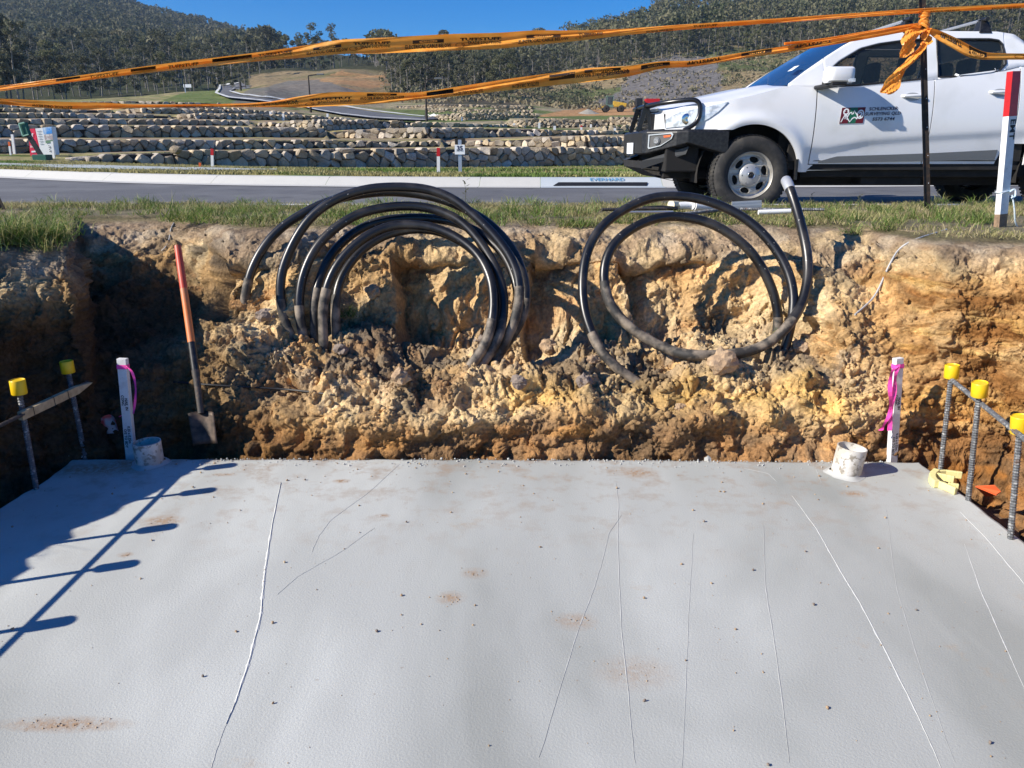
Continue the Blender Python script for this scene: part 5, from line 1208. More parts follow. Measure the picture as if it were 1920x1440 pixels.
# ================================================================ THINGS IN AND ROUND THE PIT
from mathutils.bvhtree import BVHTree
PB = B.reshape(-1, 3)
_Q = Q.reshape(ns, nr, 3)[::2, ::2]; _a, _b = _Q.shape[:2]
_f = np.stack([(np.arange(_a-1)[:, None]*_b + np.arange(_b-1)[None]).ravel() + k_ for k_ in (0, _b, _b+1, 1)], 1)
bvh = BVHTree.FromPolygons(_Q.reshape(-1, 3).tolist(), _f.tolist())
def hit(u, v, off=0.0):
    p = at(u, v, Y=1.0); d = (p - Vector((0, 0, CAMH))).normalized(); h = bvh.ray_cast(Vector((0, 0, CAMH)), d)
    if h[0] is None: return at(u, v, z=0 if v > 850 else 1.05)
    return h[0] - d * off
def smooth_path(pts, n=3):
    pts = [Vector(p) for p in pts]
    for _ in range(n):
        q = [pts[0]]
        for i in range(len(pts) - 1): q += [pts[i] * .75 + pts[i+1] * .25, pts[i] * .25 + pts[i+1] * .75]
        pts = q + [pts[-1]]
    return pts
# ---- black conduit
def loop3(pix, Y0, Y1, Y2, ori, sc, down0=True, down1=True):
    n = len(pix); out = []
    top = min(range(n), key=lambda i: pix[i][1])
    for i, (x, y) in enumerate(pix):
        t = i / max(1, top) if i <= top else (i - top) / max(1, n - 1 - top)
        te = t * t * (3 - 2 * t); Y = Y0 + (Y1 - Y0) * te if i <= top else Y1 + (Y2 - Y1) * te
        out.append(at(ori[0] + x / sc, ori[1] + y / sc, Y=Y))
    if down0: out = [out[0] + (out[0] - out[1]).normalized() * .16] + out
    if down1: out = out + [out[-1] + (out[-1] - out[-2]).normalized() * .16]
    return smooth_path(out, 2)
o2, o3 = (400, 330), (1000, 330); s2_, s3_ = 2.6187, 2.618
coilA = empty('conduit_coil', at(720, 560, Y=4.45)); 
tag(coilA, 'large coil of glossy black conduit with many loops half buried in the bank', 'conduit coil')
coilB = empty('conduit_coil', at(1300, 520, Y=4.4)); tag(coilB, 'two-loop coil of black conduit whose taped end stands up beside the pickup', 'conduit coil')
def child(mb, name, m, par, smooth=True):
    o = mb.build(name, m, None, smooth=smooth); o.parent = par; o.matrix_parent_inverse = Matrix.Translation(-par.location); return o
A = [([(150,675),(158,580),(185,460),(250,340),(340,245),(470,165),(600,110),(800,78),(950,80),(1100,105),(1250,165),(1380,250),(1480,370),(1530,500),(1540,620),(1500,740),(1410,865)],4.48,4.74,4.20),
 ([(380,775),(340,680),(325,560),(340,450),(400,310),(480,195),(600,110),(750,62),(900,52),(1050,62),(1180,110),(1290,200),(1400,310),(1480,430),(1510,560),(1485,700),(1430,820)],4.32,4.55,4.14),
 ([(440,775),(425,700),(420,600),(440,480),(500,350),(600,250),(720,180),(850,152),(980,145),(1100,165),(1220,220),(1320,330),(1400,470),(1430,600),(1420,720),(1390,820),(1330,910)],4.30,4.58,4.06),
 ([(500,785),(495,640),(520,500),(580,380),(680,280),(800,222),(950,204),(1080,208),(1200,228),(1330,290),(1430,380),(1490,520),(1500,640),(1465,760),(1400,850)],4.33,4.66,4.16),
 ([(540,785),(535,640),(570,500),(640,390),(740,300),(850,248),(960,236),(1080,250),(1200,300),(1300,380),(1360,490),(1378,600),(1370,720),(1330,840),(1265,930)],4.28,4.50,4.03),
 ([(605,795),(597,660),(610,540),(660,440),(740,350),(850,285),(980,258),(1110,268),(1240,330),(1340,430),(1400,560),(1410,680),(1375,810),(1300,915)],4.34,4.60,4.08)]
for pix, Y0, Y1, Y2 in A:
    P_ = loop3(pix, Y0, Y1, Y2, o2, s2_); mb = MB(); mb.tube(P_, .0265, 12); lp = child(mb, 'conduit_loop', M['conduit'], coilA)
    for end in (P_[:13], P_[-15:]):
        m2 = MB(); m2.tube(end, [.0272 + .0012 * random.random() for _ in end], 12, caps=False); o = m2.build('mud_crust', M['conduit_mud'], None, smooth=True); o.parent = lp; o.matrix_parent_inverse = (coilA.matrix_basis @ lp.matrix_parent_inverse).inverted()
B1 = [(470,985),(400,935),(330,860),(280,760),(245,640),(240,500),(262,370),(320,260),(430,170),(560,110),(680,95),(820,110),(960,160),(1080,235),(1180,340),(1250,460),(1280,580),(1272,700),(1240,830)]
B2 = [(1195,800),(1205,680),(1170,540),(1090,390),(980,290),(850,220),(700,195),(580,210),(460,270),(380,350),(345,450),(350,560),(390,660),(480,750),(590,820),(700,868),(800,882),(930,880),(1060,862),(1160,820),(1250,740),(1315,640),(1345,530),(1350,420),(1330,300),(1290,150),(1255,50),(1240,22)]
P_ = loop3(B1, 4.02, 4.60, 4.17, o3, s3_); mb = MB(); mb.tube(P_, .027, 12); lp = child(mb, 'conduit_loop', M['conduit'], coilB)
m2 = MB(); m2.tube(P_[:18], [.0277 + .0015 * random.random() for _ in P_[:18]], 12, caps=False); o = m2.build('mud_crust', M['conduit_mud'], None, smooth=True); o.parent = lp; o.matrix_parent_inverse = (coilB.matrix_basis @ lp.matrix_parent_inverse).inverted()
Ys_ = np.interp(np.arange(len(B2)), [0, 6, 11, 16, 20, 27], [4.36, 4.56, 4.30, 4.03, 4.12, 4.62])
P_ = smooth_path([at(o3[0] + x / s3_, o3[1] + y / s3_, Y=float(Y)) for (x, y), Y in zip(B2, Ys_)], 2); mb = MB(); mb.tube(P_, .0275, 12); lp = child(mb, 'conduit_loop', M['conduit'], coilB)
for rng_ in ((44, 84), (0, 6)):
    e_ = P_[rng_[0]:rng_[1]]; m2 = MB(); m2.tube(e_, [.0283 + .0012 * random.random() for _ in e_], 12, caps=False); o = m2.build('mud_crust', M['conduit_mud'], None, smooth=True); o.parent = lp; o.matrix_parent_inverse = (coilB.matrix_basis @ lp.matrix_parent_inverse).inverted()
m2 = MB(); e_ = P_[-7:]; m2.tube([e_[0], e_[2], e_[-1], e_[-1] + (e_[-1]-e_[-2]).normalized()*.012], [.0295, .031, .030, .024], 14); child(m2, 'taped_end', M['duct_tape'], coilB)

# ---- reinforcing starter bars with yellow caps
def post(base, top, cap_r, cap_h, label, vis=True):
    root = empty('starter_bar', base); tag(root, label, 'rebar post', 'capped starter bars along the slab edges')
    d = (top - base); dn_ = d.normalized(); o = rebar_mb(Vector((0, 0, -.05)), d - dn_ * cap_h * .6, .0115).build('bar', M['rebar'], root, smooth=True)
    c0 = d - dn_ * cap_h; mb = MB(); n = 20
    t_ = dn_.cross(Vector((0, 1, 0))).normalized(); b_ = dn_.cross(t_); rows = []
    for r_, h in ((.012, .002), (cap_r * .96, 0), (cap_r, .002), (cap_r, cap_h - .003), (cap_r * .93, cap_h), (cap_r*.88, cap_h - .004), (0.001, cap_h - .004)):
        rows.append([c0 + dn_ * h + (t_ * math.cos(a) + b_ * math.sin(a)) * r_ for a in np.linspace(0, 2*math.pi, n + 1)])
    mb.grid(rows); mb.build('safety_cap', M['yellow_cap'], root, smooth=True, weld=True, fixn=True); return root
b1 = at(68, 917, z=0); b2 = at(160, 857, z=0); r1 = at(1764, 884, z=0); r2 = at(1817, 937, z=0); r3 = at(1897, 1010, z=0)
post(b1, at(32, 712, Y=b1.y), .032, .066, 'capped rebar in shade at far left, nearer end of the pale timber batten')
post(b2, at(124, 677, Y=b2.y), .031, .060, 'capped rebar in shade behind the pointed end of the pale timber batten')
post(r1, at(1786, 684, Y=r1.y), .032, .064, 'capped rebar farthest back at the right edge of the slab, beside the cream plastic clip')
post(r2, at(1838, 717, Y=r2.y - .05), .032, .062, 'leaning yellow cap on the middle rebar at the right slab edge')
post(r3, at(1914, 780, Y=r3.y), .034, .070, 'nearest capped rebar at the right edge, cut by the frame')
for x, y in ((-2.20, 2.97), (-2.23, 2.61), (-2.25, 2.31), (-2.29, 1.94)): post(Vector((x, y, 0)), Vector((x + .01, y, .53)), .032, .066, 'capped rebar outside the frame whose shadow falls across the slab')
ra = at(-60, 800, Y=b1.y - .5); ra = Vector((-2.22, 1.0, .415)); rail = rebar_mb(ra, Vector((b2.x + .02, b2.y + .10, at(150, 722, Y=b2.y + .05).z)), .008).build('rebar_rail', M['rebar_dark'], None, smooth=True); tag(rail, 'long horizontal reinforcing bar tied across the left row of capped rebars', 'rebar')
q0, q1, q2 = at(1784, 712, Y=r1.y - .02), at(1838, 752, Y=r2.y), at(1900, 806, Y=r3.y); rail = rebar_mb(q0, q2 + (q2 - q0) * .9, .010).build('rebar_rail', M['rebar'], None, smooth=True); tag(rail, 'sloping reinforcing bar tied behind the right row of capped rebars', 'rebar')
# pale batten wired to the left rail
a_ = at(38, 781, Y=b1.y - .045); c_ = at(170, 719, Y=b2.y + .0); d_ = (c_ - a_); mb = MB(); L = d_.length; dnn = d_.normalized(); nv = Vector((0, 0, 1)); nv = (nv - dnn * nv.dot(dnn)).normalized(); sv = dnn.cross(nv)
def bp(t, h, w): return a_ + dnn * (t * L) + nv * h + sv * w
secs = [(0, .020, -.018), (.78, .020, -.018), (1.0, .006, .004)]
rows = [[bp(t, h1, -.012), bp(t, h1, .012), bp(t, h0, .012), bp(t, h0, -.012), bp(t, h1, -.012)] for t, h1, h0 in secs]; mb.grid(rows); mb.add(rows[0][:4], [(0,1,2,3)]); mb.add(rows[-1][:4], [(0,1,2,3)])
bat = mb.build('batten', M['timber'], None, fixn=True); tag(bat, 'pale pointed timber batten wired along the bar between two shaded yellow-capped rebars', 'batten')
for t in (.14, .42, .62):
    mb = MB(); mb.tube([bp(t, .024, -.016), bp(t, .024, .016), bp(t, -.022, .016), bp(t, -.022, -.016)], .0016, 5, closed=True); mb.build('tie_wire', M['ink'], bat)

# ---- surveyors' stakes
def stake(name, base, top, w, d, rz, label, red_from=None, deep=.12):
    root = empty(name, base); v_ = top - base; ax = v_.normalized(); xa = Vector((math.cos(rz), math.sin(rz), 0)); xa = (xa - ax * xa.dot(ax)).normalized(); ya = ax.cross(xa)
    root['_'] = 0; del root['_']
    def P(x, y, h): return xa * x + ya * y + ax * h
    L = v_.length
    def seg(h0, h1, m, nm, e=0):
        mb = MB(); w_, d_ = w / 2 + e, d / 2 + e
        mb.add([P(x, y, h) for h in (h0, h1) for x, y in ((-w_,-d_),(w_,-d_),(w_,d_),(-w_,d_))], [(3,2,1,0),(4,5,6,7),(0,1,5,4),(1,2,6,5),(2,3,7,6),(3,0,4,7)])
        return bevel(mb.build(nm, m, root), .0015, 2)
    tag(root, label, 'survey stake')
    return root, P, L, seg
def stake_text(root, P, s, x, h, size, m, wdepth, k=1.0, rot=-1):
    me = text_mesh(s, size, .0006)
    for v in me.vertices:
        a, b = v.co.x * k, v.co.y; v.co = P(x + b, -wdepth - .0012, h - a)
    link('handwriting', me, root, m)
for bx, tp_, lab, side in (((246, 853), (229.5, 672), 'white survey stake with pink ribbon standing in shade by the left pipe stub', 1), ((1672, 867), (1684, 671), 'sunlit white survey stake with pink ribbon beside the right pipe stub', -1)):
    Yb = 3.70 if side > 0 else 3.68; b_ = at(*bx, Y=Yb); t_ = at(*tp_, Y=Yb + .02); ax = (t_ - b_).normalized(); b_ = b_ - ax * .10
    root, P, L, seg = stake('survey_stake', b_, t_, .046 if side > 0 else .044, .030, R(0 if side > 0 else 17), lab)
    seg(0, L, M['white_stake'], 'stake_body')
    rb = MB(); rb.add([P(x, y, h) for h in (L - .052, L - .030) for x, y in ((-.0245,-.0165),(.0245,-.0165),(.0245,.0165),(-.0245,.0165))], [(0,1,5,4),(1,2,6,5),(2,3,7,6),(3,0,4,7)]); rb.build('ribbon_band', M['pink'], root)
    if side > 0: tails = [[(.022,-.018,L-.035),(.055,-.02,L-.06),(.066,-.02,L-.14),(.052,-.018,L-.23),(.035,-.01,L-.285)], [(-.03,.02,L-.30),(-.045,.02,L-.31),(-.055,.02,L-.315)]]
    else: tails = [[(-.02,-.018,L-.035),(-.055,-.02,L-.06),(-.062,-.022,L-.13),(-.05,-.022,L-.22),(-.045,-.02,L-.28),(-.085,-.02,L-.34),(-.10,-.02,L-.36)], [(-.015,-.018,L-.03),(-.035,-.024,L-.09),(-.03,-.022,L-.16),(-.04,-.02,L-.25),(-.045,-.02,L-.37)]]
    for tl in tails:
        sp2 = smooth_path([P(*q) for q in tl], 2); mb = MB(); n_ = len(sp2); mb.grid([[q + Vector((-.008, .004 * math.sin(i * .8), 0)) * (1.2 if side < 0 else .7), q + Vector((.008, -.004 * math.sin(i * .8), .002)) * (1.2 if side < 0 else .7)] for i, q in enumerate(sp2)]); mb.build('ribbon_tail', M['pink'], root)
    for s_, x, h, k_ in (('NAIL IN', .007, L - .235, 1), ('CONC', -.010, L - .215, 1), ('0.25 x 0.25m', .008, .10 + .115, .95), ('O/S TO BDY', -.011, .10 + .095, 1)):
        stake_text(root, P, s_, x, h, .0185, M['ink'], .015, k_)
b_ = at(1875, 426, z=1.045); t_ = at(1901, 134, Y=b_.y + .03)
root, P, L, seg = stake('survey_stake', b_ - (t_ - b_).normalized() * .08, t_, .072, .036, R(24), 'tall white survey stake with a red top and black letters at the right edge')
seg(.16, L * .745, M['white_stake'], 'stake_body'); seg(0, .16, M['raw_timber'], 'bare_timber_foot'); seg(L * .745, L, M['red_paint'], 'red_top', .0008)
me = text_mesh('EMT', .078, .002)
for v in me.vertices: v.co = P(.004 + v.co.y * .8, -.018 - .0015, L * .745 - .075 - v.co.x * .8)
link('lettering', me, root, M['ink'])
mb = MB(); hk = .29; mb.tube([P(x, y, hk + .01 * math.sin(i)) for i, (x, y) in enumerate(((-.042,-.022),(.042,-.022),(.042,.022),(-.042,.022)))], .006, 6, closed=True)
mb.tube(smooth_path([P(.02,-.026,hk), P(.05,-.04,hk+.02), P(.055,-.045,hk-.03), P(.03,-.035,hk-.035)], 2), .006, 6)
mb.tube(smooth_path([P(.035,-.035,hk-.02), P(.06,-.04,hk-.10), P(.09,-.03,hk-.19), P(.15,-.02,hk-.235), P(.3,.0,hk-.25)], 2), .0045, 6); rp = mb.build('rope', M['blue_rope'], None, smooth=True); rp.location = root.location; tag(rp, 'pale blue rope knotted round the red-topped survey stake', 'rope')

# ---- pipe stubs
def stub(base, top, r, label):
    root = empty('pipe_stub', base); tag(root, label, 'pipe', 'upright pipe stubs cast in the slab'); ax = top - base; axn = ax.normalized(); t_ = axn.cross(Vector((0, 1, 0))).normalized(); b_ = axn.cross(t_)
    rows = [[axn * h + (t_ * math.cos(a) + b_ * math.sin(a)) * rr * (1 + .01 * math.sin(3 * a)) for a in np.linspace(0, 2*math.pi, 37)] for rr, h in ((r * 1.02, -.04), (r, .01), (r, ax.length), (r - .005, ax.length), (r - .005, .01))]
    mb = MB(); mb.grid(rows); mb.build('pipe_wall', M['pvc'], root, smooth=True)
    mb = MB(); mb.add([axn * .02 + (t_ * math.cos(a) + b_ * math.sin(a)) * (r - .005) for a in np.linspace(0, 2*math.pi, 25)[:-1]], [tuple(range(24))]); mb.build('pipe_fill', M['dark_under'], root)
    mb = MB(); mb.grid([[(math.cos(a) * r * (rr + .10 * math.sin(a * 3) + .06 * math.sin(7 * a)), math.sin(a) * r * (rr + .1 * math.cos(a * 4)), z_) for a in np.linspace(0, 2*math.pi, 41)] for rr, z_ in ((1.0, .016), (1.18, .004), (1.4, .0008))]); mb.build('mortar_collar', M['ridge_faint'], root, smooth=True)
pb = at(282, 869, z=0); stub(pb, at(275, 828, Y=pb.y), .066, 'mortar-splashed white pipe stub in shade at the left back of the slab')
pb = at(1585, 888, z=0); stub(pb, at(1598, 838, Y=pb.y), .068, 'sunlit white pipe stub at the right back of the slab')

# ---- shovel
a_ = at(333, 461, Y=4.16); c_ = at(359, 642, Y=3.92); d_ = at(369, 712, Y=3.83); e_ = at(377, 775, Y=3.76)
sh = empty('shovel', e_); tag(sh, 'long-handled shovel with red and orange handle standing blade-down in the shaded corner', 'shovel')
def rel(p): return p - e_
mid = a_.lerp(c_, .45)
mb = MB(); mb.tube([rel(a_), rel(a_.lerp(mid, .5)), rel(mid)], [.0175, .019, .019], 12); mb.build('handle_grip', mat('handle_red', (.62, .06, .03), .45, noise=(12, (.5, .10, .05), .4, .7, 3)), sh, smooth=True)
mb = MB(); mb.tube([rel(mid), rel(c_)], .0188, 12); mb.build('handle', mat('handle_orange', (.72, .20, .05), .5, noise=(14, (.55, .22, .10), .45, .7, 3)), sh, smooth=True)
mb = MB(); mb.tube([rel(c_), rel(c_.lerp(d_, .75))], .0195, 12); mb.build('handle_sleeve', M['black_plastic'], sh, smooth=True)
mb = MB(); mb.tube([rel(c_.lerp(d_, .75)), rel(d_), rel(e_)], [.021, .018, .016], 12); mb.build('socket', M['rebar_dark'], sh, smooth=True)
mb = MB(); f0, f1_, f2_ = at(352, 775, Y=3.75), at(401, 773, Y=3.75), at(408, 832, Y=3.69); f3 = at(362, 836, Y=3.69); rows = []
for i in range(9):
    t = i / 8; lft = f0.lerp(f3, t); rgt = f1_.lerp(f2_, t); rows.append([rel(lft.lerp(rgt, k_ / 8)) + Vector((0, .03 * (1 - (k_ / 4 - 1) ** 2) * (1 - .5 * t), 0)) for k_ in range(9)])
o = mb.grid(rows).build('blade', mat('blade_steel', (.026, .021, .018), .6, metal=.4, noise=(14, (.16, .11, .08), .4, .7, 4)), sh, smooth=True); sm_ = o.modifiers.new('t', 'SOLIDIFY'); sm_.thickness = .004

# ---- steel pickets and barrier tape
def picket(b_, t_, label):
    root = empty('steel_picket', b_); tag(root, label, 'steel picket'); ax = t_ - b_; mb = MB(); x = Vector((1, 0, 0)); y = Vector((0, 1, 0))
    for ang in (200, -20, 90):
        d = x * math.cos(R(ang)) + y * math.sin(R(ang)); n = Vector((-d.y, d.x, 0)) * .0022
        mb.add([-n, n, d * .027 + n, d * .027 - n, ax - n, ax + n, ax + d * .027 + n, ax + d * .027 - n], [(0,1,2,3),(4,5,6,7),(0,1,5,4),(1,2,6,5),(2,3,7,6),(3,0,4,7)])
    mb.build('picket_section', M['steel_post'], root)
    for k_ in range(7):
        q = ax * (.12 + .125 * k_); h = MB(); h.lathe([(0,0),(.0035,0)], 8, 'Y', (q.x + .012, q.y - .012, q.z)); h.build('punched_hole', M['sign_white'], root)
    return root
pk_b = at(1738, 392, z=1.05); pk_t = at(1727, -45, Y=pk_b.y); picket(pk_b, pk_t, 'rusty dark steel picket holding the knotted orange tape in front of the pickup')
pl_b = at(6, 393, z=1.05); pl_t = pl_b + Vector((-.42, .0, 1.40)); picket(pl_b, pl_t, 'leaning steel picket foot in the turf at the left edge')
YP = pk_b.y - .03; YL = pl_b.y
def film(name, base, c2):
    m = mat(name, base, .38, spec=.5, noise=(9, c2, .35, .65, 3), bump=(22, .25, .02, 3)); t = m.node_tree; b = t.nodes['Principled BSDF']; src = b.inputs['Base Color'].links[0].from_socket
    tl = t.nodes.new('ShaderNodeBsdfTranslucent'); t.links.new(src, tl.inputs[0]); ms = t.nodes.new('ShaderNodeMixShader'); ms.inputs[0].default_value = .35
    t.links.new(b.outputs[0], ms.inputs[1]); t.links.new(tl.outputs[0], ms.inputs[2]); t.links.new(ms.outputs[0], t.nodes['Material Output'].inputs[0]); return m
M['orange_film'] = film('orange_film', (1.0, .47, .09), (.95, .36, .05))
class Ribbon:
    """barrier tape along points (u, v, width px, Y); f = 0 top edge .. 1 bottom edge"""
    def __init__(s, pts, seed, depth=.018):
        s.u = [p[0] for p in pts]; s.pts = pts; s.seed = seed; s.depth = depth
    def q(s, u, j):
        x = [p[0] for p in s.pts]; y = [p[j] for p in s.pts]; i = int(np.clip(np.searchsorted(x, u), 1, len(x) - 1)); t = (u - x[i-1]) / (x[i] - x[i-1]); t = min(max(t, -.2), 1.2)
        # catmull-rom for a smooth line
        p0, p1, p2, p3 = y[max(i-2, 0)], y[i-1], y[i], y[min(i+1, len(y)-1)]; m1 = (p2 - p0) / max(x[i] - x[max(i-2, 0)], 1e-6) * (x[i] - x[i-1]); m2 = (p3 - p1) / max(x[min(i+1, len(x)-1)] - x[i-1], 1e-6) * (x[i] - x[i-1])
        if j == 3 or not (0 <= t <= 1): return p1 + (p2 - p1) * t
        return (2*t**3-3*t*t+1)*p1 + (t**3-2*t*t+t)*m1 + (-2*t**3+3*t*t)*p2 + (t**3-t*t)*m2
    def P(s, u, f, off=0):
        Y = s.q(u, 3); w = max(3.5, s.q(u, 2)); v = s.q(u, 1) + w * (f - .5); ph = s.seed + u * .012
        fold = s.depth * (math.sin(f * 6.3 + ph) + .4 * math.sin(f * 13 + ph * 1.7)) - .03 * (f < .28) * (.28 - f) / .28 + .012 * math.sin(u * .035 + s.seed)
        return at(u, v, Y=Y + fold - off)
    def mesh(s, name, m, par, step=7, nf=13):
        us_ = np.arange(s.u[0], s.u[-1] + .1, step); mb = MB(); mb.grid([[s.P(float(u), k_ / (nf - 1)) for k_ in range(nf)] for u in us_]); o = mb.build(name, m, par, smooth=True); return o
    def text(s, txt, u0, u1, f0, f1, m, par, mirror=False, flip=False, bold=.006):
        me = text_mesh(txt, 1.0, bold * 4, align='LEFT', res=1); xs_ = [v.co.x for v in me.vertices]; ys_ = [v.co.y for v in me.vertices]; x0, x1, y0, y1 = min(xs_), max(xs_), min(ys_), max(ys_)
        for v in me.vertices:
            a = (v.co.x - x0) / (x1 - x0); b = (v.co.y - y0) / (y1 - y0)
            if mirror: a = 1 - a
            if flip: b = 1 - b
            v.co = s.P(u0 + (u1 - u0) * a, f1 + (f0 - f1) * b, .004)
        link('printed_words', me, par, m)
    def panel(s, u0, u1, f0, f1, m, par, off=.0025, name='printed_panel', shear=0):
        mb = MB(); mb.grid([[s.P(u0 + (u1-u0)*i/8 + shear * j / 3, f0 + (f1-f0)*j/3, off) for j in range(4)] for i in range(9)]); return mb.build(name, m, par)
    def oval(s, uc, ru, fc, rf, m, par, off=.004):
        mb = MB(); mb.grid([[s.P(uc + ru*k_*math.cos(a), fc + rf*k_*math.sin(a), off) for k_ in (1, .8)] for a in np.linspace(0, 2*math.pi, 25)]); return mb.build('printed_oval', m, par)
def tape_print(rb, par, panels, logos, mirror, flip, strong=True, mm=None, mo=None):
    mm = mm or M['tape_ink']; mo = mo or M['orange_film']
    for u0, u1, f in panels:      # DANGER panel over ELECTRICAL CABLE BELOW
        uc = (u0 + u1) / 2; w_ = (u1 - u0)
        A_, B_ = (f, f + .22)
        pn = rb.panel(uc - w_*.34, uc + w_*.34, A_, B_, mm, par); rb.oval(uc, w_*.2, (A_+B_)/2, .10, M['tape_print_orange'], par)
        rb.text('DANGER', uc - w_*.15, uc + w_*.15, A_ + .05, B_ - .05, M['tape_print_orange'], par, mirror, flip)
        rb.text('ELECTRICAL CABLE BELOW', u0, u1, f + .27, f + .27 + .25, mm, par, mirror, flip)
    for u0, u1, f in logos:
        rb.text('TUFFSTUFF', u0 + (u1-u0)*.12, u1, f, f + .19, mm, par, mirror, flip, .012); rb.text('TRADE SOLUTIONS', u0 + (u1-u0)*.28, u1, f + .22, f + .40, mm, par, mirror, flip)
        rb.oval(u0 + (u1-u0)*.12, (u1-u0)*.10, f + .42, .13, M['tape_faded'], par, .004); rb.oval(u0 + (u1-u0)*.24, (u1-u0)*.09, f + .38, .10, M['tape_faded'], par, .004)
M['tape_ink'] = mat('tape_ink', (.035, .02, .015), .5); M['tape_print_orange'] = mat('tape_print_orange', (.95, .45, .10), .5); M['tape_faded'] = mat('tape_faded', (.30, .11, .02), .6)
Yl = lambda u: YL + (YP - YL) * (u / 1730)
upper = [(-72,175,10),(0,166,10),(100,153,10),(200,140,12),(320,125,14),(480,107,17),(560,98,22),(640,88,27),(700,86,29),(850,79,31),(940,76,30),(1000,71,28),(1080,67,20),(1160,61,13),(1280,51,10),(1500,36,9),(1730,20,9),(1830,15,9),(1980,7,9)]
ut = Ribbon([(u, v, w, Yl(u)) for u, v, w in upper], 1.0); root = empty('barrier_tape', at(860, 79, Y=Yl(860))); tag(root, 'upper orange warning tape printed with cable warnings, stretched across the whole view', 'barrier tape')
def grp(o_list_before, par):
    for o in [o for o in bpy.data.objects if o.parent == par]: o.matrix_parent_inverse = Matrix.Translation(-par.location)
ut.mesh('tape_film', M['orange_film'], root)
tape_print(ut, root, [(972,1066,.30),(760,846,.28),(575,652,.30)], [(852,940,.26),(653,732,.24),(475,548,.22),(1078,1130,.30)], False, False)
for u0, u1 in ((398,472),(245,292),(105,150)): ut.panel(u0, u1, .15, .55, M['tape_ink'], root)
for u0, u1 in ((315,372),(168,222),(1300,1345)): ut.text('TUFFSTUFF', u0, u1, .3, .75, M['tape_ink'], root)
for u0, u1 in ((1745,1800),(1860,1915),(1212,1262)): ut.text('ELECTRICAL CABLE BELOW', u0, u1, .62, .95, M['tape_ink'], root)
grp(None, root)
lower = [(-72,187,10),(0,190,11),(60,194,13),(120,198,14),(200,199,13),(250,199,7),(400,198,6),(500,196,10),(560,191,20),(620,186,26),(700,184,22),(780,180,14),(860,171,18),(950,159,21),(1040,148,24),(1100,141,26),(1180,133,20),(1240,122,14),(1300,119,12),(1400,103,12),(1500,88,12),(1600,72,11),(1690,56,10),(1724,50,8)]
lt = Ribbon([(u, v, w, Yl(u) + .02) for u, v, w in lower], 2.6); root = empty('barrier_tape', at(860, 171, Y=Yl(860))); tag(root, 'lower orange warning tape, twisted and showing mirrored print, tied to the steel picket', 'barrier tape')
lt.mesh('tape_film', M['orange_film'], root)
tape_print(lt, root, [(675,757,.10),(1080,1180,.12)], [(480,560,.3),(1120,1180,.30)], True, True)
tape_print(lt, root, [], [(570,660,.35)], True, False)
for u0, u1 in ((1030,1078),(1202,1256),(1390,1447),(800,850)): lt.panel(u0, u1, .15, .6, M['tape_ink'], root)
for u0, u1 in ((1205,1250),(1395,1442)): lt.text('DANGER', u0 + 8, u1 - 8, .25, .5, M['tape_print_orange'], root, True, True)
for u0, u1 in ((1288,1352),(1490,1560)): lt.text('TUFFSTUFF', u0, u1, .10, .62, M['tape_ink'], root, True, True, .012)
for u0, u1 in ((60,135),(330,400),(430,480),(850,905),(960,1010)): lt.text('ELECTRICAL CABLE BELOW', u0, u1, .55, .9, M['tape_ink'], root, True, True)
grp(None, root)
# second strand doubling the lower tape near the picket
l2 = Ribbon([(u, v, w, Yl(u) - .02) for u, v, w in [(1470,82,5),(1540,75,6),(1620,62,6),(1690,50,5),(1722,45,4)]], .6); 
# knot, hanging ends and the tape that runs on to the right
kn = empty('tape_knot', at(1733, 45, Y=YP)); tag(kn, 'knotted bunch of orange tape with hanging ends on the steel picket', 'tape knot')
l2.mesh('tape_strand', M['orange_film'], kn)
for k_ in range(7):
    mb = MB(); c_ = at(1733, 24 + k_ * 5.2, Y=YP); r0 = .030 + .008 * random.random(); tl_ = random.uniform(-.4, .4); rows = []
    for a in np.linspace(0, 2*math.pi, 25): p = c_ + Vector((r0 * math.cos(a), r0 * math.sin(a), .012 * math.sin(a + k_) + tl_ * .03 * math.cos(a))); rows.append([p + Vector((0, 0, .012)), p + Vector((.005 * math.cos(a), .005 * math.sin(a), 0)), p - Vector((0, 0, .012))])
    mb.grid(rows).build('tape_wrap', M['orange_film'], kn, smooth=True)
def tail(pts, Y0, name='tape_tail'):
    """pts (u,v,width px) -> crumpled ribbon following any direction"""
    C_ = [at(u, v, Y=Y0 + .015 * math.sin(i * 2.1)) for i, (u, v, w) in enumerate(pts)]; W_ = [w / FOC * (Y0 + .2) for u, v, w in pts]; n = 34; rows = []
    def ev(t, A_): i = min(int(t * (len(A_) - 1)), len(A_) - 2); f = t * (len(A_) - 1) - i; f = f * f * (3 - 2 * f) if not isinstance(A_[0], Vector) else f; return A_[i] * (1 - f) + A_[i+1] * f
    cp = smooth_path(C_, 3)
    for i in range(n + 1):
        t = i / n; p = ev(t, cp); p2 = ev(min(1, t + .02), cp); p0 = ev(max(0, t - .02), cp); d = (p2 - p0).normalized(); sd_ = d.cross(Vector((0, 1, 0))).normalized(); w = ev(t, W_) / 2; rows.append([p + sd_ * w * k_ + Vector((0, .02 * math.sin(k_ * 3 + i * .35) + .012 * math.sin(k_ * 8 + i * .9), 0)) for k_ in np.linspace(-1, 1, 9)])
    mb = MB(); return mb.grid(rows).build(name, M['orange_film'], kn, smooth=True)
tail([(1726,52,8),(1712,60,20),(1704,78,26),(1698,98,20),(1696,108,6)], YP - .06)
tail([(1732,78,10),(1728,92,11),(1705,118,11),(1688,134,14),(1676,150,26),(1666,168,24),(1662,176,12)], YP - .09)
tail([(1736,56,14),(1738,72,16),(1740,84,6)], YP - .05)
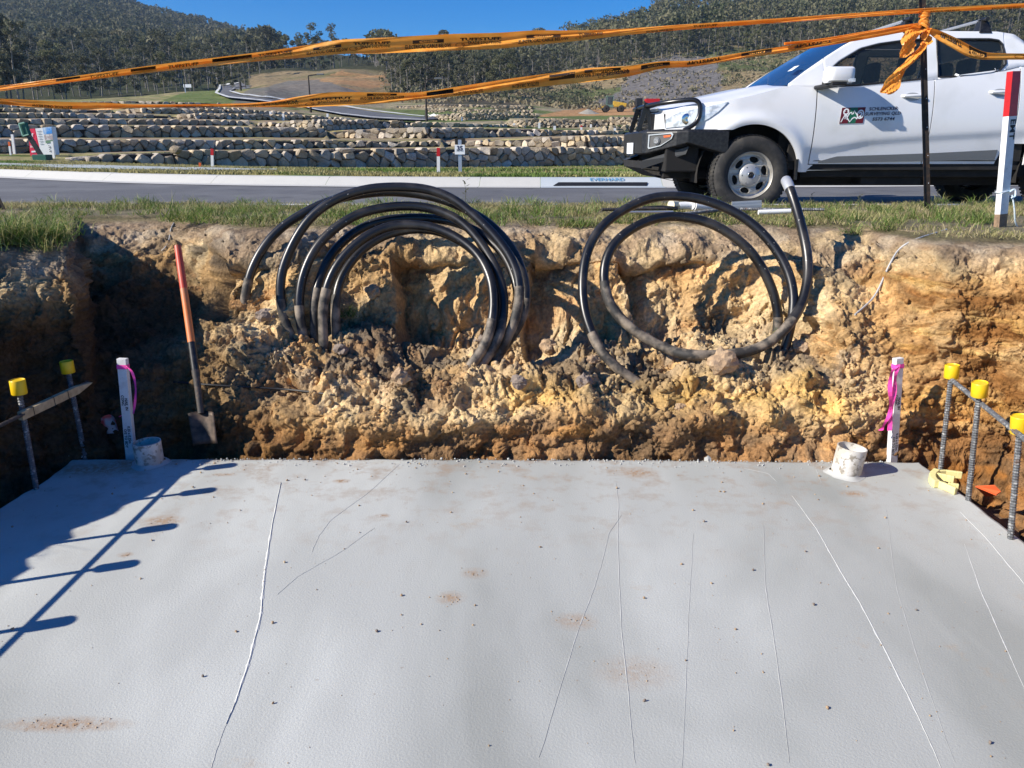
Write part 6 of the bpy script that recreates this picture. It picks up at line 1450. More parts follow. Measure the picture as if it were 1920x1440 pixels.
rt_ = Ribbon([(1737,56,6,YP-.04),(1755,64,18,YP-.06),(1780,76,22,YP-.08),(1810,92,24,YP-.1),(1828,100,20,YP-.1),(1850,105,14,YP-.1),(1900,106,12,YP-.12),(1990,106,12,YP-.15)], 4.0, .01)
rt_.mesh('tape_film', M['orange_film'], kn, step=4); rt_.text('TUFFSTUFF', 1763, 1803, .12, .55, M['tape_ink'], kn, True, True, .012); rt_.panel(1817, 1850, .05, .9, M['tape_ink'], kn); rt_.oval(1833, 13, .5, .38, M['tape_print_orange'], kn); rt_.text('DANGER', 1824, 1842, .3, .7, M['tape_print_orange'], kn, True, True); rt_.oval(1912, 10, .5, .35, M['tape_faded'], kn)
grp(None, kn)

kl = empty('tape_knot', at(-52, 180, Y=YL)); tag(kl, 'orange tape tied round the leaning steel picket just outside the left edge', 'tape knot')
ax_ = (pl_t - pl_b).normalized(); cz_ = pl_b + ax_ * ((kl.location.z - pl_b.z) / ax_.z)
for k_ in range(5):
    mb = MB(); mb.grid([[cz_ - kl.location + Vector((.036 * math.cos(a), .036 * math.sin(a), -.05 + .025 * k_ + .012 * math.sin(a + k_) + s_)) for s_ in (.014, 0, -.014)] for a in np.linspace(0, 2*math.pi, 21)]); mb.build('tape_wrap', M['orange_film'], kl, smooth=True)
# ---- gear lying on the verge
def vz(u, v, z=1.065): return at(u, v, z=z)
def lay(name, pts, r, m, label, cat, rebar=False, n=10):
    if rebar: mb = rebar_mb(pts[0], pts[1], r)
    else: mb = MB(); mb.tube(pts, r, n)
    return tag(mb.build(name, m, None, smooth=True), label, cat)
fit = empty('pipe_fitting', vz(1300, 390)); tag(fit, 'white plastic pipe fitting with a cream end cap lying in the grass behind the coil', 'pipe fitting')
Yf = 5.55
def F_(u, v, dy=0): return at(u, v, Y=Yf + dy)
for nm, pts, r, m in (('end_cap', [F_(1258,384,-.03), F_(1268,384,.01)], .031, M['cream']), ('socket', [F_(1272,386), F_(1296,385,.02)], .027, M['pvc_white']), ('branch', [F_(1296,384), F_(1302,383,.02)], .034, M['pvc_white']), ('barrel', [F_(1302,385,.0), F_(1352,388,.05)], .036, M['pvc_white']), ('spigot', [F_(1318,374,.06), F_(1334,382,.03)], .022, M['pvc_white'])):
    mb = MB(); mb.tube(pts, r, 16); o = mb.build(nm, m, None, smooth=True); o.parent = fit; o.matrix_parent_inverse = Matrix.Translation(-fit.location)
lay('black_pipe', [F_(1205,391,-.05), F_(1240,389,-.05), F_(1270,391,-.04)], .015, M['black_plastic'], 'short black pipe lying by the cream capped fitting', 'pipe')
for i, (dv, yy) in enumerate(((0, 0), (6, -.06))):
    a_, c_ = at(1372, 383 + dv, Y=5.75 + yy), at(1427, 380 + dv, Y=5.75 + yy); mb = MB(); mb.bar(a_, c_, .03, .02); mb.bar(a_ + Vector((0, 0, .012)), c_ + Vector((0, 0, .012)), .012, .012); tag(mb.build('metal_channel', M['galv']), ['upper of two short bright metal channels lying behind the conduit loop', 'lower of two short bright metal channels lying behind the conduit loop'][i], 'metal channel')
lay('reinforcing_bar', [at(1128, 393, Y=5.35), at(1250, 391, Y=5.5)], .011, M['rebar_dark'], 'ribbed bar on the turf edge at the left of the small coil', 'rebar', True)
lay('reinforcing_bar', [at(1277, 402, Y=5.22), at(1372, 391, Y=5.5)], .012, M['rebar'], 'ribbed bar lying slantwise in front of the white pipe fitting', 'rebar', True)
lay('reinforcing_bar', [at(1388, 392, Y=5.52), at(1545, 393, Y=5.48)], .010, M['rebar'], 'ribbed bar lying right of the metal channels, passing behind the upright conduit end', 'rebar', True)
lay('white_pipe', [at(1422, 398, Y=5.42), at(1482, 396, Y=5.42)], .017, M['pvc_white'], 'thin white pipe lying in the grass left of the upright conduit end', 'pipe')
lay('reinforcing_bar', [at(1150, 398, Y=5.25), at(1262, 397, Y=5.3)], .008, M['galv'], 'thin pale rod on the turf edge under the small coil top', 'rod')
# thin cables lying on the bank
def cable(pix, r, m, label, cat='cable', off=.012):
    P_ = smooth_path([hit(u, v, off) for u, v in pix], 2); mb = MB(); mb.tube(P_, r, 6); return tag(mb.build('thin_cable', m, None, smooth=True), label, cat)
cable([(1603,590),(1622,574),(1640,556),(1652,532),(1662,508),(1672,488),(1684,468),(1702,455),(1726,445),(1750,438),(1775,430)], .0055, M['cable_grey'], 'thin pale grey cable running down the bank at the right')
cable([(328,414),(320,428),(318,446),(312,462),(303,470)], .004, M['cable_grey'], 'thin pale wire dangling over the bank near the shovel handle', 'wire')
cable([(326,716),(372,720),(430,724),(490,727),(550,731),(600,737),(636,742)], .006, M['ink'], 'dark muddy cord stretched along the bank behind the shovel', 'cord', .015)
# cream plastic clip, orange offcut, small bits
cl = empty('plastic_clip', at(1768, 902, z=.0)); tag(cl, 'cream yellow forked plastic clip lying on the slab by the capped rebars', 'plastic clip')
def cp(u, v, h=0): p = at(u, v, z=h); return p - cl.location
arms = [[(1749,893),(1762,886),(1803,891)], [(1752,892),(1770,895),(1789,899)], [(1749,896),(1752,905),(1770,911),(1792,921)], [(1777,911),(1797,914)]]
for k_, a_ in enumerate(arms):
    mb = MB(); pts = smooth_path([cp(u, v, .018) for u, v in a_], 1)
    for p, q in zip(pts[:-1], pts[1:]): mb.bar(p, q + (q-p)*.05, .016, .034)
    bevel(mb.build('prong', M['pale_yellow'], cl), .003)
mb = MB(); pts = smooth_path([cp(1756,885,.02), cp(1747,893,.02), cp(1749,902,.02), cp(1757,908,.02)], 1)
for p, q in zip(pts[:-1], pts[1:]): mb.bar(p, q + (q-p)*.1, .028, .036)
bevel(mb.build('clip_back', M['pale_yellow'], cl), .003)
oc = at(1850, 915, z=-.02); mb = MB(); pp = [at(1829,911,z=.0), at(1865,909,z=.02), at(1877,921,z=-.01), at(1868,927,z=-.02), at(1848,929,z=-.09)]
mb.add([p - oc for p in pp] + [p - oc - Vector((0, 0, .006)) for p in pp], [(0,1,2,3),(0,3,4),(5,8,7,6),(5,9,8),(0,5,6,1),(1,6,7,2),(2,7,8,3),(3,8,9,4)]); o = mb.build('orange_offcut', mat('orange_plastic', (.80, .16, .05), .5)); o.location = oc; tag(o, 'orange plastic offcut wedged beside the slab at the right', 'plastic offcut')
wb = at(145, 857, z=0); mb = MB(); mb.box((-.035, -.02, 0), (.035, .02, .022), Matrix.Rotation(R(25), 3, 'Z'), (0, 0, 0)); o = bevel(mb.build('plastic_block', M['sign_white']), .003); o.location = wb; tag(o, 'small white block at the shaded back left corner of the slab', 'block')
p_ = hit(205, 795, .02); rr = MB(); rr.grid([[p_ + Vector((x * .04, .01 * math.sin(x * 3 + z), z * .05 - .02 * x * x)) for x in np.linspace(-1, 1, 7)] for z in np.linspace(-1, 1, 5)]); tag(rr.build('torn_wrapper', mat('wrapper', (.35, .36, .40), .5, noise=(12, (.5, .05, .05), .5, .6, 2)), None, smooth=True), 'crumpled grey and red wrapper in the dark corner behind the left stake', 'wrapper')
p_ = at(1327, 862, Y=3.66); rock('concrete_lump', p_ + Vector((0, 0, -.01)), .035, 'small grey lump of concrete standing at the back edge of the slab', M['ridge_faint'], (.7, .6, 1.2), 4, 'concrete lump')
# notable clods
M['clod'] = mat('clod', (.40, .27, .16), .95, noise=[(9, (.50, .37, .23), .4, .65, 5), (30, (.27, .19, .13), .5, .7, 4)], bump=[(60, .7, .01, 5), (250, .4, .003, 3)])
M['clod_grey'] = mat('clod_grey', (.27, .215, .175), .95, noise=[(12, (.19, .15, .125), .4, .65, 5)], bump=[(60, .7, .01, 5)])
M['clod_yellow'] = mat('clod_yellow', (.55, .37, .14), .95, noise=[(12, (.46, .26, .10), .4, .65, 5)], bump=[(60, .7, .01, 5)])
CL = [(1355,680,.085,'clod','big tan clod covering the bottom of the small coil'),(1028,650,.055,'clod','angular clod beside the left leg of the small coil'),(1112,675,.04,'clod','clod resting against the muddy leg of the small coil'),(1097,715,.05,'clod_grey','grey clod below the muddy leg of the small coil'),(972,716,.042,'clod_grey','pale grey clod standing alone right of the big coil'),
 (752,708,.06,'clod','tan clod on the ledge below the middle of the big coil'),(585,632,.05,'clod','ochre clod at the foot of the second left conduit loop'),(1350,768,.045,'clod_yellow','yellow squared clod low in the bank'),(1440,785,.03,'clod_yellow','flat yellow clod low in the bank right of centre'),(905,640,.05,'clod_grey','grey clod inside the big coil at its right side'),
 (700,545,.06,'clod','tall tan clod inside the big coil near its top left'),(1500,648,.05,'clod','brown clod at the foot of the upright conduit'),(1275,765,.035,'clod','brown clod on the lower ledge in the centre right'),(640,655,.05,'clod_grey','dark grey clod at the foot of the innermost conduit loop'),(500,590,.06,'clod_grey','dark grey heap clod between the first two left loops')]
for i, (u, v, r_, m_k, lab) in enumerate(CL):
    p_ = hit(u, v, r_ * .35); rock('soil_clod', p_, r_, lab, M[m_k], (1.1, .9, .85), 20 + i, 'clod', sub=3, rough=.45)
# ---- crumbs of soil: on the bank, on the slab, along the slab edge
def crumbs(name, label, P_, S_, m, seed, par=None, cols=None):
    r_ = np.random.RandomState(seed); bm = bmesh.new(); bmesh.ops.create_icosphere(bm, subdivisions=1, radius=1); V0 = np.array([v.co for v in bm.verts], np.float32); F0 = np.array([[v.index for v in f.verts] for f in bm.faces]); bm.free()
    n = len(P_); jit = r_.uniform(.62, 1.15, (n, len(V0), 1)); sc = r_.uniform(.55, 1.15, (n, 1, 3)); a = r_.uniform(0, 6.28, n); V_ = V0[None] * jit * sc; x = V_[..., 0] * np.cos(a)[:, None] - V_[..., 1] * np.sin(a)[:, None]; y = V_[..., 0] * np.sin(a)[:, None] + V_[..., 1] * np.cos(a)[:, None]; V_ = np.stack([x, y, V_[..., 2]], 2) * S_[:, None, None] + P_[:, None, :]
    F_a = (F0[None] + (np.arange(n) * len(V0))[:, None, None]).reshape(-1, 3); me_ = np_mesh(name, V_.reshape(-1, 3), F_a)
    if cols is not None: set_col(me_, np.repeat(cols, len(V0), 0))
    return tag(link(name, me_, par, m), label, 'soil crumbs', None, 'stuff')
r_ = np.random.RandomState(21)
w_ = (np.clip(spoil, 0, 1) + .25 * (Zc < .35) + .08) * (rt < 7.8) * (rt > 1.2) * (Xc > -2.4); w_ = np.asarray(w_, float); w_ *= np.linalg.norm(PB - np.array([0, 0, 1.5]), axis=1) < 6.5; w_ /= w_.sum(); ix = r_.choice(len(PB), 6000, p=w_)
sz = .004 + .022 * r_.power(.35, len(ix)) ** 1.0 * r_.rand(len(ix)); sz = .003 + .019 * r_.rand(len(ix)) ** 5
big_ = r_.rand(len(ix)) < .10; sz = np.where(big_, r_.uniform(.010, .030, len(ix)), sz)
crumbs('soil_crumbs', 'loose soil crumbs and small clods lying over the bank', Q[ix] + np.array([0, -.003, .002]), sz, M['soil'], 3, cols=col[ix] * r_.uniform(.75, 1.2, (len(ix), 1)))
n = 520; x = r_.uniform(-2.15, 2.0, n); y = 3.6 - r_.power(.55, n) * 0 - 2.6 * r_.rand(n) ** 2.6; s_ = .0018 + .005 * r_.rand(n) ** 4
crumbs('soil_crumbs', 'small dark soil crumbs scattered on the slab', np.stack([x, y, s_ * .5], 1), s_, M['clod'], 5)
n = 900; x = r_.uniform(-1.6, 1.9, n); y = 3.625 - .075 * np.clip((x + 2.2) / 4.3 - .45, 0, 1) - .10 * r_.rand(n) ** 2.5; s_ = .0015 + .006 * r_.rand(n) ** 4
crumbs('concrete_crumbs', 'grey concrete crumbs along the back edge of the slab', np.stack([x, y, s_ * .4], 1), s_, M['ridge_faint'], 6)
for u, v, rr_ in ((572,899,.011),(1510,1033,.012),(1718,1143,.012),(1412,1068,.007),(1240,977,.006),(777,1267,.009),(1440,1433,.009),(1395,1035,.007)):
    pass
pk_ = [(572,899),(1510,1033),(1718,1143),(1412,1068),(1526,1133),(380,1267),(1440,1433),(762,978),(1320,977),(706,1183),(1208,1313),(1856,1392)]
for i, (u, v) in enumerate(pk_): pass
qs = [];
for (px_, py_), rx, ry, st_ in SPOTS:
    k_ = int(900 * (rx * ry) ** .5 * st_); q_ = at(px_, py_, z=0); qs.append(np.stack([q_.x + r_.normal(size=k_) * rx * .45, q_.y + r_.normal(size=k_) * ry * .45, np.full(k_, .0006)], 1))
qs = np.concatenate(qs); qs = qs[(qs[:, 1] < 3.56) & (np.abs(qs[:, 0]) < 2.0)]; crumbs('soil_crumbs', 'fine brown soil dropped in small patches on the slab', qs, .0008 + .0035 * r_.rand(len(qs)) ** 3, M['clod'], 9)
P__ = np.array([at(u, v, z=.004) for u, v in pk_]); crumbs('soil_pebbles', 'larger dark pebbles lying singly on the slab', P__, np.full(len(pk_), .0065), M['clod_grey'], 8)

# ---- grass on the verge
def in_pit(x, y): return inpoly(x, y, [tuple(c_) for c_ in crest[::8]] + [(crest[-1][0], crest[-1][1])])
def blades(name, label, P_, L_, W_, C_, seed, lean=.5, par=None):
    r_ = np.random.RandomState(seed); n = len(P_); a = r_.uniform(0, 6.28, n); side = np.stack([np.cos(a), np.sin(a), np.zeros(n)], 1); b = r_.uniform(0, 6.28, n); ln = r_.uniform(.15, 1, n) * lean; dirn = np.stack([np.cos(b) * ln, np.sin(b) * ln, np.ones(n)], 1)
    dirn /= np.linalg.norm(dirn, axis=1, keepdims=True); w = side * W_[:, None] / 2; mid = P_ + dirn * L_[:, None] * .55; tip = P_ + dirn * L_[:, None] * .85 + np.stack([np.cos(b) * ln, np.sin(b) * ln, -.15 * ln], 1) * L_[:, None] * .45
    V_ = np.stack([P_ - w, P_ + w, mid - w * .8, mid + w * .8, tip], 1).reshape(-1, 3); k5 = np.arange(n)[:, None] * 5
    me_ = np_mesh(name, V_, [np.concatenate([k5, k5 + 1, k5 + 3, k5 + 2], 1), np.concatenate([k5 + 2, k5 + 3, k5 + 4], 1)], True); set_col(me_, np.repeat(C_, 5, 0))
    return tag(link(name, me_, par, M['grass']), label, 'grass', None, 'stuff')
M['grass'] = attr_mat('grass', .6, .3, .12, 8, trans=.35)
n = 330000; r_ = np.random.RandomState(31); x = r_.uniform(-6.2, 7.2, n); y = r_.uniform(4.0, 6.96, n) ; keep = (np.abs(x) < y * .74 + .5) & ~in_pit(x, y)
pn = np.stack([x, y, np.zeros(n)], 1).astype(np.float32); dens = fbm(pn, (1.1, 1.8, 1), 3, 401); d2 = fbm(pn, (4, 4, 1), 3, 405); far_ = sstep(5.3, 6.4, y)
keep &= (r_.rand(n) < np.clip(.38 + 1.3 * dens + 1.2 * d2 + .35 * far_, .03, 1) * np.clip((y - 4.6) / 1.1, .35, 1))
# bare topsoil patch at the left centre
keep &= ~((((x + 2.3) / 1.25) ** 2 + ((y - 5.75) / .42) ** 2 < 1) & (r_.rand(n) < .9))
x, y, dens, d2, far_ = x[keep], y[keep], dens[keep], d2[keep], far_[keep]; n = len(x)
z = np.where(y > 6.85, 1.04, 1.044) + 0 * x; L_ = (.016 + .036 * r_.rand(n) ** 1.8) * (1 + .8 * np.clip(d2, 0, 1)); W_ = r_.uniform(.003, .006, n)
gg = np.clip(.45 + 1.6 * fbm(np.stack([x, y, z], 1).astype(np.float32), (.9, 1.5, 1), 3, 411) - .25 * (x > 1) * 0 + .25 * r_.normal(size=n), 0, 1)
Cg = mixc(mixc(np.tile(C(.40,.36,.16), (n, 1)), C(.19,.23,.06), sstep(.35, .85, gg)), C(.46,.38,.22), (r_.rand(n) < .30).astype(float)); Cg = Cg * r_.uniform(.7, 1.2, n)[:, None]
blades('verge_grass', 'short green and straw grass along the verge above the bank', np.stack([x, y, z], 1), L_, W_, Cg, 1, .9)
# longer tussocks along the crest, some hanging into the pit, and on the left spur
cc, ll = [], []
tus = [(u, 410 + r_.uniform(-14, 16)) for u in r_.uniform(330, 1860, 150)] + [(u, 392 + r_.uniform(-14, 14)) for u in r_.uniform(60, 1900, 90)] + [(u, 430 + r_.uniform(-20, 40)) for u in r_.uniform(-60, 60, 16)] + [(350,408),(1180,404),(1560,412),(930,412),(700,405),(1790,415),(1840,418),(1660,432),(1595,440),(1690,400),(430,415),(480,418),(86,470),(652,592),(1462,640)] * 2
for u, v in tus:
    p_ = hit(u, v, -.005) if v > 405 else at(u, v, z=1.045)
    if p_.z < .93 and not (u, v) in ((652,592),(1462,640),(86,470),(1660,432),(1595,440)): continue
    k_ = r_.randint(14, 60); q = np.array(p_) + r_.normal(size=(k_, 3)) * [.035, .03, .002]; cc.append(q); ll.append(r_.uniform(.05, .13, k_))
xl = [];
for i in range(170):     # left side of the pit: its crest throws the feathered shadow edge
    t = r_.rand(); j = int(t * 60) ; cpt_ = crest[np.searchsorted(crest[:110, 1], 1.2 + 2.9 * t)] if False else None
cr = crest[(crest[:, 0] < -2.0) & (crest[:, 1] > .5) & (crest[:, 1] < 5.5)]
for i in range(380):
    c_ = cr[r_.randint(len(cr))]; k_ = r_.randint(6, 30); q = np.array([c_[0] - .02 - .25 * r_.rand() ** 2, c_[1] + r_.uniform(-.05, .05), 1.03]) + r_.normal(size=(k_, 3)) * [.04, .04, .003]; cc.append(q); ll.append(r_.uniform(.05, r_.choice([.12, .16, .28]), k_))
cc = np.concatenate(cc); ll = np.concatenate(ll); n = len(cc); Cg = mixc(np.tile(C(.14,.22,.045), (n, 1)), C(.36,.34,.14), (r_.rand(n) < .35).astype(float)) * r_.uniform(.7, 1.25, n)[:, None]
blades('crest_tussocks', 'longer green tussocks along the broken edge of the turf', cc, ll, r_.uniform(.003, .006, n), Cg, 2, 1.5)
# weeds standing above the verge
for k_, (u, v, h, lab) in enumerate(((872,382,.20,'spindly green weed standing above the big coil, against the road'), (1607,400,.13,'small dark leafy weed in the turf right of the upright conduit end'), (1520,385,.10,'small weed in the turf between the pickup wheel and picket'), (1755,378,.10,'small weed just right of the steel picket foot'))):
    p_ = at(u, v, z=1.045); w_e = empty('weed', p_); tag(w_e, lab, 'weed'); mb = MB(); mb.tube([(0,0,0), (.01,0,h*.5), (-.005,0,h)], [.003,.002,.001], 5); mb.build('stem', M['gum_leaf'], w_e)
    for j in range(9):
        t = .3 + .7 * j / 8; a = j * 2.4; q = Vector((.006, 0, h * t)); d = Vector((math.cos(a), math.sin(a), .5)).normalized() * h * .28; s_ = d.cross(Vector((0, 0, 1))).normalized() * h * .05; lf = MB(); lf.add([q, q + d * .5 + s_, q + d, q + d * .5 - s_], [(0,1,2,3)]); lf.build('leaf', M['gum_leaf'], w_e)
# grass on the strip beyond the road
n = 60000; r_ = np.random.RandomState(41); uu = r_.uniform(-40, 1330, n); pts = []; PX = np.array([[0.0]*3]*n)
col_cache = {}
for i in range(n):
    ui = int(uu[i] / 6)
    if ui not in col_cache:
        j = int(np.clip(np.searchsorted(us_t, ui * 6 + 3), 1, nC - 1)); col_cache[ui] = j
    j = col_cache[ui]; Y = TY[j][0] + .1 + (19.5 - TY[j][0] if uu[i] < 135 else max(3, np.interp(uu[i], [135, 1180, 1400], [20.8, 33.6, 37]) - TY[j][0])) * r_.rand() ** 1.3
    zz = np.interp(Y, TY[j], TV[j, :, 2]); xx = (uu[i] - 960) / FOC * (Y * math.cos(PITCH) + (CAMH - zz) * math.sin(PITCH)); PX[i] = (xx, Y, zz)
gg = fbm(PX.astype(np.float32), (.5, .9, .1), 3, 421); bare = fbm(PX.astype(np.float32), (.25, 1.2, .1), 3, 431); kp = bare < .22
PX, gg = PX[kp], gg[kp]; n = len(PX); Cg = mixc(np.tile(C(.38,.34,.15), (n, 1)), C(.15,.23,.05), sstep(.0, .38, gg + .25 * sstep(24, 32, PX[:, 1]) * (PX[:, 0] > -3))) * r_.uniform(.75, 1.2, n)[:, None]
blades('roadside_grass', 'short patchy grass between the far kerb and the stone walls', PX, r_.uniform(.04, .10, n), r_.uniform(.015, .03, n), Cg, 3, .9)
# ================================================================ SMALL THINGS BEYOND THE ROAD
def gpt(u, v, Ymin=14): return drape(u, v, Ymin)
def peg(u, vb_, vt, Y=None, label='', mtl=None, top=None, w=.05, group=None, lean=0, name='marker_peg'):
    b_ = ground(u, Y) if Y else gpt(u, vb_); t_ = at(u + lean, vt, Y=b_.y); root = empty(name, b_); tag(root, label, 'marker peg', group); h = t_ - b_
    k_ = .68 if top else 1; mb = MB(); mb.bar((0, 0, -.1), h * k_, w, w * .6, (0, 1, 0)); mb.build('peg_shaft', mtl or M['white_stake'], root)
    if top: mb = MB(); mb.bar(h * k_, h, w * 1.04, w * .64, (0, 1, 0)); mb.build('peg_top', top, root)
    return root
peg(822, 328, 277, label='white marker peg with red top on the verge, left of the lot number sign', top=M['red_paint'], w=.055)
peg(398, 317, 279, label='white marker peg with red top in front of the nearest stone wall', top=M['red_paint'], w=.06)
peg(375, 317, 305, label='short orange peg just left of a red-topped white peg', mtl=M['orange_paint'], w=.05)
peg(27, 289, 252, label='white peg leaning beside the green sign at far left', w=.07, lean=-4)
peg(20, 291, 266, label='thin white peg with orange tip at far left, below the stone walls', top=M['orange_paint'], w=.05, lean=-3)
peg(101, 297, 265, label='white peg standing against the right edge of the sale board', w=.06, lean=-3)
for u, vb_, vt, red in ((507,224,209,0),(531,225,213,0),(614,222,213,0),(866,226,219,0),(964,238,231,0),(1011,240,230,0),(1040,248,236,0),(1153,249,240,0),(1108,238,233,0)):
    peg(u, vb_ + 1, vt, label='small white peg on the terraces across the valley', group='small white pegs on the far terraces', w=.13)
peg(1090, 252, 235, label='white peg with red top on the grass left of the bull bar', top=M['red_paint'], w=.10)
# lot sign
b_ = gpt(863, 328); ls = empty('lot_sign', b_); tag(ls, 'white lot sign reading 35 on a thin grey post by the far kerb', 'sign')
def rp(u, v, dy=0): return at(u, v, Y=b_.y + dy) - b_
mb = MB(); mb.bar((0, 0, -.1), rp(862, 262, .03), .06, .04, (0, 1, 0)); mb.build('post', M['galv'], ls)
mb = MB(); mb.bar(rp(853, 280.5), rp(871.5, 280.5), .02, (rp(862, 271.5) - rp(862, 289.5)).z, (0, 0, 1)); 
c0, c1 = rp(853, 289.5), rp(871.5, 271.5); mb = MB(); mb.box((c0.x, -.02, c0.z), (c1.x, 0, c1.z)); mb.build('board', M['sign_white'], ls)
me = text_mesh('35', .30 * (c1.x - c0.x) / .5, .004); 
for v in me.vertices: v.co = Vector(((c0.x + c1.x)/2 + v.co.x, -.023, (c0.z + c1.z)/2 + .02 + v.co.y))
link('number', me, ls, mat('navy', (.01, .015, .06), .5))
me = text_mesh('760 m2', .12 * (c1.x - c0.x) / .5, .001)
for v in me.vertices: v.co = Vector(((c0.x + c1.x)/2 + v.co.x, -.023, c0.z + .06 + v.co.y))
link('small_print', me, ls, M['galv'])
c0, c1 = rp(853, 271), rp(872, 259); mb = MB(); mb.box((c0.x, .01, c0.z), (c1.x, .03, c1.z)); mb.build('backing_board', M['dark_under'], ls)
# sale boards
def board(name, corners, Yb, m, label, thick=.12, cat='sign board'):
    P_ = [at(u, v, Y=Yb) for u, v in corners]; o_ = P_[-1]; root = empty(name, o_); tag(root, label, cat); mb = MB(); n = len(P_)
    mb.add([p - o_ for p in P_] + [p - o_ + Vector((.05, thick, 0)) for p in P_], [tuple(range(n))[::-1], tuple(range(n, 2*n))] + [(i, (i+1) % n, (i+1) % n + n, i + n) for i in range(n)]); mb.build('board', m, root); return root, o_, P_
Yb = gpt(85, 293).y
rd, o_, P_ = board('sale_board', [(52,242),(64.5,241),(74,292),(57,293.5)], Yb, M['sign_red'], 'red sale board with white lettering standing beside the white picture board')
def quad(root, o_, Pq, m, nm, off=.01):
    mb = MB(); mb.add([p - o_ - Vector((0, off, 0)) for p in Pq], [(3,2,1,0)]); return mb.build(nm, m, root)
def QB(P_, a0, a1, b0, b1):
    tl, tr_, br, bl = P_; f = lambda a, b: tl.lerp(tr_, a).lerp(bl.lerp(br, a), b); return [f(a0, b0), f(a1, b0), f(a1, b1), f(a0, b1)]
for i, (s_, a0, a1, b0, b1) in enumerate((('For', .15, .75, .10, .30), ('Sale', .2, .8, .34, .56), ('Enquire', .15, .9, .60, .70))):
    q_ = QB(P_, a0, a1, b0, b1); me = text_mesh(s_, 1, .03); xs_ = [v.co.x for v in me.vertices]; ys_ = [v.co.y for v in me.vertices]
    for v in me.vertices: a = (v.co.x - min(xs_)) / (max(xs_) - min(xs_)); b = (v.co.y - min(ys_)) / (max(ys_) - min(ys_)); v.co = q_[3].lerp(q_[2], a).lerp(q_[0].lerp(q_[1], a), b) - o_ - Vector((0, .012, 0))
    me.calc_loop_triangles() if False else None
    link('lettering', me, rd, M['sign_white'])
quad(rd, o_, QB(P_, .2, .85, .80, .86), M['sign_white'], 'printed_bar')
wd, o_, P_ = board('sale_board', [(66,241),(96.5,237.5),(104,290),(78,293.5)], Yb - .1, M['sign_white'], 'white sale board showing a blue sky picture, right of the red board')
M['pic_sky'] = mat('pic_sky', (.05, .28, .70), .5, noise=(3, (.6, .72, .8), .5, .65, 3)); M['pic_house'] = mat('pic_house', (.42, .36, .36), .5, noise=(9, (.75, .73, .72), .45, .6, 2)); M['pic_green'] = mat('pic_green', (.16, .28, .17), .5)
quad(wd, o_, QB(P_, .46, 1, .0, .24), M['pic_sky'], 'picture_sky'); quad(wd, o_, QB(P_, .46, 1, .25, .46), M['pic_house'], 'picture_house'); quad(wd, o_, QB(P_, .48, .96, .47, .56), M['pic_green'], 'picture_lawn')
for k_ in range(6): quad(wd, o_, QB(P_, .08, .34 - .04 * (k_ % 2), .10 + .09 * k_, .125 + .09 * k_), M['galv'], 'printed_bar')
for k_ in range(4): quad(wd, o_, QB(P_, .62, .70 + .12 * (k_ % 2), .64 + .07 * k_, .67 + .07 * k_), M['grey_trim'], 'printed_bar')
gs, o_, P_ = board('tipped_sign', [(35,232),(45.5,229.5),(53.5,252),(42.5,255)], Yb - .5, M['green_sign'], 'dark green sign tipped over on a black post in front of the red sale board', .06)
mb = MB(); a_, c_ = at(52, 251, Y=Yb - .45) - o_, at(78, 293, Y=Yb - .45) - o_; mb.bar(a_, c_, .11, .08, (0, 1, 0)); mb.build('post', M['black_plastic'], gs)
for e0, e1 in (((35,232),(42.5,255)), ((42.5,255),(53.5,252)), ((35,232),(45.5,229.5))): mb = MB(); mb.bar(at(*e0, Y=Yb-.53) - o_, at(*e1, Y=Yb-.53) - o_, .03, .02, (0, 1, 0)); mb.build('edge_strip', mat('sign_edge', (.25, .45, .35), .5) if 'sign_edge' not in bpy.data.materials else bpy.data.materials['sign_edge'], gs)
p_ = gpt(79, 300); mb = MB(); mb.box((-.16, -.15, -.05), (.20, .15, .13)); o = bevel(mb.build('green_box', M['green_sign']), .01); o.location = p_; tag(o, 'green service box on the grass below the white sale board', 'service box')
# lamp posts and a street sign
def lamp(u, vb_, vt, Y, label):
    b_ = ground(u, Y); h = at(u, vt, Y=Y).z - b_.z; root = empty('street_lamp', b_); tag(root, label, 'street lamp', 'street lamps on the estate road'); mb = MB(); mb.tube([(0,0,-.2),(0,0,.9),(0,0,.95),(0,0,h)], [.10,.10,.07,.05], 8); mb.build('pole', M['steel_post'], root)
    mb = MB(); mb.bar((0, 0, h), (.9, 0, h + .12), .08, .08); mb.build('arm', M['steel_post'], root); mb = MB(); mb.box((.7, -.14, h + .06), (1.25, .14, h + .16)); bevel(mb.build('lamp_head', M['grey_trim'], root), .03)
lamp(800, 232, 150, 62, 'black lamp post at the bend of the estate road, below the middle of the tapes'); lamp(583, 208, 142, 66, 'black lamp post left of the estate road, crossing the lower tape'); lamp(452, 180, 163, 95, 'short distant lamp post on the upper loop of the estate road')
b_ = ground(348, 95); h = at(348, 158, Y=95).z - b_.z; ss_ = empty('street_sign', b_); tag(ss_, 'small white street sign on the green mound at the left', 'sign'); mb = MB(); mb.bar((0,0,0), (0,0,h), .10, .10); mb.build('post', M['galv'], ss_); mb = MB(); mb.box((-.15,-.05,h-.35), (.75,.0,h)); mb.build('sign_plate', M['sign_white'], ss_)
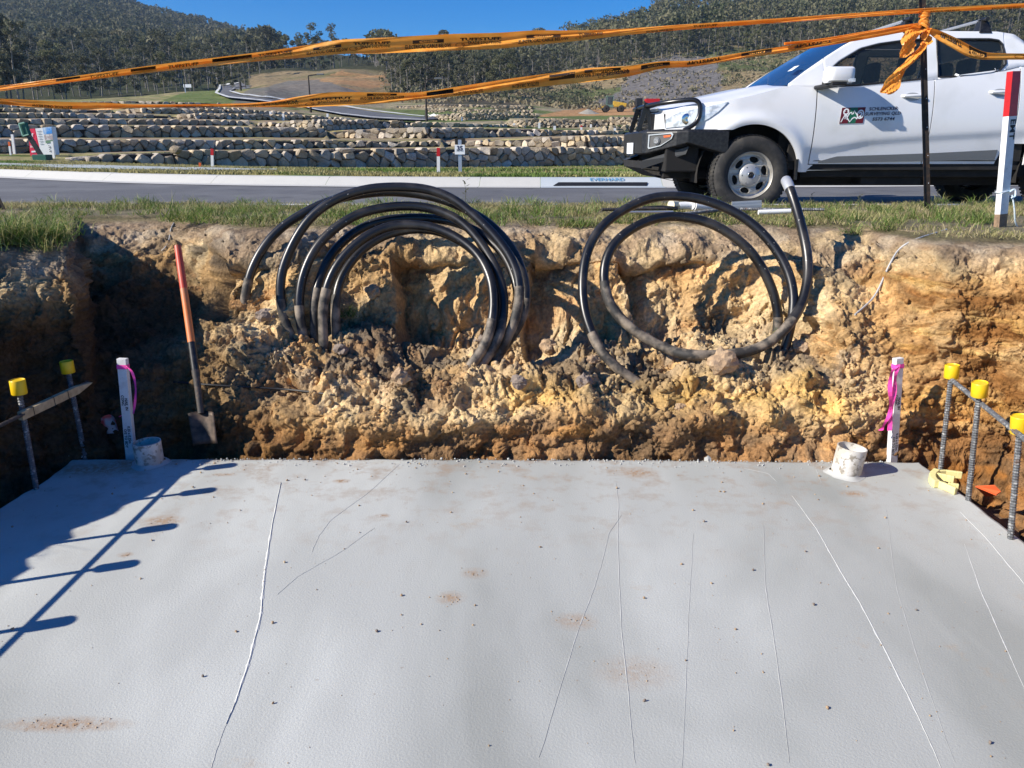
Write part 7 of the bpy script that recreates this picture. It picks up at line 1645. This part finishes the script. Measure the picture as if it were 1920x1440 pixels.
# wheel loader, red machine and spoil piles
def loader(u, Y, s, body, label, name):
    b_ = ground(u, Y); root = empty(name, b_); root.scale = (s, s, s); tag(root, label, 'earth mover')
    mb = MB(); mb.add([(-.2,-.7,.9),(2.2,-.7,.9),(2.3,-.7,1.5),(-.2,-.7,1.9),(-.2,.7,.9),(2.2,.7,.9),(2.3,.7,1.5),(-.2,.7,1.9)], [(3,2,1,0),(4,5,6,7),(0,1,5,4),(1,2,6,5),(2,3,7,6),(3,0,4,7)]); bevel(mb.build('engine_cover', body, root), .06)
    mb = MB(); 
    for x in (-1.3, -.2):
        for y in (-.6, .6): mb.bar((x, y, 1.1), (x + .05, y, 2.7), .1, .1)
    mb.box((-1.4,-.7,2.65), (-.1,.7,2.78)); mb.box((-1.4,-.7,.8), (-.1,.7,1.25)); mb.build('cab', mat('cab_green', (.16, .26, .2), .5) if 'cab_green' not in bpy.data.materials else bpy.data.materials['cab_green'], root)
    mb = MB(); mb.box((-1.3,-.6,1.25), (-.22,.6,2.6)); mb.build('cab_glass', M['glass_dark'], root)
    for x in (-1.4, 1.3):
        for y in (-.85, .85): mb = MB(); mb.lathe([(.15,-.18),(.5,-.2),(.6,-.15),(.6,.15),(.5,.2),(.15,.18)], 20, 'Y', (x, y, .58)); mb.build('wheel', M['rubber'], root, smooth=True)
    mb = MB(); mb.bar((-1.2,-.45,1.2), (-2.7,-.45,.6), .14, .22); mb.bar((-1.2,.45,1.2), (-2.7,.45,.6), .14, .22); mb.build('loader_arm', body, root)
    mb = MB(); mb.grid([[(-2.6,y,1.1),(-2.65,y,.5),(-2.9,y,.2),(-3.5,y,.15)] for y in (-1.0,1.0)]); mb.build('bucket', M['rebar_dark'], root)
M['digger_yellow'] = mat('digger_yellow', (.80, .48, .04), .5, noise=(4, (.6, .38, .06), .4, .7, 3))
loader(1150, 92, .62, M['digger_yellow'], 'small yellow wheel loader with a green framed cab in front of the quarry slope', 'wheel_loader')
b_ = ground(1205, 94); root = empty('tipper_truck', b_); tag(root, 'small red and black truck seen through the tubes of the bull bar', 'truck'); root.scale = (.7, .7, .7)
mb = MB(); mb.box((-1.2,-.8,.5), (-.2,.8,2.0)); bevel(mb.build('cab', M['black_plastic'], root), .08); mb = MB(); mb.box((.3,-.9,.9), (2.6,.9,1.9)); bevel(mb.build('tipper_body', M['red_paint'], root), .05); mb = MB(); mb.box((-1.2,-.5,.45), (2.6,.5,.7)); mb.build('frame', M['dark_under'], root)
for x in (-.8, 1.4, 2.2):
    for y in (-.8, .8): mb = MB(); mb.lathe([(.1,-.12),(.4,-.14),(.45,0),(.4,.14),(.1,.12)], 16, 'Y', (x, y, .42)); mb.build('wheel', M['rubber'], root, smooth=True)
def pile(u, Y, wpx, vt, m, label, seed):
    b_ = ground(u, Y); w = wpx / FOC * Y / 2; h = at(u, vt, Y=Y).z - b_.z; bm = bmesh.new(); bmesh.ops.create_cone(bm, segments=24, radius1=1, radius2=.03, depth=1, cap_ends=False); bmesh.ops.subdivide_edges(bm, edges=bm.edges, cuts=3, use_grid_fill=True)
    V_ = np.array([v.co for v in bm.verts], np.float32); nn = fbm(V_ + seed, 2.2, 3, seed) 
    for v, q in zip(bm.verts, nn): v.co = Vector((v.co.x * w * (1 + .25 * q), v.co.y * w, (v.co.z + .5) * h * (1 + .15 * q)))
    me_ = bpy.data.meshes.new('spoil_pile'); bm.to_mesh(me_); bm.free(); o = link('spoil_pile', me_, None, m); o.location = b_ - Vector((0, 0, .1)); tag(o, label, 'pile')
M['gravel_pile'] = mat('gravel_pile', (.34, .31, .25), .95, noise=(3, (.26, .24, .2), .4, .7, 4)); 
pile(1102, 88, 50, 203, M['gravel_pile'], 'pale grey gravel pile left of the yellow loader', 3); pile(1033, 88, 26, 207, M['clod'], 'small brown soil pile between the block walls and the gravel', 5); pile(962, 80, 60, 209, M['gravel_pile'], 'low sunlit sand pile behind the dark curved block wall', 8)

# ---- thin summer haze over the valley
mb = MB(); mb.box((-1100, -12, -4), (1500, 925, 190)); hz = mb.build('haze'); tag(hz, 'thin blue haze lying over the valley and the wooded hills', kind='stuff')
hm = bpy.data.materials.new('haze'); hm.use_nodes = True; t = hm.node_tree; t.nodes.clear(); pv = t.nodes.new('ShaderNodeVolumePrincipled'); pv.inputs['Density'].default_value = .00022; pv.inputs['Color'].default_value = (.55, .75, 1, 1); pv.inputs['Anisotropy'].default_value = .2
t.links.new(pv.outputs[0], t.nodes.new('ShaderNodeOutputMaterial').inputs['Volume']); hz.data.materials.append(hm)
print('BOUNDS', max(v[2] for v in TV.reshape(-1, 3)[::7]), min(v[2] for v in TV.reshape(-1, 3)[::7]), TV[..., 0].min(), TV[..., 0].max())
